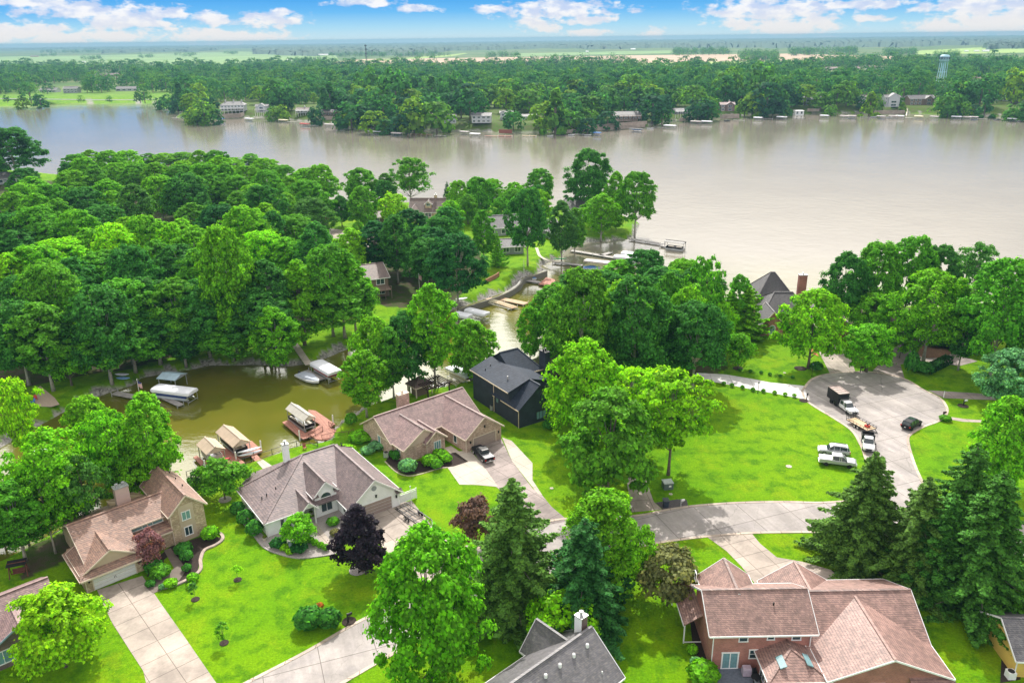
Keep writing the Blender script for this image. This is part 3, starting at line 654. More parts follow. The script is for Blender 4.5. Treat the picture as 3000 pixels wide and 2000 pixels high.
# --- white house
h = House('white_house', 'low white house with plum grey roof, arched front window and white chimney', 'house', 785.3, 1572.8, 36, SD_WHITE, SH_PLUM, WHITE)
h.box(0, 4.3, 0, 11.3, 0, 2.75); h.box(4.3, 11.4, 2.4, 12, 0, 2.75); h.box(7.8, 11.3, .4, 5, 0, 4.0); h.box(11.4, 19.6, -4.1, 13, 0, 2.75)
zf, zb_, zR = 2.62, 2.9, 6.15
h.slab([(-.45, -.45, zf), (4.6, -.45, zf), (12, 2.4, 3.62), (12, 9.7, zR), (10, 9.7, zR)]) ; h.slab([(4.6, -.45, zf), (16, -.45, zf), (16, 9.7, zR), (12, 9.7, zR), (8, 4, 4.1)])
h.r.v.clear(); h.r.f.clear()
h.slab([(-.45, -.45, zf), (11.4, -.45, zf), (11.4, 9.7, zR), (10, 9.7, zR)]); h.slab([(11.4, 1.5, 3.28), (16, 1.5, 3.28), (16, 9.7, zR), (11.4, 9.7, zR)])
h.slab([(-.45, -.45, zf), (10, 9.7, zR), (-.45, 11.6, zf)]); h.slab([(-.45, 11.6, zf), (10, 9.7, zR), (3, 14.6, 2.95)]); h.slab([(10, 9.7, zR), (16, 9.7, zR), (16, 14.6, 2.95), (3, 14.6, 2.95)])
for a, b in (((-.45, -.45, zf), (10, 9.7, zR)), ((-.45, 11.6, zf), (10, 9.7, zR)), ((10, 9.7, zR), (15.5, 9.7, zR))): h.r.bar((a[0], a[1], a[2] + .04), (b[0], b[1], b[2] + .04), .3, .09)
h.fascia((-.45, -.5, zf), (5.2, -.5, zf)); h.fascia((-.5, -.45, zf), (-.5, 11.6, zf)); h.fascia((7.3, -.5, zf), (7.9, -.5, zf))
h.wing(11.4, 19.6, -4.1, 13.2, 2.75, 6.05, 'v', ov=.5, hb=3.8, walls=False)
h.w.solid([(11.4, -4.1, 2.75), (19.6, -4.1, 2.75), (15.5, -4.1, 6.05)], [(11.4, -3.85, 2.75), (19.6, -3.85, 2.75), (15.5, -3.85, 6.05)])
h.wing(7.8, 11.3, .4, 7.5, 4.0, 5.75, 'v', ov=.42, walls=False); h.w.solid([(7.8, .4, 4.0), (11.3, .4, 4.0), (9.55, .4, 5.75)], [(7.8, .65, 4.0), (11.3, .65, 4.0), (9.55, .65, 5.75)])
h.wing(5.2, 7.3, -.9, 3.2, 2.9, 3.95, 'v', ov=.35, walls=False); h.w.solid([(5.2, -.9, 2.9), (7.3, -.9, 2.9), (6.25, -.9, 3.95)], [(5.2, -.75, 2.9), (7.3, -.75, 2.9), (6.25, -.75, 3.95)])
for u in (5.35, 7.15): h.t.box(u - .1, u + .1, -.95, -.75, 0, 2.9)
for u0, u1 in ((10.9, 12.2), (18.9, 20.1)): h.slab([(u0, -4.6, 2.55), (u1, -4.6, 2.55), (u1, -4.05, 3.0), (u0, -4.05, 3.0)])
for u0, u1 in ((7.35, 8.3), (10.8, 11.7)): h.slab([(u0, -.15, 3.8), (u1, -.15, 3.8), (u1, .45, 4.15), (u0, .45, 4.15)])
h.win('v-', 0, 2.35, .55, .75, 1.75, 1, 1, WHITE, CARGLASS); h.win('v-', 0, 3.4, .55, .75, 1.75, 1, 1, WHITE, CARGLASS)
h.win('v-', .4, 9.55, .7, 1.9, 2.3, 2, 1, WHITE, GLASS, arch=True); h.door('v-', 2.4, 6.3, 1.0, 2.1, SD_GREY); h.win('u-', 11.4, -2.0, .8, 1.0, 1.3, 1)
h.garage('v-', -4.1, 15.7, 5.1, 2.15, GD_TAN); h.wlamp('v-', -4.1, 19.1, 1.6); h.wlamp('v-', -4.1, 15.7, 2.9)
k = MB(); k.lathe((15.5, -4.12, 4.5), [(.42, -.03), (.42, .06), (.36, .06)], 16, 'y'); k.build('round_vent', SD_GREY, h.root)
h.done([(.05, -.08, 2.5)]); h.chimney(7.25, 8.15, 10.3, 11.1, 3, 8.3, SD_WHITE); h.vents([(3.6, 5.0, 4.5), (1.4, 5.2, 3.5), (2.2, 5.3, 3.7), (17, 10.5, 5.4), (16.8, 9.8, 5.5)], h=.45)

# --- pinkish brick house in the middle
h = House('brick_house', 'pale rose brick house with three front gables and a reddish roof beside the canal', 'house', 1187.1, 1358.0, 39.4, BR_ROSE, SH_ROSE, OFFWHITE)
h.wing(-.4, 18.2, 3.5, 13.2, 2.9, 6.0, 'u', ov=.4); h.wing(0, 7.9, 0, 7.9, 2.85, 5.35, 'v', ov=.4, walls=False); h.box(0, 7.9, 0, 8, 0, 2.85)
g = MB(); g.solid([(.1, -.02, 2.85), (7.8, -.02, 2.85), (3.95, -.02, 5.2)], [(.1, .25, 2.85), (7.8, .25, 2.85), (3.95, .25, 5.2)]); g.build('gable', SD_PINK, h.root)
h.wing(4.1, 8.0, -.55, 4.5, 2.9, 4.45, 'v', ov=.35); h.wing(10.3, 18.2, -3.7, 8, 2.85, 5.75, 'v', ov=.4)
h.slab([(3.6, -1.0, 2.75), (4.5, -1.0, 2.75), (5.4, -.55, 3.6), (4.4, .2, 3.6)], .1)
h.win('v-', -.55, 6.4, .95, 1.5, 1.4, 3, 1, WHITE, GLASS_T); h.win('u-', -.4, 7.6, 1.0, .9, 1.5, 1, 1, WHITE, GLASS_T); h.win('u-', 0, 1.9, 1.0, 1.1, 1.3, 2)
h.garage('v-', -3.7, 14.4, 4.9, 2.15, GD_TAN); h.wlamp('v-', -3.7, 11.2, 1.5); h.wlamp('v-', -3.7, 17.5, 1.5); h.wlamp('v-', -3.7, 14.4, 3.6); h.door('v-', 3.5, 9.3, 1.0, 2.1, SD_BROWN); h.win('u-', 10.3, -.5, .8, 1.0, 1.3, 1)
h.done([(4.15, -.63, 2.8), (10.25, -3.78, 2.8)]); h.chimney(6.9, 9.1, 12.3, 13.4, 0, 6.4, BR_ROSE, OFFWHITE)
# small hip-roofed summer house and pergola behind it
g = House('garden_pavilion', 'small brown hip-roofed pavilion between the brick chimney and the pergola', 'pavilion', 1221, 1166, 39.4, SD_BROWN, SH_BROWN, OFFWHITE)
g.wing(0, 3.6, 0, 3.0, 2.5, 3.7, 'u', ov=.4, ha=1.5, hb=1.5, walls=False)
g.w.box(.4, 3.2, .5, 2.6, 0, 2.5)
g.done()
for u in (-.1, 3.7):
    for v in (-.1, 3.1): b = MB(); b.box(u - .09, u + .09, v - .09, v + .09, 0, 2.5); b.build('post', OFFWHITE, g.root)
PERG = plain('pergola_wood', (.05, .028, .025), .8, var=.3)
pe = tag(empty('pergola', at(1255, 1175), R(39.4)), 'dark timber pergola with slanting rafters behind the rose brick house', 'pergola')
b = MB()
for u in (0, 5.2):
    for v in (0, 4): b.box(u - .1, u + .1, v - .1, v + .1, 0, 2.5)
b.build('posts', PERG, pe); b = MB()
for v in (0, 4): b.box(-.5, 5.7, v - .06, v + .06, 2.5, 2.72)
b.build('beams', PERG, pe); b = MB()
for i in range(13): u = -.3 + i * .48; b.box(u - .04, u + .04, -.7, 4.7, 2.72, 2.9)
b.build('rafters', PERG, pe)

# --- dark house
h = House('dark_house', 'two-storey navy black brick house with a black roof and gilded gutters', 'house', 1521.2, 1254.4, 33.5, BR_NAVY, SH_NAVY, plain('gutter_cream', (.62, .52, .36), .4))
h.wing(0, 9, 0, 9, 4.05, 7.7, 'v', ov=.42, walls=False, trim=False); h.box(0, 9, 0, 16.4, 0, 4.05); h.w.solid([(0, 0, 4.05), (9, 0, 4.05), (4.5, 0, 7.65)], [(0, .25, 4.05), (9, .25, 4.05), (4.5, .25, 7.65)])
h.fascia((-.46, -.4, 3.8), (-.46, 5.6, 3.8), .16); h.fascia((-.5, 7.7, 3.8), (-.5, 8.3, 3.8), .16)
h.box(0, 9, 3.3, 16.4, 4.05, 6.25)
h.slab([(-.5, 2.9, 6.3), (4.5, 2.9, 7.95), (4.5, 16.8, 7.95), (-.5, 16.8, 6.3)]); h.slab([(4.5, 2.9, 7.95), (9.4, 2.9, 6.3), (9.4, 16.8, 6.3), (4.5, 16.8, 7.95)]); h.fascia((-.54, 2.9, 6.28), (-.54, 16.8, 6.28), .18)
h.w.solid([(0, 3.35, 6.2), (9, 3.35, 6.2), (4.5, 3.35, 7.8)], [(0, 3.6, 6.2), (9, 3.6, 6.2), (4.5, 3.6, 7.8)])
h.wing(5.4, 11.6, 9.4, 19.4, 6.1, 9.3, 'u', ov=.4, hb=2.2, trim=False); h.fascia((6.6, 8.96, 6.0), (12.0, 8.96, 6.0), .18)
h.wing(9, 12, 2.5, 9.4, 3.2, 4.8, 'v', ov=.3, trim=False)
h.win('v-', 0, 5.0, .75, 2.3, 1.5, 3, 1, BLACK, GLASS_T); h.win('v-', 0, 5.4, 4.1, 1.1, 1.5, 1, 2, BLACK, GLASS); h.win('u-', 0, 7.4, 2.5, .9, 1.4, 2, 1, BLACK, GLASS_T)
h.done([(-.07, 8.6, 6.2), (-.06, .1, 3.9)]); h.chimney(12.0, 13.1, 8.3, 10.4, 0, 9.6, BR_NAVY, BLACK, 2); h.vents([(1.2, 13.5, 6.9), (2.6, 13.9, 7.3)], h=.5); h.vents([(1.9, 6.6, 7.0)], .13, 1.0, GALV)

# --- red brick house bottom right
h = House('red_brick_house', 'large two-storey red brick house with many rose shingle roofs and white gutters', 'house', 2079.5, 1958.0, .5, BR_RED, SH_PINK, WHITE)
h.wing(0, 11.2, 0, 8, 5.3, 7.75, 'u', ov=.55); h.wing(.9, 6.5, 4, 9.9, 5.3, 7.5, 'v', ov=.45)
h.wing(11.2, 24.4, 0, 11.4, 3.0, 5.95, 'u', ov=.5); h.wing(9.2, 17.2, 6, 11.6, 3.0, 5.6, 'v', ov=.4); h.wing(11.6, 24.5, -4.9, 5.2, 3.0, 5.6, 'v', ov=.45)
h.slab([(-2.3, 4.0, 2.85), (-.02, 4.4, 3.9), (-.02, 11.2, 3.9), (-2.3, 11.6, 2.85)]); h.slab([(-2.3, 11.6, 2.85), (-.02, 11.2, 3.9), (1.2, 11.6, 2.85)]); h.fascia((-2.34, 4.0, 2.83), (-2.34, 11.6, 2.83)); h.t.box(-2.2, -2.06, 4.2, 4.34, 0, 2.8); h.t.box(-2.2, -2.06, 11.1, 11.24, 0, 2.8); h.t.box(-2.2, -.02, 4.2, 4.3, .1, .2)
h.box(5.3, 11.5, -4.6, 0, 0, 2.55); h.wing(5.3, 11.5, -4.6, 1.2, 2.6, 3.9, 'v', ov=.4, ha=3.2, walls=False)
h.win('v-', 0, 3.5, 3.9, 1.1, 1.15, 1, 2); h.win('v-', 0, 6.6, 4.1, .9, .95, 1, 2); h.win('v-', 0, 9.5, 4.0, 1.1, 1.15, 1, 2); h.win('v-', 0, 4.8, 1.5, 1.0, 1.1, 1, 2)
h.win('v-', 0, 2.2, .12, 2.0, 2.1, 2, 1, WHITE, GLASS_T, name='sliding_door', fw=.16); h.win('u-', 5.3, -2.2, .5, 1.6, 1.7, 2)
h.win('v-', -4.9, 16.9, .8, 1.6, 1.3, 2); h.win('u-', 0, 8.9, 5.6, .8, 1.0, 1)
h.slab([(20.2, -5.9, 2.5), (25.0, -5.9, 2.5), (25.0, -4.9, 2.85), (20.2, -4.9, 2.85)], .1)
h.done([(.08, -.08, 5.2), (11.1, -.08, 5.2), (5.25, -4.68, 2.5)]); h.vents([(7.4, 2.4, 6.9)], .1, .5)
for (cu, cv, lab, du) in ((6.9, -2.9, 0, .75), (9.9, -2.7, 1, -.75)):
    k = MB(); a = 1.3 / 3.1 * 1.0
    zc = 3.9 - abs(cu - 8.4) * .42 + .22
    k.solid([(cu - .35, cv - .9, zc - .15 * (1 if lab == 0 else -1) - .06), (cu + .35, cv - .9, zc + .15 * (1 if lab == 0 else -1) - .06), (cu + .35, cv + .9, zc + .15 * (1 if lab == 0 else -1) - .06), (cu - .35, cv + .9, zc - .15 * (1 if lab == 0 else -1) - .06)],
            [(cu - .35, cv - .9, zc - .15 * (1 if lab == 0 else -1) + .06), (cu + .35, cv - .9, zc + .15 * (1 if lab == 0 else -1) + .06), (cu + .35, cv + .9, zc + .15 * (1 if lab == 0 else -1) + .06), (cu - .35, cv + .9, zc - .15 * (1 if lab == 0 else -1) + .06)])
    k.build('skylight', GLASS_T, h.roof)
pt = sheet('patio', [(0.1, -7), (5.2, -7), (5.2, -.05), (.1, -.05)], plain('slate', (.13, .15, .19), .8, var=.2), .05, px=False)
pt.location = h.root.matrix_basis @ Vector((2.65, -3.5, .05)); pt.rotation_euler.z = R(.5)

# --- grey roofed house bottom centre
h = House('grey_roof_house', 'house with dark grey roof and a row of tubular skylights at the bottom edge', 'house', 1401.8, 2000, 42.6, SD_CREAM, SH_GREY, WHITE, z0=2.8)
h.wing(-7, 11.7, -9.8, -.9, 2.95, 6.45, 'u', ov=.5); h.wing(7.0, 11.6, -5, .2, 2.95, 5.6, 'v', ov=.35)
h.done(); h.chimney(11.2, 12.2, -4.7, -3.7, 0, 7.6, BR_BROWN); k = MB(); k.box(11.15, 11.19, -4.72, -3.68, 3, 7.55); k.build('chimney_cladding', SD_WHITE, h.roof)
for i in range(5):
    u = 10.2 - i * 2.15; k = MB(); k.lathe((u, -6.5, 5.6), [(.2, 0), (.2, .35), (.15, .45), (.02, .5)], 12); k.build('tubular_skylight', WHITE, h.roof)
h.vents([(10.0, -8.9, 3.6)], .08, .6, WHITE)

# --- brown-grey house bottom left corner
h = House('corner_house', 'brown brick house with a faded rose grey roof cut by the left bottom corner', 'house', 0, 1742.3, 41.7, BR_BROWN, SH_ROSE, SD_BLUE, z0=6)
h.wing(-18, 4.7, -5.3, 5.3, 2.95, 5.85, 'u', ov=.5, trim=False); h.wing(-3.1, 4.3, -5.9, 0, 2.95, 5.2, 'v', ov=.45)
h.win('v-', -5.9, -1.7, .8, 2.0, 1.6, 2, 1, WHITE, GLASS_T); k = MB(); k.lathe((.6, -5.95, 4.0), [(.35, -.03), (.35, .05)], 14, 'y'); k.build('round_vent', SD_GREY, h.root); h.done()

# --- yellow house right edge
h = House('yellow_house', 'yellow sided house with a grey roof at the right bottom edge', 'house', 2978, 1935, -4, SD_YELLOW, SH_GREY, WHITE, z0=2.7)
h.wing(.5, 10, .5, 8, 2.8, 5.0, 'u', ov=.5); h.win('v-', .5, 3, .8, 1.2, 1.3, 2); h.done([(.42, .42, 2.7)])

# --- right hand houses by the lake
h = House('turreted_house', 'red brick house with a steep dark hip roof and a brick chimney by the lake', 'house', 2228, 984, -2, BR_RED, SH_DARK, OFFWHITE)
h.wing(0, 5.2, 0, 7, 3.0, 6.1, 'v', ov=.4); h.wing(1.5, 14, 5, 17, 3.4, 7.6, 'u', ov=.4, ha=4, hb=4); h.wing(2.2, 11, 13, 23, 5.8, 10.8, 'u', ov=.4, ha=4.0, hb=3.8)
h.wing(13, 21, -1.5, 10, 3.0, 5.6, 'v', ov=.4); h.win('v-', 0, 2.6, .6, 1.5, 1.4, 2, 1, WHITE, GLASS_T, arch=True); h.garage('v-', -1.5, 17, 5, 2.2, GD_RED); h.done(); h.chimney(13.4, 15.4, 17, 18.3, 0, 10.2, BR_RED)
h = House('ranch_house', 'long low brown brick house under the tall trees right of the turning circle', 'house', 2793, 1030, -6, BR_BROWN, SH_BROWN, OFFWHITE)
h.wing(0, 8, 0, 9, 2.9, 5.6, 'v', ov=.4); h.wing(-16, 1, 5, 14, 2.9, 5.6, 'u', ov=.4); h.win('v-', 0, 3.9, .7, 2.4, 1.6, 3, 1, BLACK, GLASS_T); h.win('v-', 5, -5, .8, 1.6, 1.4, 2); h.win('v-', 5, -11, .8, 1.6, 1.4, 2); h.done()
h = House('navy_house', 'dark blue sided house with white trim at the right edge', 'house', 2990, 1050, -10, SD_NAVY, SH_DARK, WHITE)
h.wing(0, 9, 0, 8, 4.2, 7, 'v', ov=.4); h.win('u-', 0, 2, 1, 1.1, 1.4, 2); h.done()

# --- houses on the wooded peninsula
def small_house(name, label, px, py, ang, L, W, ze, zr, wall, roof, trim=WHITE, axis='u', wins=2, dorm=0, hip=0, group=None, zb=0., deck=False, chim=None, gable=None, storeys=1, wm=None, z0=None):
    h = House(name, label, 'house', px, py, ang, wall, roof, trim, zb=zb, z0=zb if z0 is None else z0, group=group)
    h.wing(-L / 2, L / 2, 0, W, ze, zr, axis, ov=.5, ha=hip, hb=hip)
    if gable: g0, g1, gd, gze, gzr = gable; h.wing(g0, g1, -gd, W / 2, gze, gzr, 'v', ov=.4); h.win('v-', -gd, (g0 + g1) / 2, .9, min(2, (g1 - g0) * .5), 1.5, 2, 1, WHITE, wm or GLASS)
    for st in range(storeys):
        for i in range(wins):
            u = -L / 2 + L * (i + .5) / wins
            if gable and gable[0] - .6 < u < gable[1] + .6: continue
            h.win('v-', 0, u, .9 + st * 2.8, L / wins * .55, 1.5, 2, 1, WHITE, wm or GLASS, fw=.16)
    if dorm: h.wing(-1.3, 1.3, W * .12, W * .5, zr - 1.6, zr - .4, 'v', ov=.3); h.win('v-', W * .12, 0, zr - 2.4, 1.6, 1.0, 2)
    h.done()
    if chim: h.chimney(chim, chim + 1.1, W * .5, W * .5 + 1, ze, zr + 1.3, wall)
    if deck:
        d = MB(); d.box(-L / 2, L / 2, -3.2, -.03, 2.55, 2.75)
        for u in np.linspace(-L / 2 + .1, L / 2 - .1, 6): d.box(u - .08, u + .08, -3.15, -3.0, 0, 3.7)
        d.box(-L / 2, L / 2, -3.2, -3.1, 3.6, 3.72); d.build('deck', SD_BROWN, h.root)
    return h
small_house('gable_house', 'white house with a steep dark roof at the edge of the wood', 925, 672, 25, 7, 12, 4.2, 9.0, SD_WHITE, SH_DARK, axis='v', wins=1)
small_house('lake_house', 'low dark roofed house by the lake behind the white gabled house', 975, 640, -3, 16, 9, 3, 5.6, SD_BROWN, SH_DARK)
small_house('dormer_house', 'brown roofed house with a small dormer above its door on the peninsula', 1255, 641, -3, 15, 10, 3.0, 7.4, BR_TAN, SH_BROWN, wins=3, dorm=1, gable=(-7.5, -3.5, 5, 3, 5.4), chim=2)
small_house('garage_block', 'low brown garage block beyond the small turning circle', 1125, 655, -3, 14, 9, 2.6, 4.0, SD_BROWN, SH_BROWN, wins=2)
small_house('grey_house', 'pale grey roofed house half hidden by dark trees on the peninsula', 1480, 690, 12, 16, 10, 3.2, 6.6, SD_GREY, SH_GREY, wins=3, gable=(3, 7, 3, 3, 5.4))
small_house('bay_house', 'grey house with a white glazed gable facing the canal mouth', 1595, 697, 20, 12, 9, 3.0, 5.6, SD_GREY, SH_DARK, wins=2, gable=(1, 6, 3.5, 3, 5.0))
small_house('porch_house', 'house with a white pillared porch beside the canal garden', 1500, 745, 10, 8, 7, 2.8, 4.6, SD_GREY, SH_GREY, wins=2)
small_house('deck_house', 'dark roofed house with a timber deck above the canal', 1095, 872, 25, 9, 12, 5.6, 8.2, SD_BROWN, SH_BROWN, wins=2, storeys=2, deck=True)
small_house('pale_house', 'pale house glimpsed through treetops near the peninsula tip', 1700, 640, 10, 10, 9, 4.6, 7.4, SD_WHITE, SH_GREY, wins=2, storeys=1)
small_house('arched_house', 'rose brick house with an arched window in the left wood', 70, 982, 30, 8, 12, 6.0, 9.0, BR_ROSE, SH_BROWN, axis='v', wins=2, storeys=2)
small_house('shed_house', 'small grey house with a pale roof at the far left by the lake', 20, 540, 20, 12, 9, 3.0, 5.6, SD_GREY, SH_GREY, wins=2)
small_house('hidden_house', 'dark timber house among the trunks at the left edge', 10, 925, 20, 9, 9, 5, 7.6, SD_BROWN, SH_BROWN, wins=2)
# ------------------------------------------------------------------ vegetation
def unit(n): v = rng.normal(size=(n, 3)); return v / np.linalg.norm(v, axis=1)[:, None]
def quads(c, n, size, aspect=1.0):
    """leaf cards: centre c, normal n, edge size"""
    n = n / np.linalg.norm(n, axis=1)[:, None]
    r = unit(len(c)); a = np.cross(n, r); a /= np.linalg.norm(a, axis=1)[:, None] + 1e-9; b = np.cross(n, a)
    s = size[:, None] * .5; a = a * s; b = b * s * aspect
    k = n * s * .25                                     # slight fold so a card is never perfectly flat
    V = np.stack([c - a - b * .6 + k, c + a - b * .6 - k, c + a * .7 + b + k, c - a * .7 + b - k], 1).reshape(-1, 3)
    return V
def crown_mesh(name, H, W, base, ncl, nleaf, leaf, prof, cr=.13, flat=.8, up=.35, inner=.5, mat=LEAF, seed=0, droop=0., lobes=0):
    """broadleaf crown: clumps spread through the crown's volume, each a shell of leaf cards"""
    global rng
    old = rng; rng = np.random.default_rng(seed + 100)
    t = rng.random(ncl) ** .85; ang = rng.random(ncl) * 2 * pi
    rad = np.array([prof(q) for q in t]) * W / 2 * (1 - (1 - inner) * rng.random(ncl) ** 1.6)
    if lobes: rad *= 1 + .22 * np.sin(ang * lobes + t * 5 + seed) + .10 * np.sin(ang * (lobes + 2) - t * 9)
    cx, cy = rad * np.cos(ang), rad * np.sin(ang); cz = base + (H - base) * (.04 + .9 * t)
    C = np.column_stack([cx, cy, cz]); R_ = W * cr * (.6 + .8 * rng.random(ncl)) * (1.1 - .45 * t)
    axis = np.array([0, 0, base + (H - base) * .45])
    idx = np.repeat(np.arange(ncl), nleaf); d = unit(len(idx)); d[:, 2] = np.where(d[:, 2] < -.35, -d[:, 2], d[:, 2]); st_ = rng.random(len(idx)) < .14
    out = C[idx] - axis; out /= np.linalg.norm(out, axis=1)[:, None] + 1e-6
    rr = (.45 + .6 * rng.random(len(idx)) ** .5)
    P = C[idx] + d * np.array([1, 1, flat]) * (R_[idx] * rr * np.where(st_, 1.45, 1.))[:, None]
    P[:, 2] -= droop * np.hypot(P[:, 0], P[:, 1])
    N = d * .55 + out * .45 + np.array([0, 0, up]) + unit(len(idx)) * .55
    S = leaf * (.6 + .8 * rng.random(len(idx)))
    V = quads(P, N, S); Fq = np.arange(len(V)).reshape(-1, 4)
    me = npmesh(name, V, Fq, [mat]); rng = old
    return me, C, R_
def trunk_mesh(name, H, base, r, C, mat, nl=11, seed=0, lean=0.):
    random.seed(seed); mb = MB(); top = base + (H - base) * .72
    ax = [(math.sin(z * .35 + seed) * .12 * z / 6, math.cos(z * .3 + seed) * .10 * z / 6, z) for z in np.linspace(-.2, top, 7)]
    mb.tube(ax, [r * 1.35] + [r * (1 - .82 * k / 6) for k in range(1, 7)], 8)
    ids = list(range(len(C))); random.shuffle(ids)
    for i in ids[:nl]:
        c = C[i]; z0 = min(top * .95, max(base * .75, c[2] * .55)); k = z0 / top
        p0 = Vector((math.sin(z0 * .35 + seed) * .12 * z0 / 6, math.cos(z0 * .3 + seed) * .10 * z0 / 6, z0))
        p2 = Vector(c); p1 = (p0 + p2) / 2 + Vector((0, 0, -.05 * H * .3)); mb.tube([p0, p1, p2], [r * .42 * (1.2 - k), r * .26, r * .07], 5)
    return mb.mesh(name, mat, True)
P_round = lambda t: math.sqrt(max(0, 1 - (2 * t - .85) ** 2 / 1.35)) if t < 1 else .1
P_oak = lambda t: max(.12, (1 - (1.75 * t - .62) ** 2 * .72)) ** .5
P_tall = lambda t: max(.08, math.sin(pi * min(1, (t * .88 + .10)))) ** .7
P_flame = lambda t: max(.08, (1 - t) ** .65 * 1.05 * min(1, .45 + t * 3))
P_full = lambda t: max(.10, (1 - (1.55 * t - .45) ** 2 * .80)) ** .62
P_vase = lambda t: .35 + .65 * min(1, t * 1.7) if t < .75 else max(.15, 1 - (t - .75) * 2.2)
PROTO = {}
def broad(key, n, H, W, base, ncl, nleaf, leaf, prof, r, bark=None, nl=11, **kw):
    PROTO[key] = []
    for s in range(n):
        me, C, R_ = crown_mesh('crown_' + key, H, W, base, ncl, nleaf, leaf, prof, seed=s * 7 + len(key) * 13, **kw)
        PROTO[key].append((me, trunk_mesh('trunk_' + key, H, base, r, C, bark or BARK, nl, s), H, W))
broad('oak', 4, 20, 13.5, 5.0, 270, 105, .38, P_oak, .34, BARK_PALE, cr=.078, lobes=3, flat=.75)
broad('tall', 3, 20, 9.5, 4.0, 230, 95, .36, P_tall, .28, BARK_PALE, cr=.085, lobes=2, flat=.85)
broad('maple', 3, 10, 8.0, 1.6, 220, 105, .26, P_round, .2, cr=.085, lobes=3)
broad('flame', 2, 12, 7.5, 1.0, 230, 95, .27, P_flame, .2, cr=.072, lobes=3, flat=1.1)
broad('full', 2, 20, 15, 1.6, 300, 105, .40, P_full, .32, cr=.072, lobes=4, flat=.95, inner=.4, nl=22)
broad('locust', 3, 13, 12, 4.0, 105, 85, .36, P_vase, .22, cr=.095, flat=.45, inner=.25, lobes=4, nl=20)
broad('layer', 2, 11, 10, 1.2, 120, 150, .36, P_round, .24, cr=.12, flat=.42, up=.7, lobes=4)
broad('small', 3, 5, 4.2, 1.3, 60, 90, .22, P_round, .08, cr=.15, lobes=2, nl=9)
broad('sapling', 2, 2.6, 1.3, .9, 14, 30, .15, P_round, .035, cr=.2, nl=5)
broad('airy', 2, 17, 12, 5.0, 120, 85, .36, P_oak, .25, BARK_PALE, cr=.10, lobes=4, nl=26, inner=.2)
def spruce_mesh(seed, H=15., W=9., dens=1.0, card=.27, droop=.34, tiers=24):
    g = np.random.default_rng(seed); Ps, Ns, Ss = [], [], []
    for k in range(tiers):
        t = k / (tiers - 1); z0 = H * (.07 + .91 * t); L0 = W / 2 * (1 - t) ** .68 + .12
        nb = max(4, int((12 - 6 * t) * dens)); a0 = g.random() * 6.28
        for j in range(nb):
            a = a0 + 2 * pi * j / nb + g.normal() * .16; L = L0 * (.6 + .55 * g.random()) * (1 + .22 * math.sin(2 * a + seed) + .12 * math.sin(3 * a + t * 9)); u = np.array([math.cos(a), math.sin(a), 0]); s_ = np.array([-u[1], u[0], 0])
            m = int((16 + 34 * L) * 1.9 * dens); q = g.random(m) ** .75
            w_ = (1 - q) * L * .24 + .12; off = (g.random(m) * 2 - 1) * w_
            zz = z0 - droop * L * q ** 1.3 + .10 * L * q ** 4 * 1.6 - np.abs(off) * .35 - g.random(m) * .22
            P = u * (q * L)[:, None] + s_ * off[:, None]; P[:, 2] = zz; Ps.append(P)
            N = np.tile(np.array([0, 0, 1.]), (m, 1)) + u * .55 + g.normal(size=(m, 3)) * .38; Ns.append(N); Ss.append(card * (.55 + .9 * g.random(m)))
    P, N, S = np.concatenate(Ps), np.concatenate(Ns), np.concatenate(Ss)
    V = quads(P, N, S, .55); me = npmesh('crown_spruce', V, np.arange(len(V)).reshape(-1, 4), [NEEDLE])
    mb = MB(); mb.tube([(0, 0, -.2), (0, 0, H * .5), (0, 0, H * .97)], [W * .032, W * .02, .03], 8)
    for k in range(26):
        t = k / 26; a = k * 2.4; L = W / 2 * (1 - t) ** .8 * .8; z = H * (.06 + .8 * t); mb.tube([(0, 0, z), (math.cos(a) * L, math.sin(a) * L, z - droop * L * .7)], [.07, .015], 4)
    return me, mb.mesh('trunk_spruce', BARK, True), H, W
PROTO['spruce'] = [spruce_mesh(1), spruce_mesh(2, dens=.95), spruce_mesh(3, dens=1.05, droop=.34)]
PROTO['pine'] = [spruce_mesh(9, 12, 7.5, .62, .40, .06, 17)]
# colours of the crowns
CC = dict(Y=(.235, .52, .008), B=(.145, .42, .012), M=(.105, .34, .020), D=(.055, .235, .034), T=(.032, .175, .042), O=(.20, .21, .09), P=(.035, .022, .045), L=(.245, .58, .008), S=(.15, .38, .19), G=(.085, .25, .045), R=(.17, .115, .11), W=(.18, .46, .010))
used = {}
def tree(kind, x, y, H, W, col, label=None, group=None, cat='tree', name=None, z=None, var=.10, seed=None):
    P = PROTO[kind]; i = used.get(kind, 0); used[kind] = i + 1
    me, tr, H0, W0 = P[i % len(P)]
    nm = name or {'spruce': 'spruce_tree', 'pine': 'pine_tree', 'sapling': 'young_tree'}.get(kind, 'leafy_tree')
    e = empty(nm, (x, y, gz(x, y) - .05 if z is None else z), random.random() * 6.28); e.scale = (W / W0, W / W0, H / H0)
    tag(e, label, cat, group)
    c = bpy.data.objects.new('crown', me); COL.objects.link(c); c.parent = e
    b = CC[col] if isinstance(col, str) else col; f = 1 + random.uniform(-var, var); g = 1 + random.uniform(-var, var)
    if kind == 'spruce': b = (b[0] * 1.0, b[1] * .78, b[2] * .72)
    c.color = (b[0] * f * g, b[1] * f, b[2] * f, 1)
    t = bpy.data.objects.new('trunk', tr); COL.objects.link(t); t.parent = e
    return e
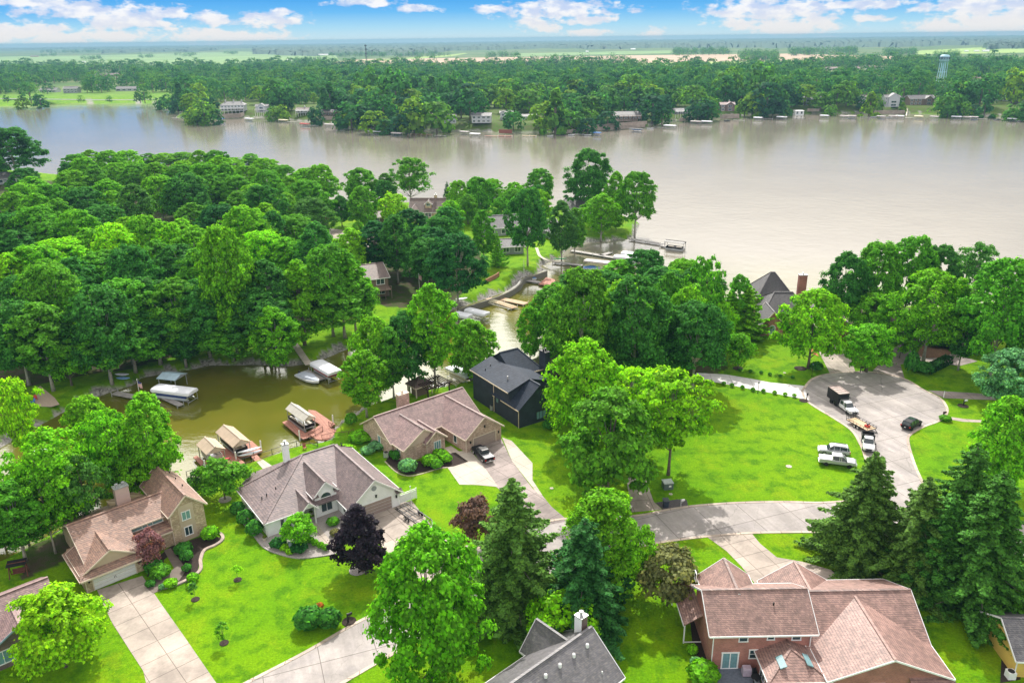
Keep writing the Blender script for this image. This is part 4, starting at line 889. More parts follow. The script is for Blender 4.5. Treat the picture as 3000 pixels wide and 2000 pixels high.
def T(kind, x, top, base, wpx, col, label, group=None, Hf=None, cat='tree', name=None, **kw):
    """x, top, base and width in the 2352 px wide view; Hf gives the height when the foot is hidden"""
    if Hf: p = at(x * D, top * D, Hf); H = Hf; q = (p.x, p.y)
    else: p = at(x * D, base * D); H = hgt(x * D, base * D, top * D); q = (p.x, p.y)
    s = math.sqrt(q[1] ** 2 + (CAMH - H * .5) ** 2) * .965; W = wpx * D * s / F * (.9 if kind not in ('spruce', 'pine') else 1.24)
    return tree(kind, q[0], q[1], H, W, col, label, group, cat, name, **kw)
random.seed(11)
TL = [
 # foreground, left to right
 ('layer', 152, 1350, 1530, 180, 'Y', 'yellow-green spreading tree in the bottom left corner beside the wide driveway'),
 ('locust', 62, 822, 1060, 125, 'Y', 'pale yellow-green tree at the left edge above the sandy fire pit'),
 ('maple', 212, 868, 1012, 112, 'W', 'yellow-green tree just left of the flagpole'),
 ('maple', 262, 892, 1085, 100, 'B', 'bright tree right of the sandy beach, in front of the long dock'),
 ('tall', 368, 893, 1150, 135, 'B', 'green tree below the white canopied boat, standing over the canal'),
 ('airy', 352, 985, 1125, 165, 'W', 'broad bright green tree beside the tan gabled boathouses'),
 ('locust', 275, 940, 1160, 150, 'B', 'airy tree with visible dark limbs above the left canal docks'),
 ('airy', 150, 985, 1225, 200, 'W', 'large green tree over the hidden white dock at the left'),
 ('tall', 60, 1100, 1290, 150, 'M', 'dark green tree at the left edge behind the corner house lawn'),
 ('maple', 8, 1060, 1240, 120, 'Y', 'yellow-green tree cut by the left edge above the corner house'),
 ('locust', 215, 1050, 1235, 120, 'G', 'tree with rusty orange leaf tips left of the tan house chimney'),
 ('airy', 128, 1075, 1270, 130, 'B', 'tree with a thick dark trunk by the canal behind the tan house'),
 ('tall', 168, 1090, 1215, 70, 'M', 'slender tree just left of the tan house chimney'),
 ('maple', 322, 1040, 1160, 120, 'W', 'yellowish tree top rising behind the tan house roof'),
 ('small', 517, 1060, 1147, 112, 'M', 'small round tree in a stone ring between the tan and white houses'),
 ('small', 465, 1082, 1140, 60, 'G', 'thin small tree behind the tan house wing'),
 ('flame', 832, 1155, 1310, 150, 'P', 'dark purple maple on the lawn of the white house'),
 ('small', 688, 1186, 1250, 78, 'B', 'little bright green tree in the gravel bed of the white house', .9),
 ('full', 995, 1205, 1570, 285, 'B', 'tall bright green tree in front of the street, right of the maple'),
 ('spruce', 1180, 1092, 1392, 245, 'G', 'feathery spruce left of the bright round tree beside the street'),
 ('full', 1388, 1125, 1352, 215, 'B', 'round bright green tree behind the dark spruce at the street bend'),
 ('spruce', 1338, 1185, 1430, 235, 'T', 'dark spruce in front of the round tree at the street bend'),
 ('small', 1095, 1148, 1255, 100, 'R', 'purple-brown smoke bush tree left of the feathery spruce'),
 ('small', 1290, 1368, 1470, 140, 'L', 'small yellow-green tree behind the grey roof chimney'),
 ('small', 1532, 1265, 1390, 135, 'O', 'small olive brown tree left of the red brick house'),
 ('full', 1340, 776, 1010, 192, 'L', 'bright yellow-green tree right of the dark house'),
 ('layer', 1395, 890, 1140, 215, 'M', 'dark layered tree beside the narrow driveway'),
 ('locust', 1535, 850, 1090, 235, 'W', 'golden tipped spreading tree at the left side of the big lawn'),
 ('locust', 1462, 842, 1030, 170, 'L', 'yellow-green tree joining the bright tree and the golden tipped one'),
 ('oak', 1335, 612, 900, 160, 'M', 'large green tree directly behind the dark house'),
 ('oak', 1452, 632, 900, 180, 'D', 'large dark tree rising behind the bright yellow-green tree'),
 ('tall', 1218, 700, 842, 72, 'B', 'slim tree between the dark house chimney and the canal'),
 ('maple', 1282, 672, 850, 100, 'M', 'green tree left of the large trees behind the dark house'),
 ('oak', 1590, 690, 895, 160, 'D', 'very dark tree at the end of the white driveway'),
 ('maple', 1540, 700, 870, 120, 'D', 'dark bushy tree left of the very dark tree'),
 ('tall', 1532, 618, 800, 80, 'M', 'slender tree top against the lake in the middle copse'),
 ('locust', 1612, 588, 800, 100, 'M', 'open crowned tree standing against the lake, left of the hip roofs'),
 ('maple', 1430, 640, 800, 120, 'W', 'yellowish crown in the back of the middle copse'),
 ('maple', 1570, 655, 830, 100, 'B', 'green tree in the back row of the middle copse'),
 ('maple', 1650, 690, 810, 75, 'W', 'yellow-green tree behind the pine left of the turreted house'),
 ('tall', 1690, 625, 770, 70, 'M', 'loose green tree behind the tall pine'),
 ('pine', 1712, 655, 778, 105, 'B', 'airy pine left of the red gable with the arched window'),
 ('pine', 1668, 668, 780, 85, 'B', 'paler pine behind the airy pine'),
 ('small', 1695, 768, 846, 72, 'B', 'small lawn tree in a mulch ring above the white driveway', 1),
 ('maple', 1856, 662, 846, 155, 'W', 'lawn tree with a bare slanting trunk before the turreted house', 1),
 ('maple', 1990, 742, 854, 115, 'B', 'dense round tree between the two driveways of the turning circle', .95),
 ('maple', 1998, 672, 800, 110, 'B', 'green tree behind the dense round tree by the turning circle'),
 ('small', 2066, 748, 822, 75, 'B', 'small layered tree at the entrance of the ranch house', 1),
 ('oak', 1925, 578, 772, 110, 'D', 'leftmost of the tall dark trees on the right lake shore'),
 ('oak', 1998, 552, 760, 120, 'M', 'second tall dark tree from the left on the right lake shore'),
 ('oak', 2072, 537, 750, 130, 'M', 'tallest of the dark trees on the right lake shore'),
 ('oak', 2135, 560, 750, 110, 'D', 'right hand tree of the tall dark row on the right lake shore'),
 ('airy', 2222, 555, 740, 120, 'G', 'thin topped tree on the lake shore behind the ranch house'),
 ('oak', 2120, 620, 832, 170, 'B', 'large pale green tree over the roof of the ranch house'),
 ('oak', 2272, 590, 872, 190, 'M', 'huge tree with a bare pale trunk right of the ranch house'),
 ('oak', 2345, 620, 850, 150, 'M', 'tall tree cut by the right edge behind the navy house'),
 ('tall', 2200, 700, 850, 80, 'D', 'dark tree in front of the ranch house wall'),
 ('tall', 2330, 740, 880, 80, 'M', 'green tree behind the silver leaved tree at the right edge'),
 ('maple', 2308, 800, 935, 130, 'S', 'silvery green round tree near the right edge', .95),
 ('maple', 2290, 912, 1125, 160, 'B', 'bright green tree on the right side lawn above the spruces'),
 ('spruce', 1972, 1032, 1290, 205, 'G', 'spruce in front of the parked pickup beside the street', ),
 ('spruce', 2090, 1090, 1335, 200, 'G', 'second spruce from the left in the right hand clump'),
 ('spruce', 2185, 1010, 1310, 200, 'D', 'farthest spruce of the right hand clump, behind the others'),
 ('spruce', 2235, 1075, 1400, 245, 'D', 'largest and nearest spruce of the right hand clump'),
 ('spruce', 2150, 1130, 1365, 180, 'D', 'spruce in the middle of the right hand clump'),
 ('maple', 2360, 1330, 1440, 90, 'M', 'green tree cut by the right edge above the yellow house'),
 # canal banks
 ('tall', 843, 800, 958, 110, 'B', 'slim trunked tree at the waterside left of the rose brick house'),
 ('maple', 868, 702, 905, 120, 'B', 'bright tree left of the leaning row beside the canal'),
 ('oak', 940, 700, 895, 125, 'D', 'dark tree of the waterside row behind the rose brick house'),
 ('tall', 905, 745, 915, 90, 'M', 'middle tree of the waterside row behind the rose brick house'),
 ('tall', 1000, 640, 890, 120, 'B', 'tallest tree of the waterside row, with a bare trunk'),
 ('maple', 1085, 718, 862, 118, 'B', 'round bright tree on the canal bank left of the dark house'),
 ('flame', 700, 592, 792, 165, 'B', 'bright tree with an uneven top beside the timber footbridge'),
 ('tall', 640, 672, 842, 105, 'B', 'pale green tree standing at the water left of the footbridge'),
 ('tall', 818, 588, 765, 115, 'B', 'green tree in front of the deck house'),
 ('tall', 812, 520, 650, 85, 'W', 'yellow tinted tree left of the small turning circle'),
 ('tall', 740, 505, 700, 110, 'D', 'dark tree behind the bright uneven tree'),
 ('oak', 1052, 518, 695, 135, 'T', 'large teal green tree above the curved lawn'),
 ('oak', 985, 545, 670, 110, 'D', 'dark tree behind the large teal tree on the peninsula'),
 ('tall', 915, 488, 650, 90, 'D', 'dark narrow tree above the deck house'),
 ('tall', 1112, 478, 610, 62, 'M', 'narrow upright tree in front of the grey house'),
 ('pine', 1142, 530, 612, 40, 'B', 'thin pine beside the narrow upright tree'),
 ('oak', 1212, 428, 610, 100, 'D', 'dark two-trunked tree on the lawn by the canal mouth'),
 ('tall', 1290, 440, 588, 75, 'G', 'tall tree with bare trunks by the small beach'),
 ('tall', 1320, 455, 575, 60, 'M', 'second bare trunked tree by the small beach'),
 ('tall', 1380, 430, 545, 85, 'W', 'yellowish tree on the peninsula tip'),
 ('oak', 1458, 378, 535, 95, 'M', 'large spreading tree at the very tip of the peninsula'),
 ('oak', 1350, 340, 500, 105, 'D', 'tall open tree against the lake near the peninsula tip'),
 ('tall', 1412, 390, 520, 60, 'B', 'bright tree left of the spreading tip tree'),
 ('small', 1415, 495, 530, 30, 'B', 'small tree in the lawn of the peninsula tip'),
 ('maple', 1240, 385, 475, 72, 'M', 'round topped tree against the lake, right of centre'),
 ('maple', 1180, 432, 505, 70, 'M', 'green tree behind the dark two-trunked tree'),
 ('small', 1035, 462, 527, 58, 'B', 'round bushy bright tree beside the dormer house drive'),
 ('small', 1005, 515, 555, 40, 'M', 'small dark round tree by the dormer house drive'),
 ('maple', 1100, 405, 500, 80, 'M', 'dark round tree right of the small blue spruce'),
 ('maple', 1055, 412, 500, 55, 'B', 'olive tree behind the round bushy tree'),
 ('maple', 1075, 445, 515, 55, 'M', 'green tree in front of the olive tree'),
 ('spruce', 1029, 415, 490, 34, 'T', 'small dark blue spruce against the lake'),
 ('airy', 945, 360, 478, 105, 'M', 'large open tree against the lake, left of the dormer house'),
 ('maple', 833, 385, 475, 85, 'M', 'round dark green tree against the lake above the turning circle'),
 ('tall', 888, 395, 475, 50, 'G', 'thin airy tree beside the round dark green tree'),
 ('small', 906, 445, 520, 70, 'Y', 'yellow tree left of the dormer house'),
 ('maple', 838, 425, 530, 75, 'M', 'tall lawn tree beside the parked white car'),
 ('maple', 786, 448, 520, 52, 'D', 'dark lawn tree right of the white gabled house'),
 ('small', 824, 510, 545, 32, 'B', 'low bright bush tree by the small turning circle'),
 ('maple', 1152, 452, 520, 55, 'M', 'round tree behind the grey house roof'),
 ('oak', 42, 290, 418, 130, 'D', 'huge dark tree at the far left against the lake'),
 ('small', 8, 365, 415, 35, 'M', 'conical tree beside the small grey house at the far left'),
 ('maple', 742, 375, 470, 78, 'B', 'spreading tree at the right end of the left wood'),
 ('maple', 165, 757, 885, 115, 'B', 'bright tree at the near edge of the left wood above the shaded lawn'),
 ('maple', 125, 675, 830, 150, 'B', 'round bright tree in front of the arched window house'),
 ('oak', 545, 512, 812, 140, 'B', 'tall wood edge tree with a long pale bare trunk'),
]
for r_ in TL:
    kind, x, top, base, wpx, col, label = r_[:7]
    if label.startswith('tall bright green tree in front'): pass
    T(kind, x, top, base, wpx, col, label)
# the left wood: rows of crown tops from the lake side to the canal side
CN = dict(Y='yellow-green', B='bright green', M='mid green', D='dark green', T='teal green', W='yellowish', G='grey-green')
ROWS = [('lakeside row', 17, [(172, 352), (205, 340), (245, 345), (290, 344), (335, 338), (375, 338), (415, 336), (455, 342), (495, 344), (530, 348), (572, 338), (610, 362), (650, 378), (692, 384)], 'MWBW'),
        ('second row', 18, [(75, 440), (115, 420), (158, 390), (215, 376), (262, 372), (312, 374), (362, 370), (412, 376), (465, 372), (515, 372), (565, 378), (612, 388), (660, 402), (705, 412)], 'MBWGMB'),
        ('third row', 20, [(20, 486), (70, 470), (125, 452), (182, 428), (242, 412), (300, 418), (358, 402), (420, 396), (480, 398), (540, 402), (598, 422), (655, 440), (712, 452)], 'BMDGDMB'),
        ('fourth row', 20, [(45, 525), (105, 505), (165, 480), (225, 470), (440, 462), (500, 468), (560, 470), (620, 480), (672, 492)], 'BMBDTDM'),
        ('fifth row', 21, [(15, 575), (75, 560), (135, 545), (195, 520), (255, 512), (320, 492), (385, 508), (440, 520), (600, 528), (655, 540)], 'BBMBLB'),
        ('sixth row', 21, [(40, 625), (100, 600), (160, 585), (225, 575), (290, 560), (350, 548), (410, 560), (470, 560), (600, 590), (745, 560)], 'MBMBMD'),
        ('seventh row', 20, [(20, 690), (75, 690), (210, 650), (270, 640), (330, 630), (395, 640), (455, 640), (510, 650), (600, 660), (780, 640)], 'DMDMTM'),
        ('canal side row', 17, [(225, 725), (285, 715), (345, 700), (405, 705), (465, 705), (520, 712), (590, 700)], 'MDMDT')]
for ri, (rn, H, lst, cols) in enumerate(ROWS):
    for k, (x, y) in enumerate(lst):
        hh = H * random.uniform(.82, 1.14); p = at(x * D, y * D, hh)
        if sdf([[p.x, p.y]])[0] < 1.5:
            for hh in np.arange(hh, 8, -1.0):
                p = at(x * D, y * D, hh)
                if sdf([[p.x, p.y]])[0] > 1.5: break
        col = cols[(k * 3 + ri) % len(cols)]; kind = ('oak', 'tall', 'oak')[(k + ri) % 3]
        side = 'left end' if k < len(lst) / 4 else ('left half' if k < len(lst) / 2 else ('right half' if k < len(lst) * .75 else 'right end'))
        nth = sum(1 for j in range(k) if j // 1 >= 0)
        ordn = ['first', 'second', 'third', 'fourth', 'fifth', 'sixth', 'seventh', 'eighth', 'ninth', 'tenth', 'eleventh', 'twelfth', 'thirteenth', 'fourteenth'][k]
        tree(kind, p.x, p.y, hh, random.uniform(12.5, 16) if kind == 'oak' else random.uniform(9.5, 12), col, f'{CN.get(col, "pale green")} tree, {ordn} from the left in the {rn} of the wood', 'trees of the left wood')

placed = [(o.location.x, o.location.y) for o in COL.objects if o.type == 'EMPTY' and o.get('category') == 'tree']
houses = [(o.location.x, o.location.y) for o in COL.objects if o.get('category') == 'house']
def fill(poly, n, gap, H0, H1, cols, lab, kinds=('oak', 'tall'), W0=9, W1=12.5, hgap=15):
    q = np.array([list(at(x, y))[:2] for x, y in poly]); lo, hi = q.min(0), q.max(0); k = 0; got = 0
    while got < n and k < 6000:
        k += 1; x, y = random.uniform(lo[0], hi[0]), random.uniform(lo[1], hi[1])
        if not inpoly(np.array([[x, y]]), q)[0] or min((x - a) ** 2 + (y - b) ** 2 for a, b in placed) < gap ** 2 or min((x - a) ** 2 + (y - b) ** 2 for a, b in houses) < hgap ** 2: continue
        if sdf([[x, y]])[0] < 2.5: continue
        placed.append((x, y)); got += 1; kk = random.choice(kinds); c = random.choice(cols); sx, sy = proj((x, y, 10)); q0 = (max(0, min(p[0] for p in poly)), max(p[0] for p in poly)); y0_ = (min(p[1] for p in poly), max(p[1] for p in poly)); gy = proj((x, y, 0))[1]; part = ('far' if gy < y0_[0] + (y0_[1] - y0_[0]) * .33 else ('near' if gy > y0_[0] + (y0_[1] - y0_[0]) * .66 else 'inner')) + ' ' + ['left', 'left centre', 'centre', 'right centre', 'right'][min(4, max(0, int((sx - q0[0]) / (q0[1] - q0[0]) * 5)))]
        tree(kk, x, y, random.uniform(H0, H1), random.uniform(W0, W1), c, f'{CN.get(c, "green")} tree filling the {part} part of the {lab}', f'{CN.get(c, "green")} trees filling the {part} part of the {lab}')
    print('fill', lab, got)
fill([(-250, 545), (0, 515), (300, 545), (700, 565), (900, 590), (940, 640), (930, 760), (1000, 860), (880, 960), (740, 960), (560, 1010), (420, 1040), (330, 1060), (150, 1090), (-100, 1110), (-420, 1000)], 42, 8.2, 14, 19, 'BMBDW', 'left wood', W0=10, W1=14)
fill([(60, 1585), (160, 1560), (230, 1540), (300, 1512), (310, 1530), (240, 1560), (170, 1600), (60, 1640)], 8, 4.5, 12, 15, 'BWYB', 'near canal bank', ('maple', 'tall', 'locust'), 6.5, 9, 9)
fill([(1090, 560 + 60), (1240, 612), (1500, 615), (1700, 630), (1840, 650), (1850, 680), (1700, 690), (1640, 700), (1560, 720), (1420, 700), (1330, 690), (1120, 640)], 13, 9, 11, 16, 'MBDW', 'peninsula tip gardens', ('maple', 'tall', 'oak'), 8, 11, 20)
fill([(1080, 790), (1150, 750), (1240, 710), (1400, 730), (1400, 800), (1330, 850), (1250, 880), (1150, 890)], 7, 8, 14, 18, 'DTDM', 'dark canal slope', ('oak', 'tall'), 10, 13, 10)
fill([(1590, 1010), (1700, 930), (1820, 890), (2000, 890), (2080, 950), (2080, 1060), (1960, 1090), (1850, 1100), (1700, 1080)], 14, 7, 13, 17, 'MDB', 'middle copse')
# ---------------------------------------------------------------- trees across the lake
def far_proto(seed, tall=1.0, conifer=False, nq=150):
    g = np.random.default_rng(seed); n = 30; H, W = 14., 14.
    if conifer: t = g.random(n); rad = (1 - t) * 4.5; H = 14.
    else: t = g.random(n); rad = np.array([P_oak(q) for q in t]) * W / 2 * (.55 + .45 * g.random(n))
    a = g.random(n) * 6.28; C = np.column_stack([rad * np.cos(a), rad * np.sin(a), 1.0 + (H - 2.5) * t]); idx = np.repeat(np.arange(n), nq // 10)
    d = g.normal(size=(len(idx), 3)); d /= np.linalg.norm(d, axis=1)[:, None]; d[:, 2] = np.abs(d[:, 2]) * .9 - .1
    out = C[idx] - np.array([0, 0, H * .4]); out /= np.linalg.norm(out, axis=1)[:, None]
    P = C[idx] + d * (2.1 if not conifer else 1.1); N = d * .7 + out * .6 + np.array([0, 0, .3]) + g.normal(size=d.shape) * .25
    V = quads(P, N, 1.5 * (.6 + .7 * g.random(len(idx)))); V[:, 2] *= tall
    Fq = np.arange(len(V)).reshape(-1, 4)
    tv = np.array([(x * .3, y * .3, z) for z in (-1, H * .6) for x, y in ((-1, -1), (1, -1), (1, 1), (-1, 1))]); b = len(V)
    tf = np.array([(b, b + 1, b + 5, b + 4), (b + 1, b + 2, b + 6, b + 5), (b + 2, b + 3, b + 7, b + 6), (b + 3, b, b + 4, b + 7)])
    return np.vstack([V, tv]), np.vstack([Fq, tf]), np.concatenate([np.zeros(len(Fq)), np.ones(4)])
FP = [far_proto(1), far_proto(2), far_proto(3, 1.25), far_proto(4, .85), far_proto(5, 1.0, True)]
FARM = [npmesh('far_tree', V, Fq, [LEAF, BARK], m) for V, Fq, m in FP]
FARC = [(.06, .20, .035), (.09, .24, .03), (.03, .14, .04), (.13, .27, .02), (.04, .17, .04), (.045, .18, .06), (.02, .10, .045)]
# picture boxes of buildings on the far bank: keep crowns from hiding them
KEEP = [(140, 250, 30, 22), (207, 246, 26, 26), (372, 252, 38, 12), (682, 300, 44, 36), (767, 304, 22, 26), (890, 312, 30, 24), (962, 315, 30, 22), (948, 297, 12, 14), (1273, 320, 22, 22), (1319, 340, 22, 22), (1410, 335, 36, 22), (1482, 320, 26, 30),
        (1550, 335, 26, 14), (1838, 336, 46, 14), (1997, 324, 26, 14), (2131, 310, 26, 24), (2378, 290, 32, 30), (2617, 288, 34, 28), (2700, 290, 42, 20), (2942, 282, 24, 24), (2521, 284, 20, 20), (2758, 200, 20, 75), (2470, 198, 60, 10), (2565, 194, 26, 10), (2875, 225, 34, 10), (319, 212, 40, 14), (2342, 318, 18, 14)]
# open grass on the far left
OPEN = [[(-50, 282), (130, 282), (140, 300), (-50, 312)], [(140, 286), (230, 282), (480, 272), (480, 300), (140, 304)], [(2890, 312), (3100, 298), (3100, 330), (2900, 330)]]
def in_open(x, y):
    for q in OPEN:
        if inpoly(np.array([[x, y]]), np.array(q, float))[0]: return True
    return False
shx = np.array([p[0] for p in SHORE_PX], float); shy = np.array([p[1] for p in SHORE_PX], float)
def shore_y(x): return (-8 if x >= 600 else 0) + float(np.interp(x, [-900, 0, 200, 450, 530, 640, 740, 810, 870, 930, 1000, 1080, 1150, 1280, 1390, 1500, 1600, 1700, 1800, 1900, 1990, 2060, 2150, 2250, 2400, 2600, 2850, 3000, 3900],
                                   [335, 309, 303, 303, 335, 352, 352, 356, 362, 367, 374, 387, 391, 391, 393, 397, 396, 390, 382, 377, 360, 353, 347, 342, 341, 339, 346, 353, 385]))
cand = []
rr = random.Random(5)
y = 396.0
while y > 176:
    step = 9.5 * (y - 112) / 64
    x = -140 + rr.random() * step
    while x < 3140:
        yy = y + rr.uniform(-3, 3); xx = x + rr.uniform(-.25, .25) * step
        x += step * rr.uniform(.55, 1.05)
        if yy > shore_y(xx) - 8: continue
        if xx < 520 and yy > 277 and not (30 < xx < 132 and yy > 280): 
            if rr.random() < .9: continue
        if in_open(xx, yy): continue
        top_lim = 191 + 6 * math.sin(xx * .004) + 3 * math.sin(xx * .03) + (9 if 950 < xx < 1500 else 0) + (5 if xx > 1830 else 0)
        if yy < top_lim + rr.uniform(-4, 10): continue
        sc = rr.uniform(.65, 1.1) if rr.random() < .4 else rr.uniform(1.1, 1.75)
        if yy > 285: sc *= rr.uniform(.9, 1.35)
        k_ = (yy - 130.9 + .01257 * xx) / 64; wpx = 12 * sc * k_; hpx = 13 * sc * k_
        bad = False
        for (kx, ky, kw_, kh) in KEEP:
            if yy > ky - 2 and abs(xx - kx) < kw_ + wpx * .3 and yy - hpx < ky + kh * .4 and yy - 2 > ky - kh: bad = True
        if bad and rr.random() < .80: continue
        cand.append((yy, xx, sc))
    y -= max(3.4, (y - 112) * .048)
cand += [(304, 66, 1.3), (302, 92, 1.6), (303, 118, 1.2), (300, 22, .7), (301, 238, .6), (300, 320, .6), (300, 412, 1.0), (300, 425, 1.3), (306, 470, 1.1), (310, 500, 1.4), (316, 520, 1.2), (345, 575, 1.4), (347, 600, 1.6), (346, 625, 1.3), (338, 560, 1.2)]
cand.sort(reverse=True)
LAND = [(0, 'above the far left grass bank'), (470, 'near the three-chimney house'), (760, 'by the far deck houses'), (1010, 'by the far striped canopies'), (1260, 'by the central far white houses'), (1560, 'above the far stone terraces'), (1900, 'right of the far terraces'), (2200, 'by the far gabled grey house'), (2500, 'by the far three-storey house'), (2720, 'below the water tower')]
CW = ['mid green', 'fresh green', 'dark green', 'yellowish green', 'deep green', 'cool green', 'blackish green']
ind, rest = cand[:290], cand[290:]; print('far trees', len(cand))
for (yy, xx, sc) in ind:
    p = at(xx, yy, FZ); z = gz(p.x, p.y); ci = rr.randrange(7); mi = rr.choice([0, 0, 1, 1, 2, 3, 3, 4])
    o = bpy.data.objects.new('far_tree', FARM[mi]); COL.objects.link(o); o.location = (p.x, p.y, z); o.scale = (sc, sc, sc * rr.uniform(.85, 1.15)); o.rotation_euler.z = rr.random() * 6.28; o.color = (*FARC[ci], 1)
    land = [l for x0, l in LAND if xx >= x0 or x0 == 0][-1]; size = 'small' if sc < .95 else ('large' if sc > 1.25 else 'medium sized')
    pos = 'at the waterline' if yy > shore_y(xx) - 16 else ('behind the waterfront' if yy > shore_y(xx) - 40 else 'farther inland')
    tag(o, f'{size} {CW[ci]} tree {pos} {land}', 'tree', f'{size} {CW[ci]} trees {pos} {land}')
def merged(name, lst, protos, zf, col, label, cat='trees', mats=None):
    Vs, Fs, Ms, n = [], [], [], 0
    for (x, y, z, sc) in lst:
        V, Fq, m = protos[rr.randrange(len(protos))]; a = rr.random() * 6.28; c, s = math.cos(a), math.sin(a)
        Q = V * sc; Q = np.column_stack([Q[:, 0] * c - Q[:, 1] * s + x, Q[:, 0] * s + Q[:, 1] * c + y, Q[:, 2] * rr.uniform(.85, 1.15) + z])
        Vs.append(Q); Fs.append(Fq + n); Ms.append(m); n += len(V)
    o = bpy.data.objects.new(name, npmesh(name, np.vstack(Vs), np.vstack(Fs), mats or [LEAF_FAR, BARK], np.concatenate(Ms))); COL.objects.link(o); o.color = (*col, 1)
    return tag(o, label, cat, kind='stuff')
# leaf material whose tone drifts from place to place, for merged woods
m = bpy.data.materials.new('wood_leaves'); m.use_nodes = True; m.node_tree.nodes.clear(); t = NT(m.node_tree); g_ = t.node('ShaderNodeNewGeometry')
n_ = t.noise(g_.outputs['Position'], .06, 1); f_ = t.smooth(g_.outputs['Random Per Island'], 0, 1, .7, 1.3)
c_ = t.ramp(n_, [(.34, (.022, .10, .04)), (.5, (.05, .19, .045)), (.64, (.11, .27, .04))]); c_ = t.mix(1., c_, t.comb(f_, f_, f_), 'MULTIPLY')
d_ = t.node('ShaderNodeBsdfDiffuse'); t.set(d_.inputs[0], c_); tr_ = t.node('ShaderNodeBsdfTranslucent'); t.set(tr_.inputs[0], t.mix(1., c_, (1.4, 1.2, .7), 'MULTIPLY'))
mx = t.node('ShaderNodeMixShader'); mx.inputs[0].default_value = .3; t.l.new(d_.outputs[0], mx.inputs[1]); t.l.new(tr_.outputs[0], mx.inputs[2]); oo = t.node('ShaderNodeOutputMaterial'); t.l.new(mx.outputs[0], oo.inputs[0]); LEAF_FAR = m
FP2 = [far_proto(11, nq=60), far_proto(12, 1.15, nq=60), far_proto(13, .9, nq=60)]
merged('far_woods', [(*at(xx, yy, FZ)[:2], FZ, sc) for yy, xx, sc in rest], FP2, FZ, (1, 1, 1), 'hazy mass of town trees reaching inland across the lake', 'woods')

# fields and distant woods
FIELD_G = plain('field_green', (.16, .27, .08), .95, var=.25, scale=.004); FIELD_L = plain('field_light', (.25, .37, .08), .95, var=.2, scale=.006); FIELD_T = plain('field_tan', (.43, .31, .215), .95, var=.18, scale=.006)
def field(pts, mat, dz): sheet('field', pts, mat, dz, 0, zb=FZ)
field([(-300, 172), (300, 162), (700, 152), (980, 158), (1000, 186), (700, 196), (-300, 214)], FIELD_G, .06)
field([(950, 192), (985, 181), (1070, 174), (1300, 171), (1500, 168), (2000, 161), (2320, 158), (2700, 168), (2700, 178), (2200, 180), (1850, 186), (1500, 190), (1000, 200)], FIELD_T, .12)
field([(1000, 182), (1100, 176), (1300, 163), (1360, 156), (1372, 157), (1320, 166), (1110, 179)], FIELD_L, .18)
field([(1840, 186), (2100, 181), (2400, 181), (2400, 208), (1850, 205)], FIELD_L, .2)
field([(2600, 176), (3300, 162), (3300, 200), (2600, 196)], FIELD_L, .2)
field([(2640, 152), (2900, 138), (3300, 136), (3300, 150), (2700, 160)], FIELD_L, .22)
field([(1500, 158), (1960, 148), (2000, 156), (1500, 166)], FIELD_G, .22)
def woods_patch(poly, n, label, sc=(1.2, 2.0)):
    q = np.array(poly, float); out = []; lo, hi = q.min(0), q.max(0); k = 0
    while len(out) < n and k < n * 30:
        k += 1; x, y_ = rr.uniform(lo[0], hi[0]), rr.uniform(lo[1], hi[1])
        if inpoly(np.array([[x, y_]]), q)[0]: p = at(x, y_, FZ); out.append((p.x, p.y, FZ, rr.uniform(*sc)))
    merged('distant_woods', out, FP3, FZ, (1, 1, 1), label, 'woods')
FP3 = [far_proto(21, nq=20), far_proto(22, .9, nq=20)]
for poly, n, l, s in [
    ([(120, 149), (325, 146), (325, 157), (120, 157)], 130, 'long dark wood on the horizon fields at the far left', (1.1, 1.6)),
    ([(238, 173), (300, 171), (300, 177), (238, 178)], 22, 'small dark clump in the left fields above the town', (1.0, 1.4)),
    ([(405, 167), (450, 166), (450, 171), (405, 172)], 16, 'second small clump in the left fields', (1, 1.4)),
    ([(515, 162), (575, 160), (575, 168), (515, 169)], 20, 'clump beside the pale farm roof in the left fields', (1, 1.5)),
    ([(650, 156), (695, 155), (695, 161), (650, 161)], 16, 'clump right of centre in the left fields', (1, 1.4)),
    ([(120, 164), (170, 163), (170, 168), (120, 168)], 14, 'low clump below the long dark wood', (.9, 1.3)),
    ([(860, 178), (950, 176), (955, 186), (865, 189)], 40, 'tree clump left of the lattice mast', (.9, 1.4)),
    ([(965, 162), (1300, 158), (1320, 166), (1240, 170), (965, 168)], 130, 'wood strip crossing the fields behind the lattice mast', (1.0, 1.6)),
    ([(1420, 165), (1520, 162), (1520, 169), (1420, 170)], 30, 'round clump on the tan field edge', (1.1, 1.6)),
    ([(1970, 152), (2130, 148), (2140, 162), (1970, 165)], 110, 'square wood standing on the tan field', (1.2, 1.8)),
    ([(2165, 163), (2280, 162), (2282, 181), (2165, 182)], 110, 'dense square wood before the green field', (1.2, 1.8)),
    ([(2312, 152), (2510, 148), (2512, 162), (2312, 165)], 130, 'wood left of the water tower on the tan field', (1.2, 1.8)),
    ([(2415, 180), (2592, 178), (2592, 196), (2415, 198)], 130, 'dark wood just left of the water tower', (1.1, 1.6)),
    ([(2590, 156), (2680, 152), (2680, 166), (2590, 168)], 60, 'wood behind the water tower to its left', (1.1, 1.7)),
    ([(2740, 168), (2808, 166), (2808, 174), (2740, 176)], 30, 'clump right behind the water tower', (1.1, 1.6)),
    ([(1560, 181), (1640, 176), (1850, 172), (1860, 182), (1700, 190), (1560, 192)], 60, 'scattered field edge trees right of centre', (.9, 1.7)),
    ([(2690, 186), (3060, 184), (3060, 204), (2690, 206)], 160, 'tree belt right of the water tower', (1.0, 1.5))]:
    woods_patch(poly, n, l, s)
def hor_y(x): return 130.9 - .01257 * x
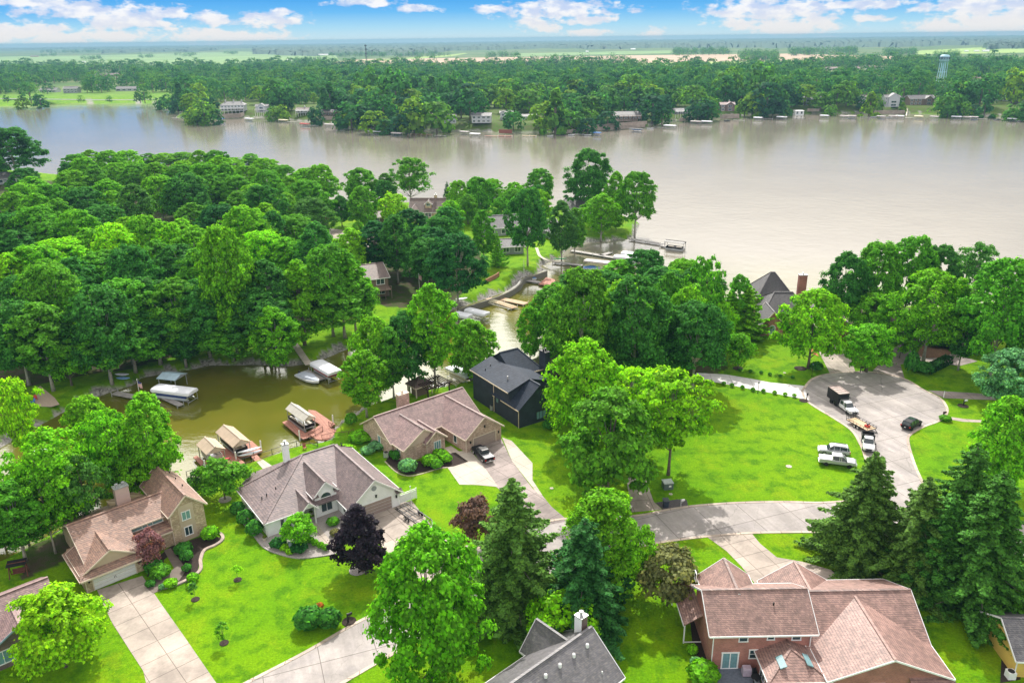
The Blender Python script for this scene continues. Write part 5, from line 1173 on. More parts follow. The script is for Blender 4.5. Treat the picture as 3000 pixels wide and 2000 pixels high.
def canopy(prof, label, H=15, seed=1):
    """far forest: a bumpy leafy mass with skirts; prof holds (x, nearest edge in pixels under the horizon, farthest edge)"""
    g = np.random.default_rng(seed); xs = [p[0] for p in prof]; x0, x1 = xs[0], xs[-1]; nx = int((x1 - x0) / 4.0); rows = 18; V, Fq = [], []
    for j in range(rows + 1):
        for i in range(nx + 1):
            x = x0 + (x1 - x0) * i / nx; near = np.interp(x, xs, [p[1] for p in prof]) + 1.2 * math.sin(x * .021 + seed) + .8 * math.sin(x * .07); far = np.interp(x, xs, [p[2] for p in prof])
            r_ = 1 / (1 / near + (1 / far - 1 / near) * j / rows); p = at(x, hor_y(x) + r_, FZ); edge = j in (0, rows) or i in (0, nx)
            V.append((p.x + g.normal() * 8, p.y + g.normal() * 10, FZ - .5 if edge else FZ + H * (.72 + .45 * g.random())))
    for j in range(rows):
        for i in range(nx): a = j * (nx + 1) + i; Fq.append((a, a + 1, a + nx + 2, a + nx + 1))
    o = bpy.data.objects.new('distant_forest', npmesh('distant_forest', V, Fq, [CANOPY])); COL.objects.link(o); tag(o, label, 'forest', kind='stuff')
t = newmat('canopy'); g_ = t.node('ShaderNodeNewGeometry').outputs['Position']; n_ = t.noise(g_, .03, 4, .7)
t.set(t.b.inputs['Base Color'], t.ramp(n_, [(.35, (.010, .045, .022)), (.65, (.028, .085, .03))])); t.b.inputs['Roughness'].default_value = .95; CANOPY = t.m
canopy([(-300, 18, 13), (350, 17, 13), (600, 20, 13), (1000, 22, 13), (1500, 20, 13)], 'hazy forest band along the horizon at the left', 16, 1)
canopy([(300, 30, 22), (420, 26, 20), (560, 30, 22), (640, 24, 20)], 'thin hazy wood line in the left fields', 14, 6)
canopy([(740, 38, 22), (900, 44, 22), (1200, 46, 24), (1330, 36, 22), (1500, 32, 20), (1900, 36, 20)], 'dark forest band below the horizon in the middle', 17, 2)
canopy([(1450, 22, 13), (1900, 34, 13), (2150, 38, 13), (2600, 40, 13), (3300, 36, 13)], 'forest band along the horizon at the right', 17, 3)
canopy([(2890, 50, 38), (3300, 50, 36)], 'nearer dark wood on the horizon at the right edge', 18, 4)

# ---------------------------------------------------------------- shrubs
def shrub_mesh(seed, n=420, leaf=.17, flat=1.0, open_=False):
    g = np.random.default_rng(seed); d = g.normal(size=(n, 3)); d /= np.linalg.norm(d, axis=1)[:, None]; d[:, 2] = np.where(d[:, 2] < -.2, -d[:, 2], d[:, 2])
    lump = 1 + .10 * np.sin(d[:, 0] * 5 + seed) * np.cos(d[:, 1] * 6) + .08 * g.random(n)
    P = d * .5 * lump[:, None] * (.75 + .25 * g.random(n)[:, None] if open_ else 1); P[:, 2] = P[:, 2] * flat + .42
    V = quads(P, d + g.normal(size=(n, 3)) * .35, leaf * (.6 + .8 * g.random(n))); return npmesh('shrub', V, np.arange(len(V)).reshape(-1, 4), [LEAF])
SHR = [shrub_mesh(1), shrub_mesh(2, flat=.9), shrub_mesh(3, 300, .2, .85, True)]
SPK = shrub_mesh(5, 260, .3, .7, True)
def shrub(x, y, wpx, hpx, col, label, px=True, name='shrub', cat='shrub', mi=0, group=None, z=0.):
    p = at(x * D, y * D) if px else Vector((x, y, 0)); s = math.sqrt(p.y ** 2 + CAMH ** 2) * .98; W = wpx * D * s / F; Hh = hpx * D * s / F
    o = bpy.data.objects.new(name, SHR[mi] if mi < 3 else SPK); COL.objects.link(o); o.location = (p.x, p.y, gz(p.x, p.y) + z); o.scale = (W, W, Hh * 1.05); o.rotation_euler.z = random.random() * 6
    b = CC[col] if isinstance(col, str) else col; f = random.uniform(.9, 1.1); o.color = (b[0] * f, b[1] * f, b[2] * f, 1); tag(o, label, cat, group); return o
for a in [(547, 1180, 30, 30, 'D', 'uppermost of the three round dark bushes at the white house side'), (565, 1203, 34, 34, 'D', 'middle of the three round dark bushes at the white house side'), (587, 1228, 34, 36, 'D', 'lowest of the three round dark bushes at the white house side'),
          (710, 1438, 58, 44, 'D', 'left one of the two clipped round bushes near the mailbox'), (757, 1438, 48, 44, 'D', 'right one of the two clipped round bushes near the mailbox'),
          (703, 1238, 16, 15, 'B', 'first round box ball along the white house walk'), (714, 1246, 15, 15, 'B', 'second round box ball along the white house walk'), (724, 1252, 15, 15, 'B', 'third round box ball along the white house walk'), (737, 1258, 15, 15, 'B', 'fourth round box ball along the white house walk'), (749, 1263, 15, 15, 'B', 'lowest round box ball along the white house walk'),
          (937, 1082, 38, 30, 'S', 'silvery round bush at the near corner of the rose brick house'), (987, 1068, 34, 26, 'B', 'bright green bush left of the rose brick front window'), (1003, 1074, 26, 20, 'M', 'darker bush below the rose brick front window'), (1010, 1052, 32, 22, 'B', 'bush under the rose brick front window'), (1026, 1060, 24, 18, 'B', 'rightmost bush under the rose brick front window'),
          (910, 1058, 18, 26, 'D', 'upright dark bush left of the silvery bush'), (900, 1050, 12, 18, 'D', 'small dark upright bush beside the cooling unit of the rose brick house'),
          (484, 1236, 36, 28, 'B', 'bright bush at the right corner of the tan house'), (422, 1268, 36, 22, 'D', 'dark bush under the front windows of the tan house'), (430, 1286, 26, 24, 'D', 'second dark bush in the tan house bed'), (444, 1333, 24, 18, 'B', 'bright bush at the low end of the tan house bed'), (392, 1345, 28, 16, 'W', 'yellowish plants by the stone edging of the tan house'), (373, 1352, 14, 12, 'S', 'pale blue hosta at the path corner'), (370, 1322, 40, 26, 'M', 'white flowering bush beside the stepping path'), (355, 1310, 36, 26, 'D', 'flowering bush under the purple tree'), (438, 1348, 16, 10, 'Y', 'yellow flowering clump in the tan house bed'), (430, 1310, 20, 16, 'D', 'dark green clump beside the stepping path'),
          (346, 1345, 20, 14, 'D', 'low dark plant at the garage corner of the tan house'),
          (655, 1262, 22, 14, 'Y', 'yellow-green hosta left of the boulder'), (668, 1270, 20, 12, 'Y', 'second yellow-green hosta below the boulder'), (765, 1205, 26, 18, 'M', 'green perennial clump right of the white house porch'), (770, 1228, 22, 14, 'O', 'orange flowering clump by the white house walk'),
          (2120, 855, 40, 24, 'D', 'clipped hedge block left of the long hedge', ), (1300, 1030, 20, 16, 'D', 'shrub at the dark house corner'), (1258, 985, 22, 22, 'D', 'narrow shrub at the front corner of the dark house'),
          (807, 975, 26, 28, 'M', 'round bush at the water end of the stone slope'), (830, 1010, 50, 20, 'B', 'mounded bank shrubs right of the timber deck'), (795, 1040, 40, 18, 'Y', 'yellow-green mound below the deck railing'), (870, 1028, 40, 16, 'S', 'silvery ground shrubs beside the deck steps'), (765, 1045, 24, 20, 'Y', 'bright mound at the end of the black railing'), (845, 1040, 30, 16, 'S', 'grey-green mound by the deck railing'),
          (2170, 965, 24, 12, 'M', 'flowering clump at the mailbox beyond the black car'), (1875, 850, 26, 20, 'D', 'round shrub beside the lamp on the turning circle lawn'),
          (2102, 850, 30, 22, 'M', 'shrub below the tall hedge column'), (2150, 790, 60, 18, 'D', 'low hedge before the ranch house'), (2320, 1365, 28, 16, 'S', 'grey-green bush at the yellow house bed'),
          (1968, 1500, 34, 20, 'W', 'yellow flowering shrub at the red brick house wall'), (1990, 1540, 50, 34, 'B', 'large bright bush beside the slate patio'), (1575, 1415, 26, 34, 'D', 'tall bush against the left porch of the red brick house'), (1590, 1500, 22, 22, 'W', 'yellow flowering bush left of the red brick house'), (1598, 1530, 24, 22, 'S', 'white flowering bush by the brick corner'), (1615, 1560, 60, 40, 'B', 'large bush at the patio corner of the red brick house')]:
    if a[0] in (1968, 1990): continue
    shrub(*a)
for i, (x, y) in enumerate([(1582, 890), (1600, 896), (1632, 900)] ): pass
for i, (x, y) in enumerate([(1662, 884), (1681, 888), (1705, 893), (1729, 898), (1753, 901), (1779, 905), (1803, 909), (1824, 912)]):
    shrub(x, y, 9, 9, 'M' if i < 5 else 'W', 'small round shrub in the row on the near side of the white driveway', group='shrubs along the near side of the white driveway')
for i, (x, y) in enumerate([(1700, 852), (1724, 855), (1748, 858), (1768, 862), (1792, 866), (1820, 869)]):
    shrub(x, y, 8, 7, 'D', 'small round shrub in the row on the far side of the white driveway', group='shrubs along the far side of the white driveway')
for x, y, w_, h_, c, l in [(640, 1255, 34, 22, 'T', 'spiky blue-green grass clump left of the boulder'), (688, 1266, 36, 24, 'T', 'spiky blue-green grass clump right of the boulder')]: shrub(x, y, w_, h_, c, l, mi=3)
# tapering hedge column and long hedge
shrub(2090, 862, 28, 62, 'D', 'tall tapering evergreen column at the ranch house entrance', mi=1)
for n_, a, b, l in [('hedge', (2128, 858), (2178, 832), 'long clipped dark hedge beside the ranch house drive')]:
    A, B = at(a[0] * D, a[1] * D), at(b[0] * D, b[1] * D); L = (B - A).length; n = 1500; g = np.random.default_rng(4); u = (B - A) / L; s_ = np.array([-u.y, u.x, 0])
    q = g.random(n) * L; c = g.random(n) * 2 - 1; top_ = g.random(n) < .5; zz = np.where(top_, 1.6, g.random(n) * 1.6); cc = np.where(top_, c, np.sign(c)) * .9
    P = np.array(A)[None] + np.array(u)[None] * q[:, None] + s_[None] * cc[:, None]; P[:, 2] = zz; N = np.where(top_[:, None], np.array([0, 0, 1.]), s_[None] * np.sign(c)[:, None]) + g.normal(size=(n, 3)) * .4
    V = quads(P, N, .35 * (.6 + .8 * g.random(n))); o = bpy.data.objects.new(n_, npmesh(n_, V, np.arange(len(V)).reshape(-1, 4), [LEAF])); COL.objects.link(o); o.color = (.03, .13, .03, 1); tag(o, l, 'hedge')
# saplings in mulch rings on the big front lawn
def ring(x, y, r, mat, name='mulch_ring'):
    p = at(x * D, y * D); mb = MB(); mb.lathe((0, 0, 0), [(r, 0), (r, .06), (r * .8, .08), (.1, .09)], 18); o = mb.build(name, mat); o.location = (p.x, p.y, 0); return o
for x, y, l, c, hh in [(546, 1331, 'thin young tree on the front lawn nearest the gravel bed', 'Y', 34), (449, 1376, 'sparse young tree near the stone edging of the tan house', 'G', 38), (515, 1476, 'bushy young tree nearest the street on the front lawn', 'M', 46)]:
    T('sapling', x, y - hh, y, 24 if c != 'M' else 30, c, l); tag(ring(x, y, .55, MULCH), 'dark mulch ring under the ' + l.split(' on ')[0].split(' near')[0], 'mulch ring')
for x, y, r, m_, l in [(822, 1309, 1.2, GRAVEL, 'pale stone ring around the purple maple'), (517, 1147, 1.0, GRAVEL, 'stone ring around the small round tree between the houses'), (1695, 846, 1.1, MULCH, 'mulch ring under the small lawn tree above the white driveway')]: tag(ring(x, y, r, m_, 'tree_ring'), l, 'tree ring')
tag(ring(1838, 846, 1.3, MULCH, 'tree_ring'), 'framed mulch square around the lawn tree with the slanting trunk', 'tree ring')
# purple tree at the tan house door
T('small', 352, 1218, 1300, 66, (.27, .14, .19), 'wine purple tree beside the entrance of the tan house')
# dead orange branch between the clipped bushes
shrub(736, 1408, 16, 14, (.42, .17, .05), 'dead orange foliage above the two clipped round bushes', z=.75)
# ------------------------------------------------------------------ vehicles
def paint(name, c, metal=.0): return plain('paint_' + name, c, .28, metal, var=.03, spec=.6, coat=.6)
PW, PS, PK, PG = paint('white', (.72, .73, .76)), paint('silver', (.45, .46, .50), .3), plain('paint_black', (.010, .011, .014), .42, var=.03, spec=.25), paint('grey', (.22, .23, .25), .3)
TAIL = plain('tail_light', (.45, .02, .015), .3); HEADL = plain('head_lamp', (.75, .75, .7), .15); SAND = plain('tan_plank', (.55, .40, .25), .7)
WOODP = planks('deck_red', (.40, .175, .125), .16, 0); WOODT = planks('deck_tan', (.46, .32, .19), .16, 0); WOODG = planks('deck_grey', (.36, .34, .33), .16, 0); WOODD = plain('rail_brown', (.16, .06, .045), .8, var=.2)
CANV = plain('canopy_white', (.74, .76, .82), .55, var=.05, scale=1); CANT = plain('canopy_taupe', (.48, .44, .44), .6); CANB = plain('canopy_blue', (.06, .18, .45), .6); CANR = plain('canopy_red', (.45, .05, .05), .6)
def loft(mb, secs, shape):
    """secs: (x, half width, z bottom, z top); shape: list of (fraction of half width, fraction of height)"""
    rings = []
    for x, hw, z0, z1 in secs:
        i = len(mb.v); mb.v += [(x, a * hw, z0 + (z1 - z0) * b) for a, b in shape]; rings.append(i)
    n = len(shape)
    for r0, r1 in zip(rings, rings[1:]):
        for q in range(n): mb.f.append((r0 + q, r0 + (q + 1) % n, r1 + (q + 1) % n, r1 + q))
    mb.f.append(tuple(rings[0] + q for q in reversed(range(n)))); mb.f.append(tuple(rings[-1] + q for q in range(n)))
BODY = [(-.86, 0), (.86, 0), (1, .25), (1, .72), (.93, 1), (-.93, 1), (-1, .72), (-1, .25)]
CABS = [(-1, 0), (1, 0), (.84, 1), (-.84, 1)]
def wheel(parent, x, y, r=.38, w=.26):
    t = MB(); t.lathe((0, 0, 0), [(r * .62, -w / 2), (r, -w / 2 + .03), (r, w / 2 - .03), (r * .62, w / 2)], 18, 'y'); o = t.build('wheel', RUBBER, parent); o.location = (x, y, r)
    m = MB(); s = 1 if y > 0 else -1
    m.lathe((0, s * w * .42, 0), [(r * .60, -.02), (r * .60, .02), (r * .15, .04)], 14, 'y')
    m.build('rim', CHROME, o)
def car(kind, front, rear, pm, label, cat='car', name='parked_car', z=0., L=None):
    A, B = at(*front, .6), at(*rear, .6); c = (A + B) / 2; a = math.atan2(A.y - B.y, A.x - B.x)
    r = tag(empty(name, (c.x, c.y, z + .03), a), label, cat)
    b = MB()
    if kind == 'suv':
        L = L or 4.9; h = L / 2
        loft(b, [(-h, .80, .42, .98), (-h + .25, .92, .32, 1.08), (-h * .5, .95, .30, 1.08), (h * .4, .95, .30, 1.05), (h - .35, .92, .32, .92), (h, .74, .42, .74)], BODY)
        cab = [(-h + .12, .80, 1.05, 1.22), (-h + .45, .86, 1.06, 1.66), (-.2, .88, 1.06, 1.74), (.45, .88, 1.05, 1.70), (h - 1.35, .84, 1.02, 1.06)]
        roof = [(-h + .40, .70, 1.62, 1.70), (-.2, .74, 1.70, 1.79), (.42, .72, 1.68, 1.75), (.75, .66, 1.58, 1.60)]; pill = (-h + .5, -.85, .1, .8)
    elif kind == 'sedan':
        L = L or 4.6; h = L / 2
        loft(b, [(-h, .74, .42, .86), (-h + .3, .88, .30, .94), (0, .91, .28, .92), (h - .5, .88, .3, .82), (h, .70, .4, .66)], BODY)
        cab = [(-h + .55, .76, .9, .95), (-h + 1.3, .78, .9, 1.38), (.1, .80, .9, 1.44), (.95, .78, .88, .92)]; roof = [(-h + 1.25, .62, 1.34, 1.41), (.1, .64, 1.40, 1.47), (.35, .6, 1.34, 1.38)]; pill = (-.9, 0)
    else:                                              # crew or regular cab pickup
        L = L or 5.8; h = L / 2; cf = h - 1.55; cb = cf - (2.35 if kind != 'cab' else 1.7)
        loft(b, [(cb - .02, .96, .42, 1.16), (cb + .2, .98, .40, 1.18), (cf, .98, .40, 1.16), (h - .3, .95, .42, 1.10), (h, .84, .5, .96)], BODY)
        if kind == 'pickup':
            b.box(-h, cb, -.97, -.87, .55, 1.18); b.box(-h, cb, .87, .97, .55, 1.18); b.box(-h, -h + .1, -.87, .87, .55, 1.16); b.box(-h + .1, cb, -.87, .87, .55, .64)
        cab = [(cb + .02, .82, 1.14, 1.80), (cb + .3, .86, 1.14, 1.88), (cf - .75, .86, 1.14, 1.88), (cf + .05, .84, 1.12, 1.17)]
        roof = [(cb - .01, .72, 1.78, 1.88), (cb + .3, .74, 1.86, 1.94), (cf - .85, .73, 1.86, 1.93), (cf - .62, .68, 1.78, 1.82)]; pill = (cb + .1, cb + 1.15, cf - .9)
    bo = b.build('body', pm, r); bv = bo.modifiers.new('bevel', 'BEVEL'); bv.width = .05; bv.segments = 2; bv.limit_method = 'ANGLE'; bo.data.shade_smooth() if False else None
    g = MB(); loft(g, cab, CABS); go = g.build('windows', CARGLASS, r)
    f = MB(); loft(f, roof, CABS)
    for x in pill:
        zt = np.interp(x, [q[0] for q in cab], [q[3] for q in cab]); hw = np.interp(x, [q[0] for q in cab], [q[1] for q in cab])
        for s in (-1, 1): f.bar((x, s * (hw + .01), 1.02), (x, s * (hw * .84 + .02), zt), .10, .05)
    f.build('cab_roof', pm, r)
    wx = h * .62; wr = .39 if kind != 'suv' else .36
    for x in (-wx, wx):
        for s in (-1, 1): wheel(r, x, s * .86, wr)
    for s in (-1, 1):
        q = MB(); q.box(h - .12, h + .02, s * .72 - .16, s * .72 + .16, .68, .84) if kind in ('suv', 'sedan') else q.box(h - .12, h + .02, s * .74 - .14, s * .74 + .14, .72, .94); q.build('headlight', HEADL, r)
        q = MB(); q.box(-h - .03, -h + .10, s * .82 - .12, s * .82 + .12, .72, .98); q.build('tail_light', TAIL, r)
        q = MB(); x = h * .26 if kind in ('suv', 'sedan') else cf - .15; q.box(x - .08, x + .06, s * 1.07 - .11, s * 1.07 + .11, 1.12, 1.3); q.build('wing_mirror', BLACK, r)
    q = MB(); q.box(h - .04, h + .07, -.8, .8, .42, .58); q.build('bumper', BLACK if kind == 'cab' or kind == 'crew' else (CHROME if kind == 'pickup' and pm is not PK else pm), r)
    q = MB(); q.box(-h - .08, -h + .02, -.8, .8, .44, .6) if kind not in ('crew', 'cab') else q.box(h + .02, h + .05, -.5, .5, .64, .9); q.build('bumper' if kind not in ('crew', 'cab') else 'grille', CHROME if kind == 'pickup' else BLACK, r)
    if kind in ('suv', 'sedan', 'pickup'):
        q = MB(); q.box(-h - .10, -h - .06, -.16, .16, .62, .74); q.build('number_plate', WHITE, r)
    return r, h
# black pickup with a grey bed cover
r, h = car('pickup', (1391, 1308), (1438, 1352), PK, 'black pickup truck with a grey bed cover on the rose brick house driveway', 'pickup truck', 'pickup_truck', L=5.6)
q = MB(); q.box(-h + .06, -.42, -.88, .88, 1.17, 1.22); q.build('bed_cover', PG, r)
r, h = car('suv', (2693, 1229), (2648, 1254), PK, 'black car parked at the right kerb of the turning circle', 'car', 'parked_car', L=4.7)
q = MB(); q.box(-.75, .35, -.52, .52, 1.775, 1.80); q.build('glass_roof', CARGLASS, r)
r, h = car('suv', (2393, 1314), (2493, 1325), PS, 'silver estate car on the grass behind the silver pickup', 'car', 'parked_car', L=5.1)
q = MB(); q.box(-1.9, .3, -.66, -.6, 1.78, 1.84); q.box(-1.9, .3, .6, .66, 1.78, 1.84); q.build('roof_rails', BLACK, r)
r, h = car('pickup', (2510, 1358), (2397, 1345), PS, 'silver crew cab pickup on the grass by the spruce', 'pickup truck', 'pickup_truck', L=5.9)
q = MB(); q.box(-h + .06, -.5, -.88, .88, 1.17, 1.23); q.build('bed_cover', PW, r)
# white crew cab with a tall black chip box
r, h = car('crew', (2505, 1212), (2450, 1172), PW, 'white truck with a tall black box body in the turning circle', 'truck', 'box_truck', L=6.2)
q = MB(); x0 = -h - 1.6; x1 = h - 1.55 - 2.45
q.box(x0, x1, -1.15, 1.15, .85, 2.95); 
for i in range(8): x = x0 + .2 + i * (x1 - x0 - .4) / 7; q.box(x - .05, x + .05, -1.2, 1.2, .85, 2.9)
q.box(x1, x1 + .75, -1.1, 1.1, 2.2, 2.3); q.build('box_body', BLACK, r)
q = MB()
for y0, y1 in ((-1.15, -1.02), (1.02, 1.15)): q.box(x0, x1, y0, y1, 2.96, 3.04)
for i in range(5): x = x0 + (x1 - x0) * i / 4; q.box(x - .06, x + .06, -1.02, 1.02, 2.96, 3.03)
q.box(x0 + .2, x1 - .2, -1.0, 1.0, 2.95, 2.955); q.build('box_roof', plain('pale_top', (.42, .34, .31), .7), r); wheel(r, x0 + 1.4, .92, .42, .4); wheel(r, x0 + 1.4, -.92, .42, .4)
# white truck with a dark dump body
r, h = car('cab', (2545, 1320), (2541, 1278), PW, 'white work truck with a dark open bed, hitched before the trailer', 'truck', 'work_truck', L=5.6)
q = MB(); x0, x1 = -h - .3, h - 1.55 - 1.78
q.box(x0, x1, -1.05, 1.05, .85, .95); q.box(x0, x1, -1.05, -.97, .95, 1.5); q.box(x0, x1, .97, 1.05, .95, 1.5); q.box(x0, x0 + .08, -.97, .97, .95, 1.5); q.box(x1 - .08, x1, -1.05, 1.05, .95, 2.05); q.build('bed', BLACK, r)
q = MB()
for y in (-.6, .6): q.lathe((x1 - .7, y, .97), [(.16, 0), (.16, .28), (.1, .3)], 10)
q.box(x1 - 1.2, x1 - .5, -.3, .3, .96, 1.2); q.build('tool_load', plain('orange_red', (.6, .12, .04), .5), r)
# utility trailer
A, B = at(2553, 1258, .6), at(2497, 1228, .6); c = (A + B) / 2; a = math.atan2(A.y - B.y, A.x - B.x)
tr = tag(empty('utility_trailer', (c.x, c.y, .03), a), 'flat timber-floored trailer with a tail ramp between the two trucks', 'trailer')
q = MB(); q.box(-2.6, 2.4, -1.1, 1.1, .55, .62); q.build('floor', SAND, tr)
q = MB()
for y in (-1.15, 1.15):
    q.bar((-2.6, y, .6), (2.4, y, .6), .1); q.bar((-2.6, y, 1.0), (2.4, y, 1.0), .06)
    for x in np.linspace(-2.6, 2.4, 7): q.bar((x, y, .6), (x, y, 1.0), .06)
q.bar((2.4, -1.15, .6), (2.4, 1.15, .6), .1); q.bar((2.4, -1.15, 1.0), (2.4, 1.15, 1.0), .06); q.bar((2.4, -.8, .5), (3.7, 0, .5), .1); q.bar((2.4, .8, .5), (3.7, 0, .5), .1); q.build('frame', BLACK, tr)
q = MB()
for y in np.linspace(-1.05, 1.05, 6): q.bar((-2.65, y, .6), (-2.8, y, 1.9), .05)
q.bar((-2.8, -1.05, 1.9), (-2.8, 1.05, 1.9), .06); q.bar((-2.72, -1.05, 1.25), (-2.72, 1.05, 1.25), .05); q.build('tail_ramp', BLACK, tr)
for x in (-.4, .4):
    for s in (-1, 1): wheel(tr, x, s * 1.3, .34, .2)
q = tag(empty('mower', tr.matrix_basis @ Vector((1.3, 0.1, .62)), a), 'red walk-behind mower lying on the trailer floor', 'mower'); k = MB(); k.box(-.5, .3, -.35, .35, .05, .35); k.build('deck', plain('mower_red', (.5, .04, .03), .4), q); k = MB(); k.bar((.2, -.25, .3), (1.0, -.25, .8), .05); k.bar((.2, .25, .3), (1.0, .25, .8), .05); k.bar((1, -.25, .8), (1, .25, .8), .05); k.build('handle', BLACK, q)
k = MB(); k.lathe((-.1, 0, .35), [(.18, 0), (.18, .2), (.1, .24)], 10); k.build('engine', BLACK, q)
car('sedan', (1085, 692), (1070, 684), PW, 'white car on the grass verge of the far turning circle', z=0, L=4.5)
car('sedan', (1828, 1488), (1800, 1510), PW, 'white car mostly hidden behind the round tree at the street bend')
# boat trailer
A, B = at(1268, 1545, .7), at(1175, 1480, .7); c = (A + B) / 2; L = (A - B).length; a = math.atan2(A.y - B.y, A.x - B.x)
tr = tag(empty('boat_trailer', (c.x, c.y, .03), a), 'empty black boat trailer on the white house driveway', 'trailer'); hl = L / 2; q = MB()
for y in (-1.15, 1.15): q.bar((-hl, y, .62), (hl - 1.8, y, .62), .1, .14); q.bar((-hl, y * .86, .8), (hl - 2, y * .86, .8), .12, .08); q.bar((hl - 1.8, y, .62), (hl, 0, .55), .1)
for x in np.linspace(-hl + .4, hl - 2, 5): q.bar((x, -1.15, .6), (x, 1.15, .6), .08)
for y in (-.28, .28): q.bar((-hl, y, .74), (0.2, y, .74), .1, .08)
q.build('frame', BLACK, tr); q = MB(); q.bar((hl - 1.2, 0, .5), (hl - 1.2, 0, 1.3), .1); q.bar((hl - .3, 0, 0), (hl - .3, 0, .7), .07); q.build('winch_post', CHROME, tr)
for x in (-1.2, -.45):
    for s in (-1, 1): wheel(tr, x, s * 1.28, .33, .2)

# ------------------------------------------------------------------ docks, lifts and boats
def local(pA, pB, z):
    A, B = at(*pA, z), at(*pB, z); c = (A + B) / 2; return c, math.atan2(B.y - A.y, B.x - A.x), (B - A).length
def dock(pA, pB, w, label, mat=None, z=-1.0, cat='dock', name='dock', rails=False, piles=True, group=None):
    c, a, L = local(pA, pB, z); r = tag(empty(name, (c.x, c.y, 0), a), label, cat, group)
    q = MB(); q.box(-L / 2, L / 2, -w / 2, w / 2, z - .16, z); q.build('deck', mat or WOODG, r)
    if piles:
        for x in np.linspace(-L / 2 + .2, L / 2 - .2, max(2, int(L / 3.5))):
            for s in (-1, 1): q = MB(); q.lathe((x, s * (w / 2 + .06), -2.4), [(.08, 0), (.08, 2.4 + z + .45)], 7); q.build('pile', GALV if mat is WOODG else WHITE, r)
    return r, L
def deckpoly(pts, label, mat, z=-1.0, thick=.22, cat='dock', name='dock', ang=0):
    o = sheet(name, pts, mat, 0, ang, None, thick, z); return tag(o, label, cat)
def gabled(pB, pF, pE, ze, zr, mat, label, wallm=None):
    c, a, L = local(pB, pF, zr); e = at(*pE, ze); f = at(*pF, zr); hw = abs((Vector((e.x - f.x, e.y - f.y))).dot(Vector((-math.sin(a), math.cos(a)))))
    r = tag(empty('boathouse', (c.x, c.y, 0), a), label, 'boathouse'); q = MB()
    for s in (-1, 1): q.slab([(-L / 2, 0, zr), (L / 2, 0, zr), (L / 2, s * hw, ze), (-L / 2, s * hw, ze)], .1)
    q.bar((-L / 2, 0, zr + .02), (L / 2, 0, zr + .02), .25, .06); q.build('roof', mat, r)
    for x in (L / 2 - .12, -L / 2 + .04):
        q = MB(); q.solid([(x, -hw + .3, ze - .12), (x, hw - .3, ze - .12), (x, 0, zr - .12)], [(x + .08, -hw + .3, ze - .12), (x + .08, hw - .3, ze - .12), (x + .08, 0, zr - .12)])
        q.build('gable', wallm or SD_PINK, r)
    for x in (-L / 2 + .3, L / 2 - .3):
        for s in (-1, 1): q = MB(); q.lathe((x, s * (hw - .25), -2.4), [(.09, 0), (.09, 2.35 + ze)], 8); q.build('post', GALV, r)
    return r, L, hw
def pontoon(c, a, L, mat, label, cover=False, z=WZ, group=None):
    r = tag(empty('pontoon_boat', (c[0], c[1], z), a), label, 'pontoon boat', group); q = MB()
    for s in (-.85, .85): q.lathe((-L / 2, s, .22), [(.05, 0), (.3, .35), (.3, L - .8), (.04, L)], 10, 'x')
    q.build('floats', CHROME, r); q = MB(); q.box(-L / 2 + .2, L / 2 - .4, -1.2, 1.2, .52, .62); q.build('deck', CHROME, r); q = MB()
    for (x0, x1, y0, y1) in ((-L / 2 + .3, L / 2 - .5, -1.2, -1.13), (-L / 2 + .3, L / 2 - .5, 1.13, 1.2), (-L / 2 + .3, -L / 2 + .37, -1.13, 1.13), (L / 2 - .57, L / 2 - .5, -1.13, 1.13)): q.box(x0, x1, y0, y1, .66, 1.22)
    q.build('side_panels', mat, r); q = MB()
    if cover: q.box(-L / 2 + .35, L / 2 - .55, -1.12, 1.12, 1.1, 1.27)
    else:
        for x in (-L / 2 + .5, .3): q.box(x, x + L * .3, -1.1, -.55, .64, 1.05); q.box(x, x + L * .3, .55, 1.1, .64, 1.05)
    q.build('seats' if not cover else 'cover', SD_CREAM if not cover else mat, r); return r
def speedboat(c, a, L, mat, label, z=WZ, cover=None, group=None, name='motor_boat'):
    r = tag(empty(name, (c[0], c[1], z), a), label, 'boat', group); W = L * .19
    q = MB(); loft(q, [(-L / 2, W, .05, .75), (-L * .2, W * 1.05, .0, .78), (L * .15, W, .0, .84), (L * .36, W * .62, .12, .92), (L * .5, W * .06, .5, .98)], [(-.45, 0), (.45, 0), (.95, .45), (1, 1), (-1, 1), (-.95, .45)]); q.build('hull', mat, r)
    q = MB()
    if cover: loft(q, [(-L * .49, W * .95, .76, .82), (-L * .1, W, .78, 1.2), (L * .08, W * .9, .8, 1.25), (L * .46, W * .15, .94, 1.0)], CABS); q.build('cover', cover, r)
    else:
        loft(q, [(-L * .42, W * .8, .79, .86), (-L * .02, W * .85, .8, .88)], CABS); q.build('cockpit', PG, r); q = MB(); loft(q, [(0, W * .8, .82, 1.25), (L * .12, W * .7, .82, .9)], CABS); q.build('windscreen', CARGLASS, r)
    q = MB(); q.box(-L / 2 - .28, -L / 2 + .02, -.2, .2, .35, 1.15); q.build('outboard', BLACK, r); return r
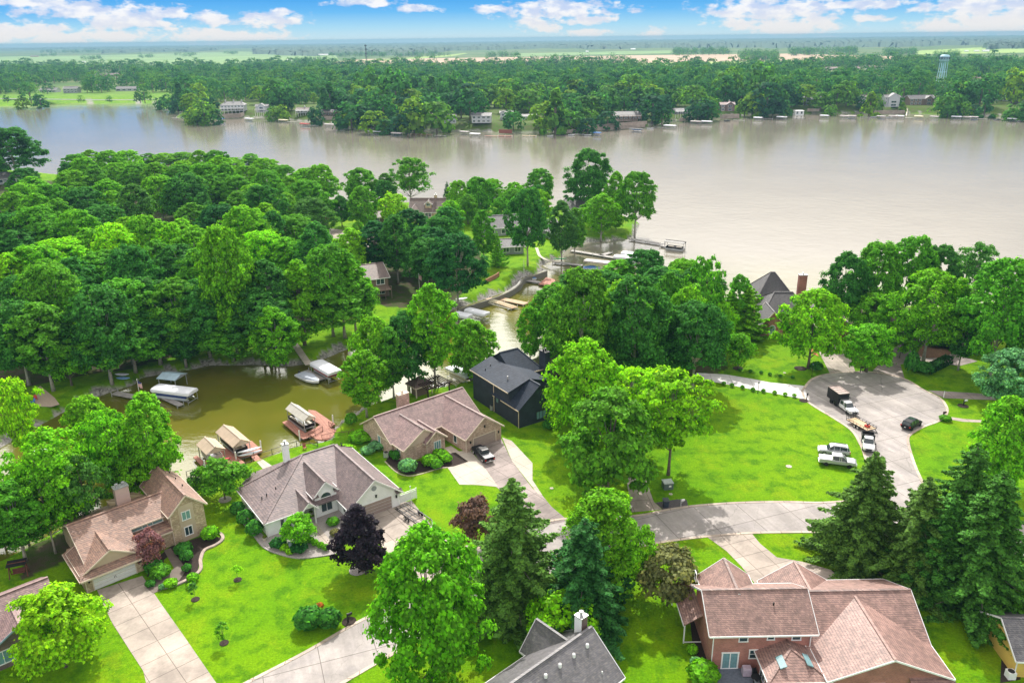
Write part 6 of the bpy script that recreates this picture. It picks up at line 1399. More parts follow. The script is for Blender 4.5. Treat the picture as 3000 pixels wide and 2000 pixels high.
def lift(pA, pB, w, z, mat, label, boat=None, frame_only=False, group=None, cat='boat lift', posts=True, flat=False):
    c, a, L = local(pA, pB, z); r = tag(empty('boat_lift', (c.x, c.y, 0), a), label, cat, group); q = MB(); n = 8
    prof = [(math.cos(pi * k / n), math.sin(pi * k / n)) for k in range(n + 1)]
    if frame_only:
        m = 15
        for i in range(m + 1):
            x = -L / 2 + L * i / m; pts = [(x, -w / 2 * cs, z - .35 + .55 * sn ** .8 if sn > 1e-4 else z - .35) for cs, sn in prof]
            q.tube(pts, .04, 5)
        for cs, sn in (prof[0], prof[4], prof[8], prof[2], prof[6]): q.bar((-L / 2, -w / 2 * cs, z - .35 + .55 * max(sn, 0) ** .8), (L / 2, -w / 2 * cs, z - .35 + .55 * max(sn, 0) ** .8), .07)
        q.build('canopy_frame', plain('frame_cream', (.75, .70, .50), .5), r)
    elif flat: q.box(-L / 2, L / 2, -w / 2, w / 2, z - .45, z); q.build('canopy', mat, r)
    else:
        sh = [(-1, 0), (1, 0)] + [(math.cos(pi * k / n) * (1 if k in (0, n) else .98), .5 + .5 * math.sin(pi * k / n) ** .7) for k in range(1, n)]
        sh = [(-1, 0), (1, 0)] + [(math.cos(pi * k / n), .42 + .58 * math.sin(pi * k / n) ** .6 if 0 < k < n else .42) for k in range(n + 1)]
        loft(q, [(-L / 2, w / 2 * .9, z - .75, z - .12), (-L / 2 + .35, w / 2, z - .85, z), (L / 2 - .35, w / 2, z - .85, z), (L / 2, w / 2 * .9, z - .75, z - .12)], sh); o = q.build('canopy', mat, r)
    if posts:
        for x in (-L / 2 + .5, L / 2 - .5):
            for s in (-1, 1): q = MB(); q.lathe((x, s * w * .46, -2.4), [(.06, 0), (.06, 2.4 + z - .5)], 6); q.build('post', GALV, r)
        q = MB()
        for x in (-L / 2 + .5, L / 2 - .5): q.bar((x, -w * .46, -1.2), (x, w * .46, -1.2), .1)
        for s in (-1, 1): q.bar((-L / 2 + .5, s * w * .3, -1.1), (L / 2 - .5, s * w * .3, -1.1), .1)
        q.build('cradle', GALV, r)
    if boat:
        kind, bm_, lab = boat
        (pontoon if kind == 'p' else speedboat)((c.x, c.y), a + (0 if kind == 'p' else pi), L * .86, bm_, lab, z=-1.05)
    return r
def railing(pts, label, mat, h=1.1, z=0., step=2.0, name='railing', balus=0, zs=None):
    P = [at(x, y, z) for x, y in pts]; r = tag(empty(name, P[0]), label, 'railing'); q = MB(); o = P[0]
    pst = MB()
    for a, b in zip(P, P[1:]):
        n = max(1, int(round((b - a).length / step)))
        for zz in (.12, h): q.bar(tuple(a - o + Vector((0, 0, zz))), tuple(b - o + Vector((0, 0, zz))), .07, .06)
        for k in range(n + 1): p = a + (b - a) * k / n - o; pst.bar((p.x, p.y, 0), (p.x, p.y, h + .08), .08)
        if balus:
            m = int((b - a).length / balus)
            for k in range(m + 1): p = a + (b - a) * k / max(1, m) - o; q.bar((p.x, p.y, .1), (p.x, p.y, h), .025)
    q.build('rails', mat, r); pst.build('posts', mat, r); return r
RT, RG2, RB = metalroof('metal_tan', (.50, .39, .29)), metalroof('metal_grey', (.50, .48, .43)), metalroof('metal_blue', (.42, .56, .66)); RK = metalroof('metal_black', (.05, .045, .045))
b1, L1, w1 = gabled((600, 1279), (631, 1309), (602, 1330), .95, 1.9, RT, 'smaller tan metal boathouse, the left of the tan pair')
b2, L2, w2 = gabled((655, 1243), (707, 1287), (680, 1309), .95, 1.95, RT, 'larger tan metal boathouse, the right of the tan pair')
b3, L3, w3 = gabled((853, 1179), (906, 1216), (884, 1232), 1.2, 2.1, RG2, 'grey ribbed metal boathouse beside the red timber deck', SD_CREAM)
for b, L, col, lab in ((b1, L1, CANT, 'grey covered boat under the smaller tan boathouse'), (b2, L2, PK, 'black pontoon boat under the larger tan boathouse'), (b3, L3, PK, 'dark pontoon boat under the grey boathouse')):
    pontoon((b.location.x, b.location.y), b.rotation_euler.z, L * .95, col, lab, z=-1.35)
deckpoly([(827, 1236), (845, 1229), (894, 1268), (878, 1279)], 'left finger of the red dock beside the grey boathouse', WOODP, ang=30)
deckpoly([(878, 1279), (894, 1268), (905, 1262), (930, 1250), (946, 1262), (912, 1276), (890, 1286)], 'cross walk of the red dock below the grey boathouse', WOODP, -1.005, ang=30)
deckpoly([(903, 1199), (924, 1202), (982, 1241), (946, 1263), (928, 1250), (938, 1243), (905, 1222)], 'broad red dock right of the grey boathouse', WOODP, ang=30)
deckpoly([(908, 1272), (946, 1264), (962, 1252), (985, 1258), (1034, 1262), (1036, 1272), (944, 1288), (925, 1285)], 'upper red deck with brown railings above the canal', WOODP, -.2, .3, 'deck', 'deck', 30)
railing([(906, 1284), (924, 1276), (946, 1263)], 'brown timber railing on the left side of the upper deck', WOODD, 1.0, -.2, 1.6, balus=.25)
railing([(964, 1249), (981, 1259), (1000, 1264)], 'brown timber railing on the back of the upper deck', WOODD, 1.0, -.2, 1.6, balus=.25)
railing([(944, 1288), (982, 1280), (1022, 1278), (1036, 1270)], 'long brown timber railing on the near side of the upper deck', WOODD, 1.0, -.2, 1.8, balus=.25)
railing([(762, 1344), (833, 1320), (906, 1297), (931, 1307)], 'long black railing at the water behind the white house', BLACK, 1.1, 0)
railing([(548, 1398), (590, 1384), (640, 1372)], 'black railing behind the small round trees', BLACK, 1.1, 0)
railing([(700, 1364), (737, 1352), (745, 1342)], 'short black railing around the gangway to the tan boathouses', BLACK, 1.1, 0, 1.2)
deckpoly([(566, 1338), (577, 1333), (596, 1350), (590, 1364)], 'narrow red dock left of the tan boathouses', WOODP, ang=40)
deckpoly([(596, 1352), (640, 1322), (652, 1310), (664, 1312), (718, 1355), (697, 1366), (640, 1360), (610, 1364)], 'red dock between the two tan boathouses', WOODP, ang=40)
deckpoly([(722, 1296), (737, 1290), (769, 1319), (742, 1332), (700, 1338), (716, 1322)], 'red dock right of the larger tan boathouse', WOODP, ang=40)
deckpoly([(736, 1337), (752, 1331), (775, 1352), (757, 1360)], 'red gangway from the lawn to the boathouse dock', WOODP, -.6, ang=40)
deckpoly([(752, 1352), (770, 1345), (800, 1366), (775, 1378)], 'pale stone steps at the lawn end of the gangway', DRIVE_N, .05, .2, 'steps', 'steps', 40)
def kayak(p, a, L, mat, label, z=0., cat='kayak', name='kayak', W=.36):
    c = at(*p, z + .3); q = MB(); loft(q, [(-L / 2, .02, .22, .32), (-L * .3, W * .8, .06, .3), (0, W, .0, .3), (L * .3, W * .8, .06, .3), (L / 2, .02, .24, .34)], [(-.5, 0), (.5, 0), (1, .6), (.8, 1), (-.8, 1), (-1, .6)])
    o = q.build(name, mat); o.location = (c.x, c.y, z); o.rotation_euler.z = a; return tag(o, label, cat)
KR, KG, KW = plain('kayak_red', (.65, .02, .05), .35), plain('kayak_green', (.03, .42, .12), .35), plain('board_white', (.75, .78, .85), .35)
kayak((641, 1347), R(25), 4.2, KR, 'red kayak on the dock below the smaller tan boathouse', -.98)
kayak((632, 1358), R(25), 4.0, KG, 'green kayak behind the small round trees', -.98)
kayak((731, 1316), R(30), 4.2, KW, 'upper of the two white paddle boards on the rack', -.2, 'paddle board', 'paddle_board', .4)
kayak((733, 1326), R(30), 4.2, KW, 'lower of the two white paddle boards on the rack', -.75, 'paddle board', 'paddle_board', .4)
for (x, y, l) in ((692, 1345, 'white dock post left of the paddle boards'), (601, 1370, 'white dock post below the smaller tan boathouse'), (878, 1282, 'white dock post at the corner of the grey boathouse dock'), (765, 1312, 'pale dock post at the right end of the boathouse dock'), (976, 1236, 'pale dock post at the far end of the broad red dock')):
    q = MB(); q.lathe((0, 0, 0), [(.13, -1), (.13, 1.5), (.02, 1.6)], 10); o = q.build('dock_post', WHITE); p = at(x, y, -1); o.location = (p.x, p.y, -1); tag(o, l, 'post')
# left basin
dock((334, 1149), (400, 1162), 1.6, 'pale dock running from the shaded lawn towards the white canopies', WOODG); dock((400, 1164), (470, 1156), 1.4, 'short pale dock beside the flagpole', WOODG)
dock((470, 1158), (530, 1186), 1.3, 'pale finger dock beside the blue hulled boat', WOODG)
lift((453, 1128), (566, 1142), 3.3, 1.2, CANV, 'white canopy boat lift over a blue boat in the left basin', ('p', plain('hull_blue', (.03, .06, .25), .4), 'blue and white pontoon boat under the left white canopy'))
g1, _, _ = gabled((475, 1090), (530, 1096), (509, 1114), .9, 1.5, RB, 'pale blue metal roofed boathouse on the left shore', SD_GREY)
for (p, w, l) in (((1, 2), 0, ''),): pass
lift((925, 1054), (982, 1086), 3.4, 1.2, CANV, 'white canopy boat lift over a red boat by the footbridge', ('p', plain('hull_red', (.35, .03, .04), .4), 'red pontoon boat under the white canopy by the footbridge'))
dock((890, 1086), (940, 1112), 2.2, 'pale grey dock between the covered boat and the white canopy', WOODG)
c, a, L = local((878, 1094), (934, 1120), -1); speedboat((c.x, c.y), a, L, PW, 'grey covered motor boat moored at the dock by the footbridge', cover=plain('cover_grey', (.40, .44, .52), .7))
lift((1368, 901), (1428, 915), 2.8, .9, CANV, 'rounded white canopy lift right of the pair on the middle canal bank'); lift((1335, 912), (1378, 922), 2.8, .9, CANV, 'rounded white canopy lift left of the pair on the middle canal bank')
dock((1430, 873), (1508, 901), 2.2, 'tan timber dock on the left of the pair in the middle canal', WOODT); dock((1462, 873), (1542, 889), 2.4, 'tan timber dock on the right of the pair in the middle canal', WOODT)
lift((1432, 878), (1500, 897), 2.6, -.4, CANV, 'empty boat lift frame beside the tan timber docks', frame_only=True)
dock((1528, 818), (1584, 827), 1.6, 'grey dock with a small white boat below the curved lawn', WOODG); deckpoly([(1578, 832), (1600, 812), (1625, 818), (1630, 834), (1600, 836)], 'red brown platform at the end of the grey dock', WOODP)
c, a, L = local((1543, 814), (1572, 818), -1); speedboat((c.x, c.y), a, L, PW, 'small white and blue boat at the grey dock', cover=CANB)
dock((1621, 766), (1706, 777), 1.8, 'brown dock leading from the green kayak to the taupe canopy', WOODG)
lift((1714, 760), (1784, 768), 3.0, 1.2, CANT, 'flat taupe canopy lift behind the blue motor boat', flat=True)
c, a, L = local((1759, 786), (1709, 784), -1); speedboat((c.x, c.y), a + pi, L, plain('hull_white_blue', (.55, .62, .78), .3), 'blue and white motor boat beside the taupe canopy', cover=CANB)
dock((1674, 733), (1810, 756), 1.9, 'long white dock leading to the two pale canopies', WOODG); dock((1760, 748), (1790, 738), 1.6, 'white cross dock at the pale canopies', WOODG)
lift((1800, 746), (1866, 752), 3.2, 1.0, CANV, 'nearer of the two pale canopies at the long white dock', ('s', PW, 'white motor boat under the nearer pale canopy')); lift((1822, 736), (1880, 741), 3.2, 1.0, CANV, 'farther of the two pale canopies at the long white dock', ('s', PW, 'white motor boat under the farther pale canopy'))
dock((1846, 699), (1945, 714), 1.9, 'dark dock from the peninsula tip to the black boathouse', WOODG); g2, _, _ = gabled((1950, 701), (2008, 708), (2000, 714), 1.2, 1.7, RK, 'black roofed open boathouse far out on the dark dock', BLACK)
dock((1935, 718), (2004, 728), 2.0, 'dark platform in front of the black boathouse', WOODG); pontoon((g2.location.x, g2.location.y), g2.rotation_euler.z, 6.5, PK, 'black pontoon boat under the black boathouse')
lift((1300, 1092), (1356, 1119), 3.2, .8, CANV, 'bare cream canopy frame of a boat lift left of the dark house', frame_only=True); lift((1322, 1070), (1382, 1098), 3.4, .9, CANV, 'flat white canopy hidden behind the tree left of the dark house', ('p', plain('hull_brown', (.2, .08, .06), .4), 'maroon pontoon boat under the flat white canopy'), flat=True)
dock((1350, 1125), (1388, 1136), 1.4, 'blue grey dock beside the dark house wall', WOODG)
c, a, L = local((1235, 1122), (1300, 1140), -1); pontoon((c.x, c.y), a, L, PG, 'grey pontoon boat beyond the pergola')
dock((240, 1262), (330, 1272), 1.8, 'white dock glimpsed through the left trees', WOODG); dock((290, 1280), (345, 1296), 1.4, 'second white dock glimpsed through the left trees', WOODG)
lift((110, 1312), (165, 1330), 3.2, 1.0, CANV, 'white canopy glimpsed through the left trees', ('p', PW, 'white pontoon boat hidden under the left trees')); lift((62, 1380), (110, 1392), 3.2, 1.0, CANV, 'second white canopy glimpsed at the far left')
# footbridge is the path; rocks along the beds
kayak((1640, 757), R(10), 4.6, KG, 'green and white canoe on the grass at the small beach'); kayak((1686, 715), R(60), 3.2, KG, 'green kayak on the rocks at the canal mouth')
kayak((1352, 874), R(25), 3.6, PW, 'white rowing boat upside down on the curved lawn', name='rowing_boat', cat='rowing boat', W=.6); kayak((288, 1068), R(-40), 3.6, KW, 'white boat leaning by a trunk on the shaded lawn', name='rowing_boat', cat='rowing boat', W=.6)
kayak((357, 1095), R(-5), 3.2, KW, 'upper white boat in the stack on the shaded lawn', .5, 'rowing boat', 'rowing_boat', .55); kayak((360, 1106), R(-5), 3.2, plain('boat_blue', (.25, .45, .75), .4), 'lower blue boat in the stack on the shaded lawn', 0, 'rowing boat', 'rowing_boat', .6)
# flags
def flagmat(name, us):
    t = newmat(name); x, y, z = t.sep(t.tc.outputs['Object']); s = t.math('GREATER_THAN', t.math('FRACT', t.math('MULTIPLY', z, 1 / .2)), .5)
    col = t.mix(s, (.55, .03, .05), (.75, .75, .78))
    if us: c = t.math('MULTIPLY', t.math('LESS_THAN', x, .75), t.math('GREATER_THAN', z, .6)); col = t.mix(c, col, (.03, .04, .2))
    t.set(t.b.inputs['Base Color'], col); return t.m
def flagpole(p, H, label, us=True, flag=True, ang=0.):
    b = at(*p, gz(*at(*p)[:2]) if False else 0.); z = gz(b.x, b.y); r = tag(empty('flagpole', (b.x, b.y, z), ang), label, 'flagpole'); q = MB(); q.lathe((0, 0, 0), [(.07, 0), (.04, H), (.1, H + .02), (.1, H + .15), (.02, H + .2)], 8); q.build('pole', WHITE, r)
    if flag:
        q = MB(); n = 6; W_, h_ = 1.3, 1.3
        for k in range(n):
            x0, x1 = .06 + W_ * .55 * k / n, .06 + W_ * .55 * (k + 1) / n; y0, y1 = .12 * math.sin(k * 1.3), .12 * math.sin((k + 1) * 1.3); d0, d1 = -.5 * k / n, -.5 * (k + 1) / n
            q.solid([(x0, y0, d0), (x1, y1, d1), (x1, y1 + .02, d1), (x0, y0 + .02, d0)], [(x0, y0, h_ + d0), (x1, y1, h_ + d1), (x1, y1 + .02, h_ + d1), (x0, y0 + .02, h_ + d0)])
        o = q.build('flag', flagmat('flag_us' if us else 'flag_red', us), r); o.location.z = H - h_ - .15
    return r
flagpole((410, 1160), 7.0, 'white flagpole with a striped flag at the left basin'); flagpole((1230, 868), 6.5, 'flagpole with a red striped flag by the canal trees', False); flagpole((1535, 806), 6.5, 'bare white flagpole on the curved lawn', flag=False); flagpole((1853, 682), 7.5, 'bare flagpole on the peninsula tip', flag=False); flagpole((1205, 1478), 3.2, 'short white pole at the gate of the white house', flag=False)
# ------------------------------------------------------------------ street furniture and small things
def mailbox(p, label, mat=BLACK, post=BLACK, arm=True, double=False):
    b = at(*p); r = tag(empty('mailbox', (b.x, b.y, 0), R(random.randint(0, 3) * 20)), label, 'mailbox'); q = MB(); q.box(-.08, .08, -.08, .08, 0, 1.35)
    if arm: q.box(-.1, .55, -.05, .05, .95, 1.02); q.bar((.05, 0, .55), (.42, 0, .96), .07)
    q.build('post', post, r); q = MB(); q.box(.0, .6, -.13, .13, 1.03, 1.18); q.lathe((0, 0, 1.18), [(.13, 0), (.13, .6)], 12, 'x'); q.build('box', mat, r); return r
mailbox((1020, 1822), 'black mailbox on a dark post in the small bed by the street'); mailbox((2363, 1171), 'dark mailbox with a bracket at the end of the white driveway'); mailbox((2520, 1090), 'dark mailbox by the flower box near the round tree')
mailbox((2764, 1164), 'white mailbox post at the path right of the turning circle', BLACK, WHITE); mailbox((2822, 1188), 'white mailbox in a small mulch ring right of the turning circle', WHITE, BLACK); mailbox((2762, 1224), 'brown mailbox beside the flowering clump beyond the black car', PERG, PERG); mailbox((1994, 1484), 'white mailbox on the gravel strip by the street', WHITE, GALV); mailbox((2533, 1088), 'second dark mailbox near the round tree')
tag(ring(802, 1427, .9, MULCH), 'small planted bed under the black mailbox', 'planting bed'); tag(ring(1846, 920, .9, MULCH), 'dark mulch bed under the mailbox at the white driveway', 'planting bed'); tag(ring(2212, 932, 1.0, MULCH), 'mulch ring under the white mailbox', 'mulch ring')
def lamp(p, H, label, mat=BLACK):
    b = at(*p); r = tag(empty('lamp_post', (b.x, b.y, 0)), label, 'lamp post'); q = MB(); q.lathe((0, 0, 0), [(.12, 0), (.06, .3), (.045, H)], 8); q.build('post', mat, r)
    q = MB(); q.lathe((0, 0, H), [(.08, 0), (.17, .28), (.19, .3), (.03, .45)], 6); q.build('lantern', GLASS_T, r); q = MB(); q.lathe((0, 0, H + .3), [(.21, 0), (.05, .16), (.02, .26)], 6); q.build('lantern_cap', mat, r)
lamp((2220, 1152), 2.1, 'black lamp post beside the near shrub row of the white driveway'); lamp((2378, 1102), 2.6, 'black lamp post on the lawn corner of the turning circle'); lamp((2368, 1024), 2.0, 'lamp post in the red mulch bed by the turreted house'); lamp((1110, 733), 7.5, 'tall lamp post at the far turning circle')
q = tag(empty('utility_box', at(1955, 1428), R(8)), 'grey green utility box on the lawn near the narrow driveway', 'utility box'); k = MB(); k.box(-.75, .75, -.7, .7, 0, 1.1); k.build('cabinet', plain('box_green', (.10, .14, .14), .5), q); k = MB(); k.box(-.8, .8, -.75, .75, 1.1, 1.2); k.build('lid', plain('box_lid', (.38, .44, .42), .5), q); k = MB(); k.box(.0, .4, -.73, -.7, .5, .8); k.build('notice', WHITE, q)
q = tag(empty('refuse_bin', at(1950, 1484), R(5)), 'dark wheeled bin standing at the kerb', 'bin'); k = MB(); k.solid([(-.34, -.36, .1), (.34, -.36, .1), (.34, .36, .1), (-.34, .36, .1)], [(-.42, -.46, 1.25), (.42, -.46, 1.25), (.42, .46, 1.25), (-.42, .46, 1.25)]); k.build('bin_body', plain('bin_navy', (.03, .045, .07), .5), q); k = MB(); k.slab([(-.46, -.5, 1.27), (.46, -.5, 1.27), (.46, .5, 1.36), (-.46, .5, 1.36)], .07); k.build('lid', plain('bin_lid', (.07, .08, .09), .5), q)
for s in (-1, 1): k = MB(); k.lathe((s * .3, .35, .13), [(.13, -.05), (.13, .05)], 10, 'x'); k.build('wheel', RUBBER, q)
sheet('gravel_strip', [(1920, 1472), (1985, 1462), (2012, 1464), (2016, 1482), (1942, 1492)], plain('dark_gravel', (.09, .08, .085), .95, var=.4, scale=6), .035, 0)
def acunit(p, label, mat=GALV):
    b = at(*p); r = tag(empty('cooling_unit', (b.x, b.y, 0)), label, 'cooling unit'); k = MB(); k.box(-.42, .42, -.42, .42, .05, .95); k.build('case', mat, r); k = MB(); k.lathe((0, 0, .95), [(.36, 0), (.36, .04), (.1, .06)], 14); k.build('fan_grille', BLACK, r)
acunit((1132, 1338), 'grey cooling unit at the left wall of the rose brick house'); acunit((1442, 1200), 'grey cooling unit beside the dark house wall'); acunit((2958, 1984), 'white framed cooling unit beside the yellow house', WHITE); acunit((712, 1508), 'pale cooling unit between the dark bushes of the white house', WHITE)
# gate and fence pieces
q = tag(empty('vinyl_gate', at(1170, 1482), R(36)), 'white vinyl gate beside the garage of the white house', 'gate'); k = MB(); k.box(.1, 3.0, -.03, .03, .15, 1.55); k.build('panel', SD_WHITE, q); k = MB(); k.box(0, .12, -.06, .06, 0, 1.9); k.box(3.0, 3.12, -.06, .06, 0, 1.9); k.box(.1, 3.0, -.04, .04, 1.72, 1.8); k.build('frame', WHITE, q)
q.location = tuple(Vector((0, 0, 0)))
wh = bpy.data.objects['white_house']; q.location = wh.matrix_basis @ Vector((19.7, -3.9, 0))
# beds, edging, boulders
sheet('gravel_bed', [(705, 1520), (722, 1512), (778, 1575), (800, 1560), (905, 1520), (975, 1480), (1015, 1500), (1012, 1560), (985, 1620), (930, 1628), (870, 1632), (800, 1615), (760, 1588)], GRAVEL, .04, 36)
strip('edging', curve([(703, 1521), (740, 1562), (770, 1600), (805, 1618), (868, 1634), (930, 1630), (982, 1622)]), .3, GRAVEL, 0, .14)
sheet('mulch_bed', [(1130, 1350), (1150, 1320), (1190, 1360), (1300, 1330), (1335, 1325), (1372, 1352), (1330, 1366), (1280, 1372), (1230, 1386), (1195, 1392), (1160, 1380)], MULCH, .036, 39)
strip('edging', curve([(1128, 1352), (1160, 1382), (1195, 1394), (1235, 1388), (1280, 1374), (1311, 1369)]), .16, KERB, 0, .1)
sheet('mulch_bed', [(430, 1690), (440, 1650), (500, 1600), (610, 1565), (650, 1575), (640, 1590), (600, 1606), (585, 1640), (580, 1670), (540, 1700), (480, 1725), (466, 1715), (520, 1690), (540, 1665), (505, 1620), (480, 1640), (480, 1660)], MULCH, .036, 41)
strip('edging', curve([(474, 1724), (520, 1712), (565, 1690), (588, 1668), (588, 1640), (600, 1612), (630, 1598), (650, 1584), (652, 1570), (636, 1558)]), .45, STONEP, 0, .22)
sheet('mulch_bed', [(2372, 1022), (2384, 1010), (2392, 1034), (2400, 1045), (2380, 1035)], plain('red_mulch', (.42, .14, .06), .95, var=.3), .036)
sheet('mulch_bed', [(2920, 1860), (2990, 1845), (2990, 1990), (2930, 2000), (2935, 1900)], MULCH, .036)
sheet('mulch_bed', [(2020, 1800), (2050, 1790), (2085, 1980), (2060, 2000), (2030, 1900)], MULCH, .036)
sheet('planting_island', curve([(2680, 1030), (2700, 1014), (2760, 1018), (2786, 1036), (2750, 1048), (2700, 1046), (2680, 1030)], 3), plain('island_mulch', (.22, .12, .08), .95, var=.3), .045)
def boulder(x, y, s, label, seed=0, mat=ROCK, z=0., group=None):
    bm = bmesh.new(); bmesh.ops.create_icosphere(bm, subdivisions=2, radius=s); g = np.random.default_rng(seed)
    for v in bm.verts: v.co *= 1 + .25 * math.sin(v.co.x * 3 / s + seed) * math.cos(v.co.y * 2.5 / s + seed * 2) + .08 * g.random(); v.co.z *= .6
    me = bpy.data.meshes.new('boulder'); bm.to_mesh(me); bm.free(); me.materials.append(mat); o = bpy.data.objects.new('boulder', me); COL.objects.link(o); p = at(x, y); o.location = (p.x, p.y, gz(p.x, p.y) + s * .3); tag(o, label, 'rock', group)
boulder(856, 1604, .9, 'blue grey boulder in the gravel bed of the white house', 3, plain('boulder_blue', (.20, .24, .30), .8, var=.3)); boulder(836, 1392, .01, 'x', 1) if False else None
for i, (x, y) in enumerate([(520, 1040), (530, 1039), (540, 1037), (550, 1035), (560, 1034), (572, 1032), (590, 1027), (600, 1023), (610, 1020), (620, 1017), (630, 1013), (665, 1003), (692, 995), (702, 993), (716, 993), (737, 997), (742, 1003)]): boulder(x, y, random.uniform(.35, .6), 'pale boulder in the curved line edging the shaded wood floor', i, plain('boulder_pale', (.5, .46, .38), .8, var=.3), group='boulders edging the shaded wood floor')
for i, (x, y, s) in enumerate([(1005, 1232, .6), (1012, 1224, .45), (1022, 1214, .6), (1030, 1206, .5), (1040, 1200, .6), (1052, 1192, .5), (1062, 1190, .6), (1018, 1236, .4), (1032, 1222, .5), (1046, 1210, .45)]): boulder(x, y, s, 'bank rock on the stony slope left of the rose brick house', i + 30, group='rocks on the stony slope')
# patio things at the red brick house
H5 = bpy.data.objects['red_brick_house'].matrix_basis
q = tag(empty('grill', H5 @ Vector((3.9, -1.0, .05))), 'mauve covered grill on the slate patio', 'grill'); k = MB(); loft(k, [(-.5, .38, 0, .95), (-.45, .42, 0, 1.1), (.45, .42, 0, 1.1), (.5, .38, 0, .95)], [(-1, 0), (1, 0), (.95, .8), (.7, 1), (-.7, 1), (-.95, .8)]); k.build('cover', plain('cover_mauve', (.42, .34, .42), .7), q); k = MB(); k.box(-.5, .5, -.45, .45, -.04, .06); k.build('base', BLACK, q)
def chair(loc, a, mat, label, group=None):
    r = tag(empty('garden_chair', loc, a), label, 'chair', group); k = MB(); k.box(-.3, .3, -.3, .3, .38, .45); k.build('seat', mat, r); k = MB(); k.slab([(-.3, .28, .45), (.3, .28, .45), (.3, .5, 1.05), (-.3, .5, 1.05)], .05); k.build('backrest', mat, r)
    for x in (-.27, .27):
        for y in (-.27, .27): k = MB(); k.bar((x, y, 0), (x, y, .6 if True else .4), .06); k.build('leg', mat, r)
chair(H5 @ Vector((4.9, -1.6, .05)), .5, BLACK, 'black chair left of the skylit sunroom'); chair(H5 @ Vector((4.7, -2.9, .05)), 2, GALV, 'grey chair at the bottom edge beside the sunroom')
def table(loc, label, mat=BLACK):
    r = tag(empty('garden_table', loc), label, 'table'); k = MB(); k.lathe((0, 0, .7), [(.55, 0), (.55, .05)], 16); k.build('tabletop', mat, r); k = MB(); k.lathe((0, 0, 0), [(.3, 0), (.06, .05), (.06, .7)], 10); k.build('pedestal', mat, r)
table(H5 @ Vector((4.6, -2.2, .05)), 'small black garden table between the patio chairs')
chair(at(106, 1172, 0), .6, plain('chair_red', (.45, .05, .05), .5), 'red chair on the sandy fire pit at the left edge'); chair(at(88, 1166, 0), 1.6, plain('chair_yellow', (.7, .45, .05), .5), 'yellow chair on the sandy fire pit at the left edge'); chair(at(97, 1182, 0), -.6, plain('chair_blue', (.05, .15, .5), .5), 'blue chair on the sandy fire pit at the left edge')
sheet('sand', [(105, 1140), (118, 1130), (160, 1165), (175, 1185), (150, 1192), (100, 1190)], plain('sand', (.45, .36, .28), .95), .05)
chair(at(893, 1316, 0), .4, plain('chair_brown', (.3, .1, .06), .6), 'brown chair on the lawn inside the black railing')
# swing bench on the left lawn
q = tag(empty('swing_bench', at(58, 1685), R(20)), 'brown covered swing bench on the dark lawn at the left', 'swing bench'); k = MB()
for s in (-1, 1): k.bar((s * 1.1, -.6, 0), (s * 1.0, 0, 2.1), .1); k.bar((s * 1.1, .6, 0), (s * 1.0, 0, 2.1), .1)
k.bar((-1.1, 0, 2.1), (1.1, 0, 2.1), .1); k.build('frame', WOODD, q); k = MB(); k.box(-.75, .75, -.25, .25, .5, .58); k.build('seat', WOODD, q); k = MB(); k.box(-.75, .75, .22, .28, .58, 1.05); k.build('backrest', WOODD, q); k = MB(); k.slab([(-1.2, -.7, 2.0), (1.2, -.7, 2.0), (1.2, .7, 2.2), (-1.2, .7, 2.2)], .05); k.build('canopy', BLACK, q)
def planter(p, label):
    b = at(*p); r = tag(empty('planter', (b.x, b.y, .04)), label, 'planter'); k = MB(); k.lathe((0, 0, 0), [(.18, 0), (.3, .4), (.32, .42), (.25, .42)], 12); k.build('pot', SD_CREAM, r)
    o = bpy.data.objects.new('plant', SHR[1]); COL.objects.link(o); o.parent = r; o.scale = (.5, .5, .5); o.location.z = .35; o.color = (.15, .2, .04, 1)
planter((776, 1583), 'pale planter with a small plant at the white house corner'); planter((912, 1508), 'pale planter on the porch of the white house')
for x, y, l in ((2311, 1366, 'round pale lid in the grass left of the silver pickup'), (1616, 1430, 'small round drain lid in the grass right of the rose brick driveway'), (2298, 1092, 'brown lid in the lawn before the turreted house'), (1965, 1447, 'small white lid near the utility box'), (1368, 1601, 'small pale lid beside the smoke bush')):
    k = MB(); k.lathe((0, 0, 0), [(.5, 0), (.5, .05), (.4, .07)], 14); o = k.build('access_lid', DRIVE_N); p = at(x, y); o.location = (p.x, p.y, .01); o.scale = (1, 1, 1) if x in (2311,) else (.6, .6, 1); tag(o, l, 'access lid')
# retaining wall of the brick bank right
q = MB(); k = tag(strip('retaining_wall', [(1423, 830), (1452, 815), (1462, 808)], .3, plain('timber_wall', (.35, .16, .10), .8), 0, 1.2, kind=None), 'low orange timber wall at the left of the curved lawn', 'retaining wall')
tag(strip('seawall', curve([(1341, 907), (1433, 877), (1483, 858), (1521, 835), (1536, 815), (1571, 805), (1602, 793)]), .5, plain('seawall_grey', (.17, .165, .14), .9), -1.9, .03, kind=None), 'grey seawall along the curved lawn of the canal', 'seawall')
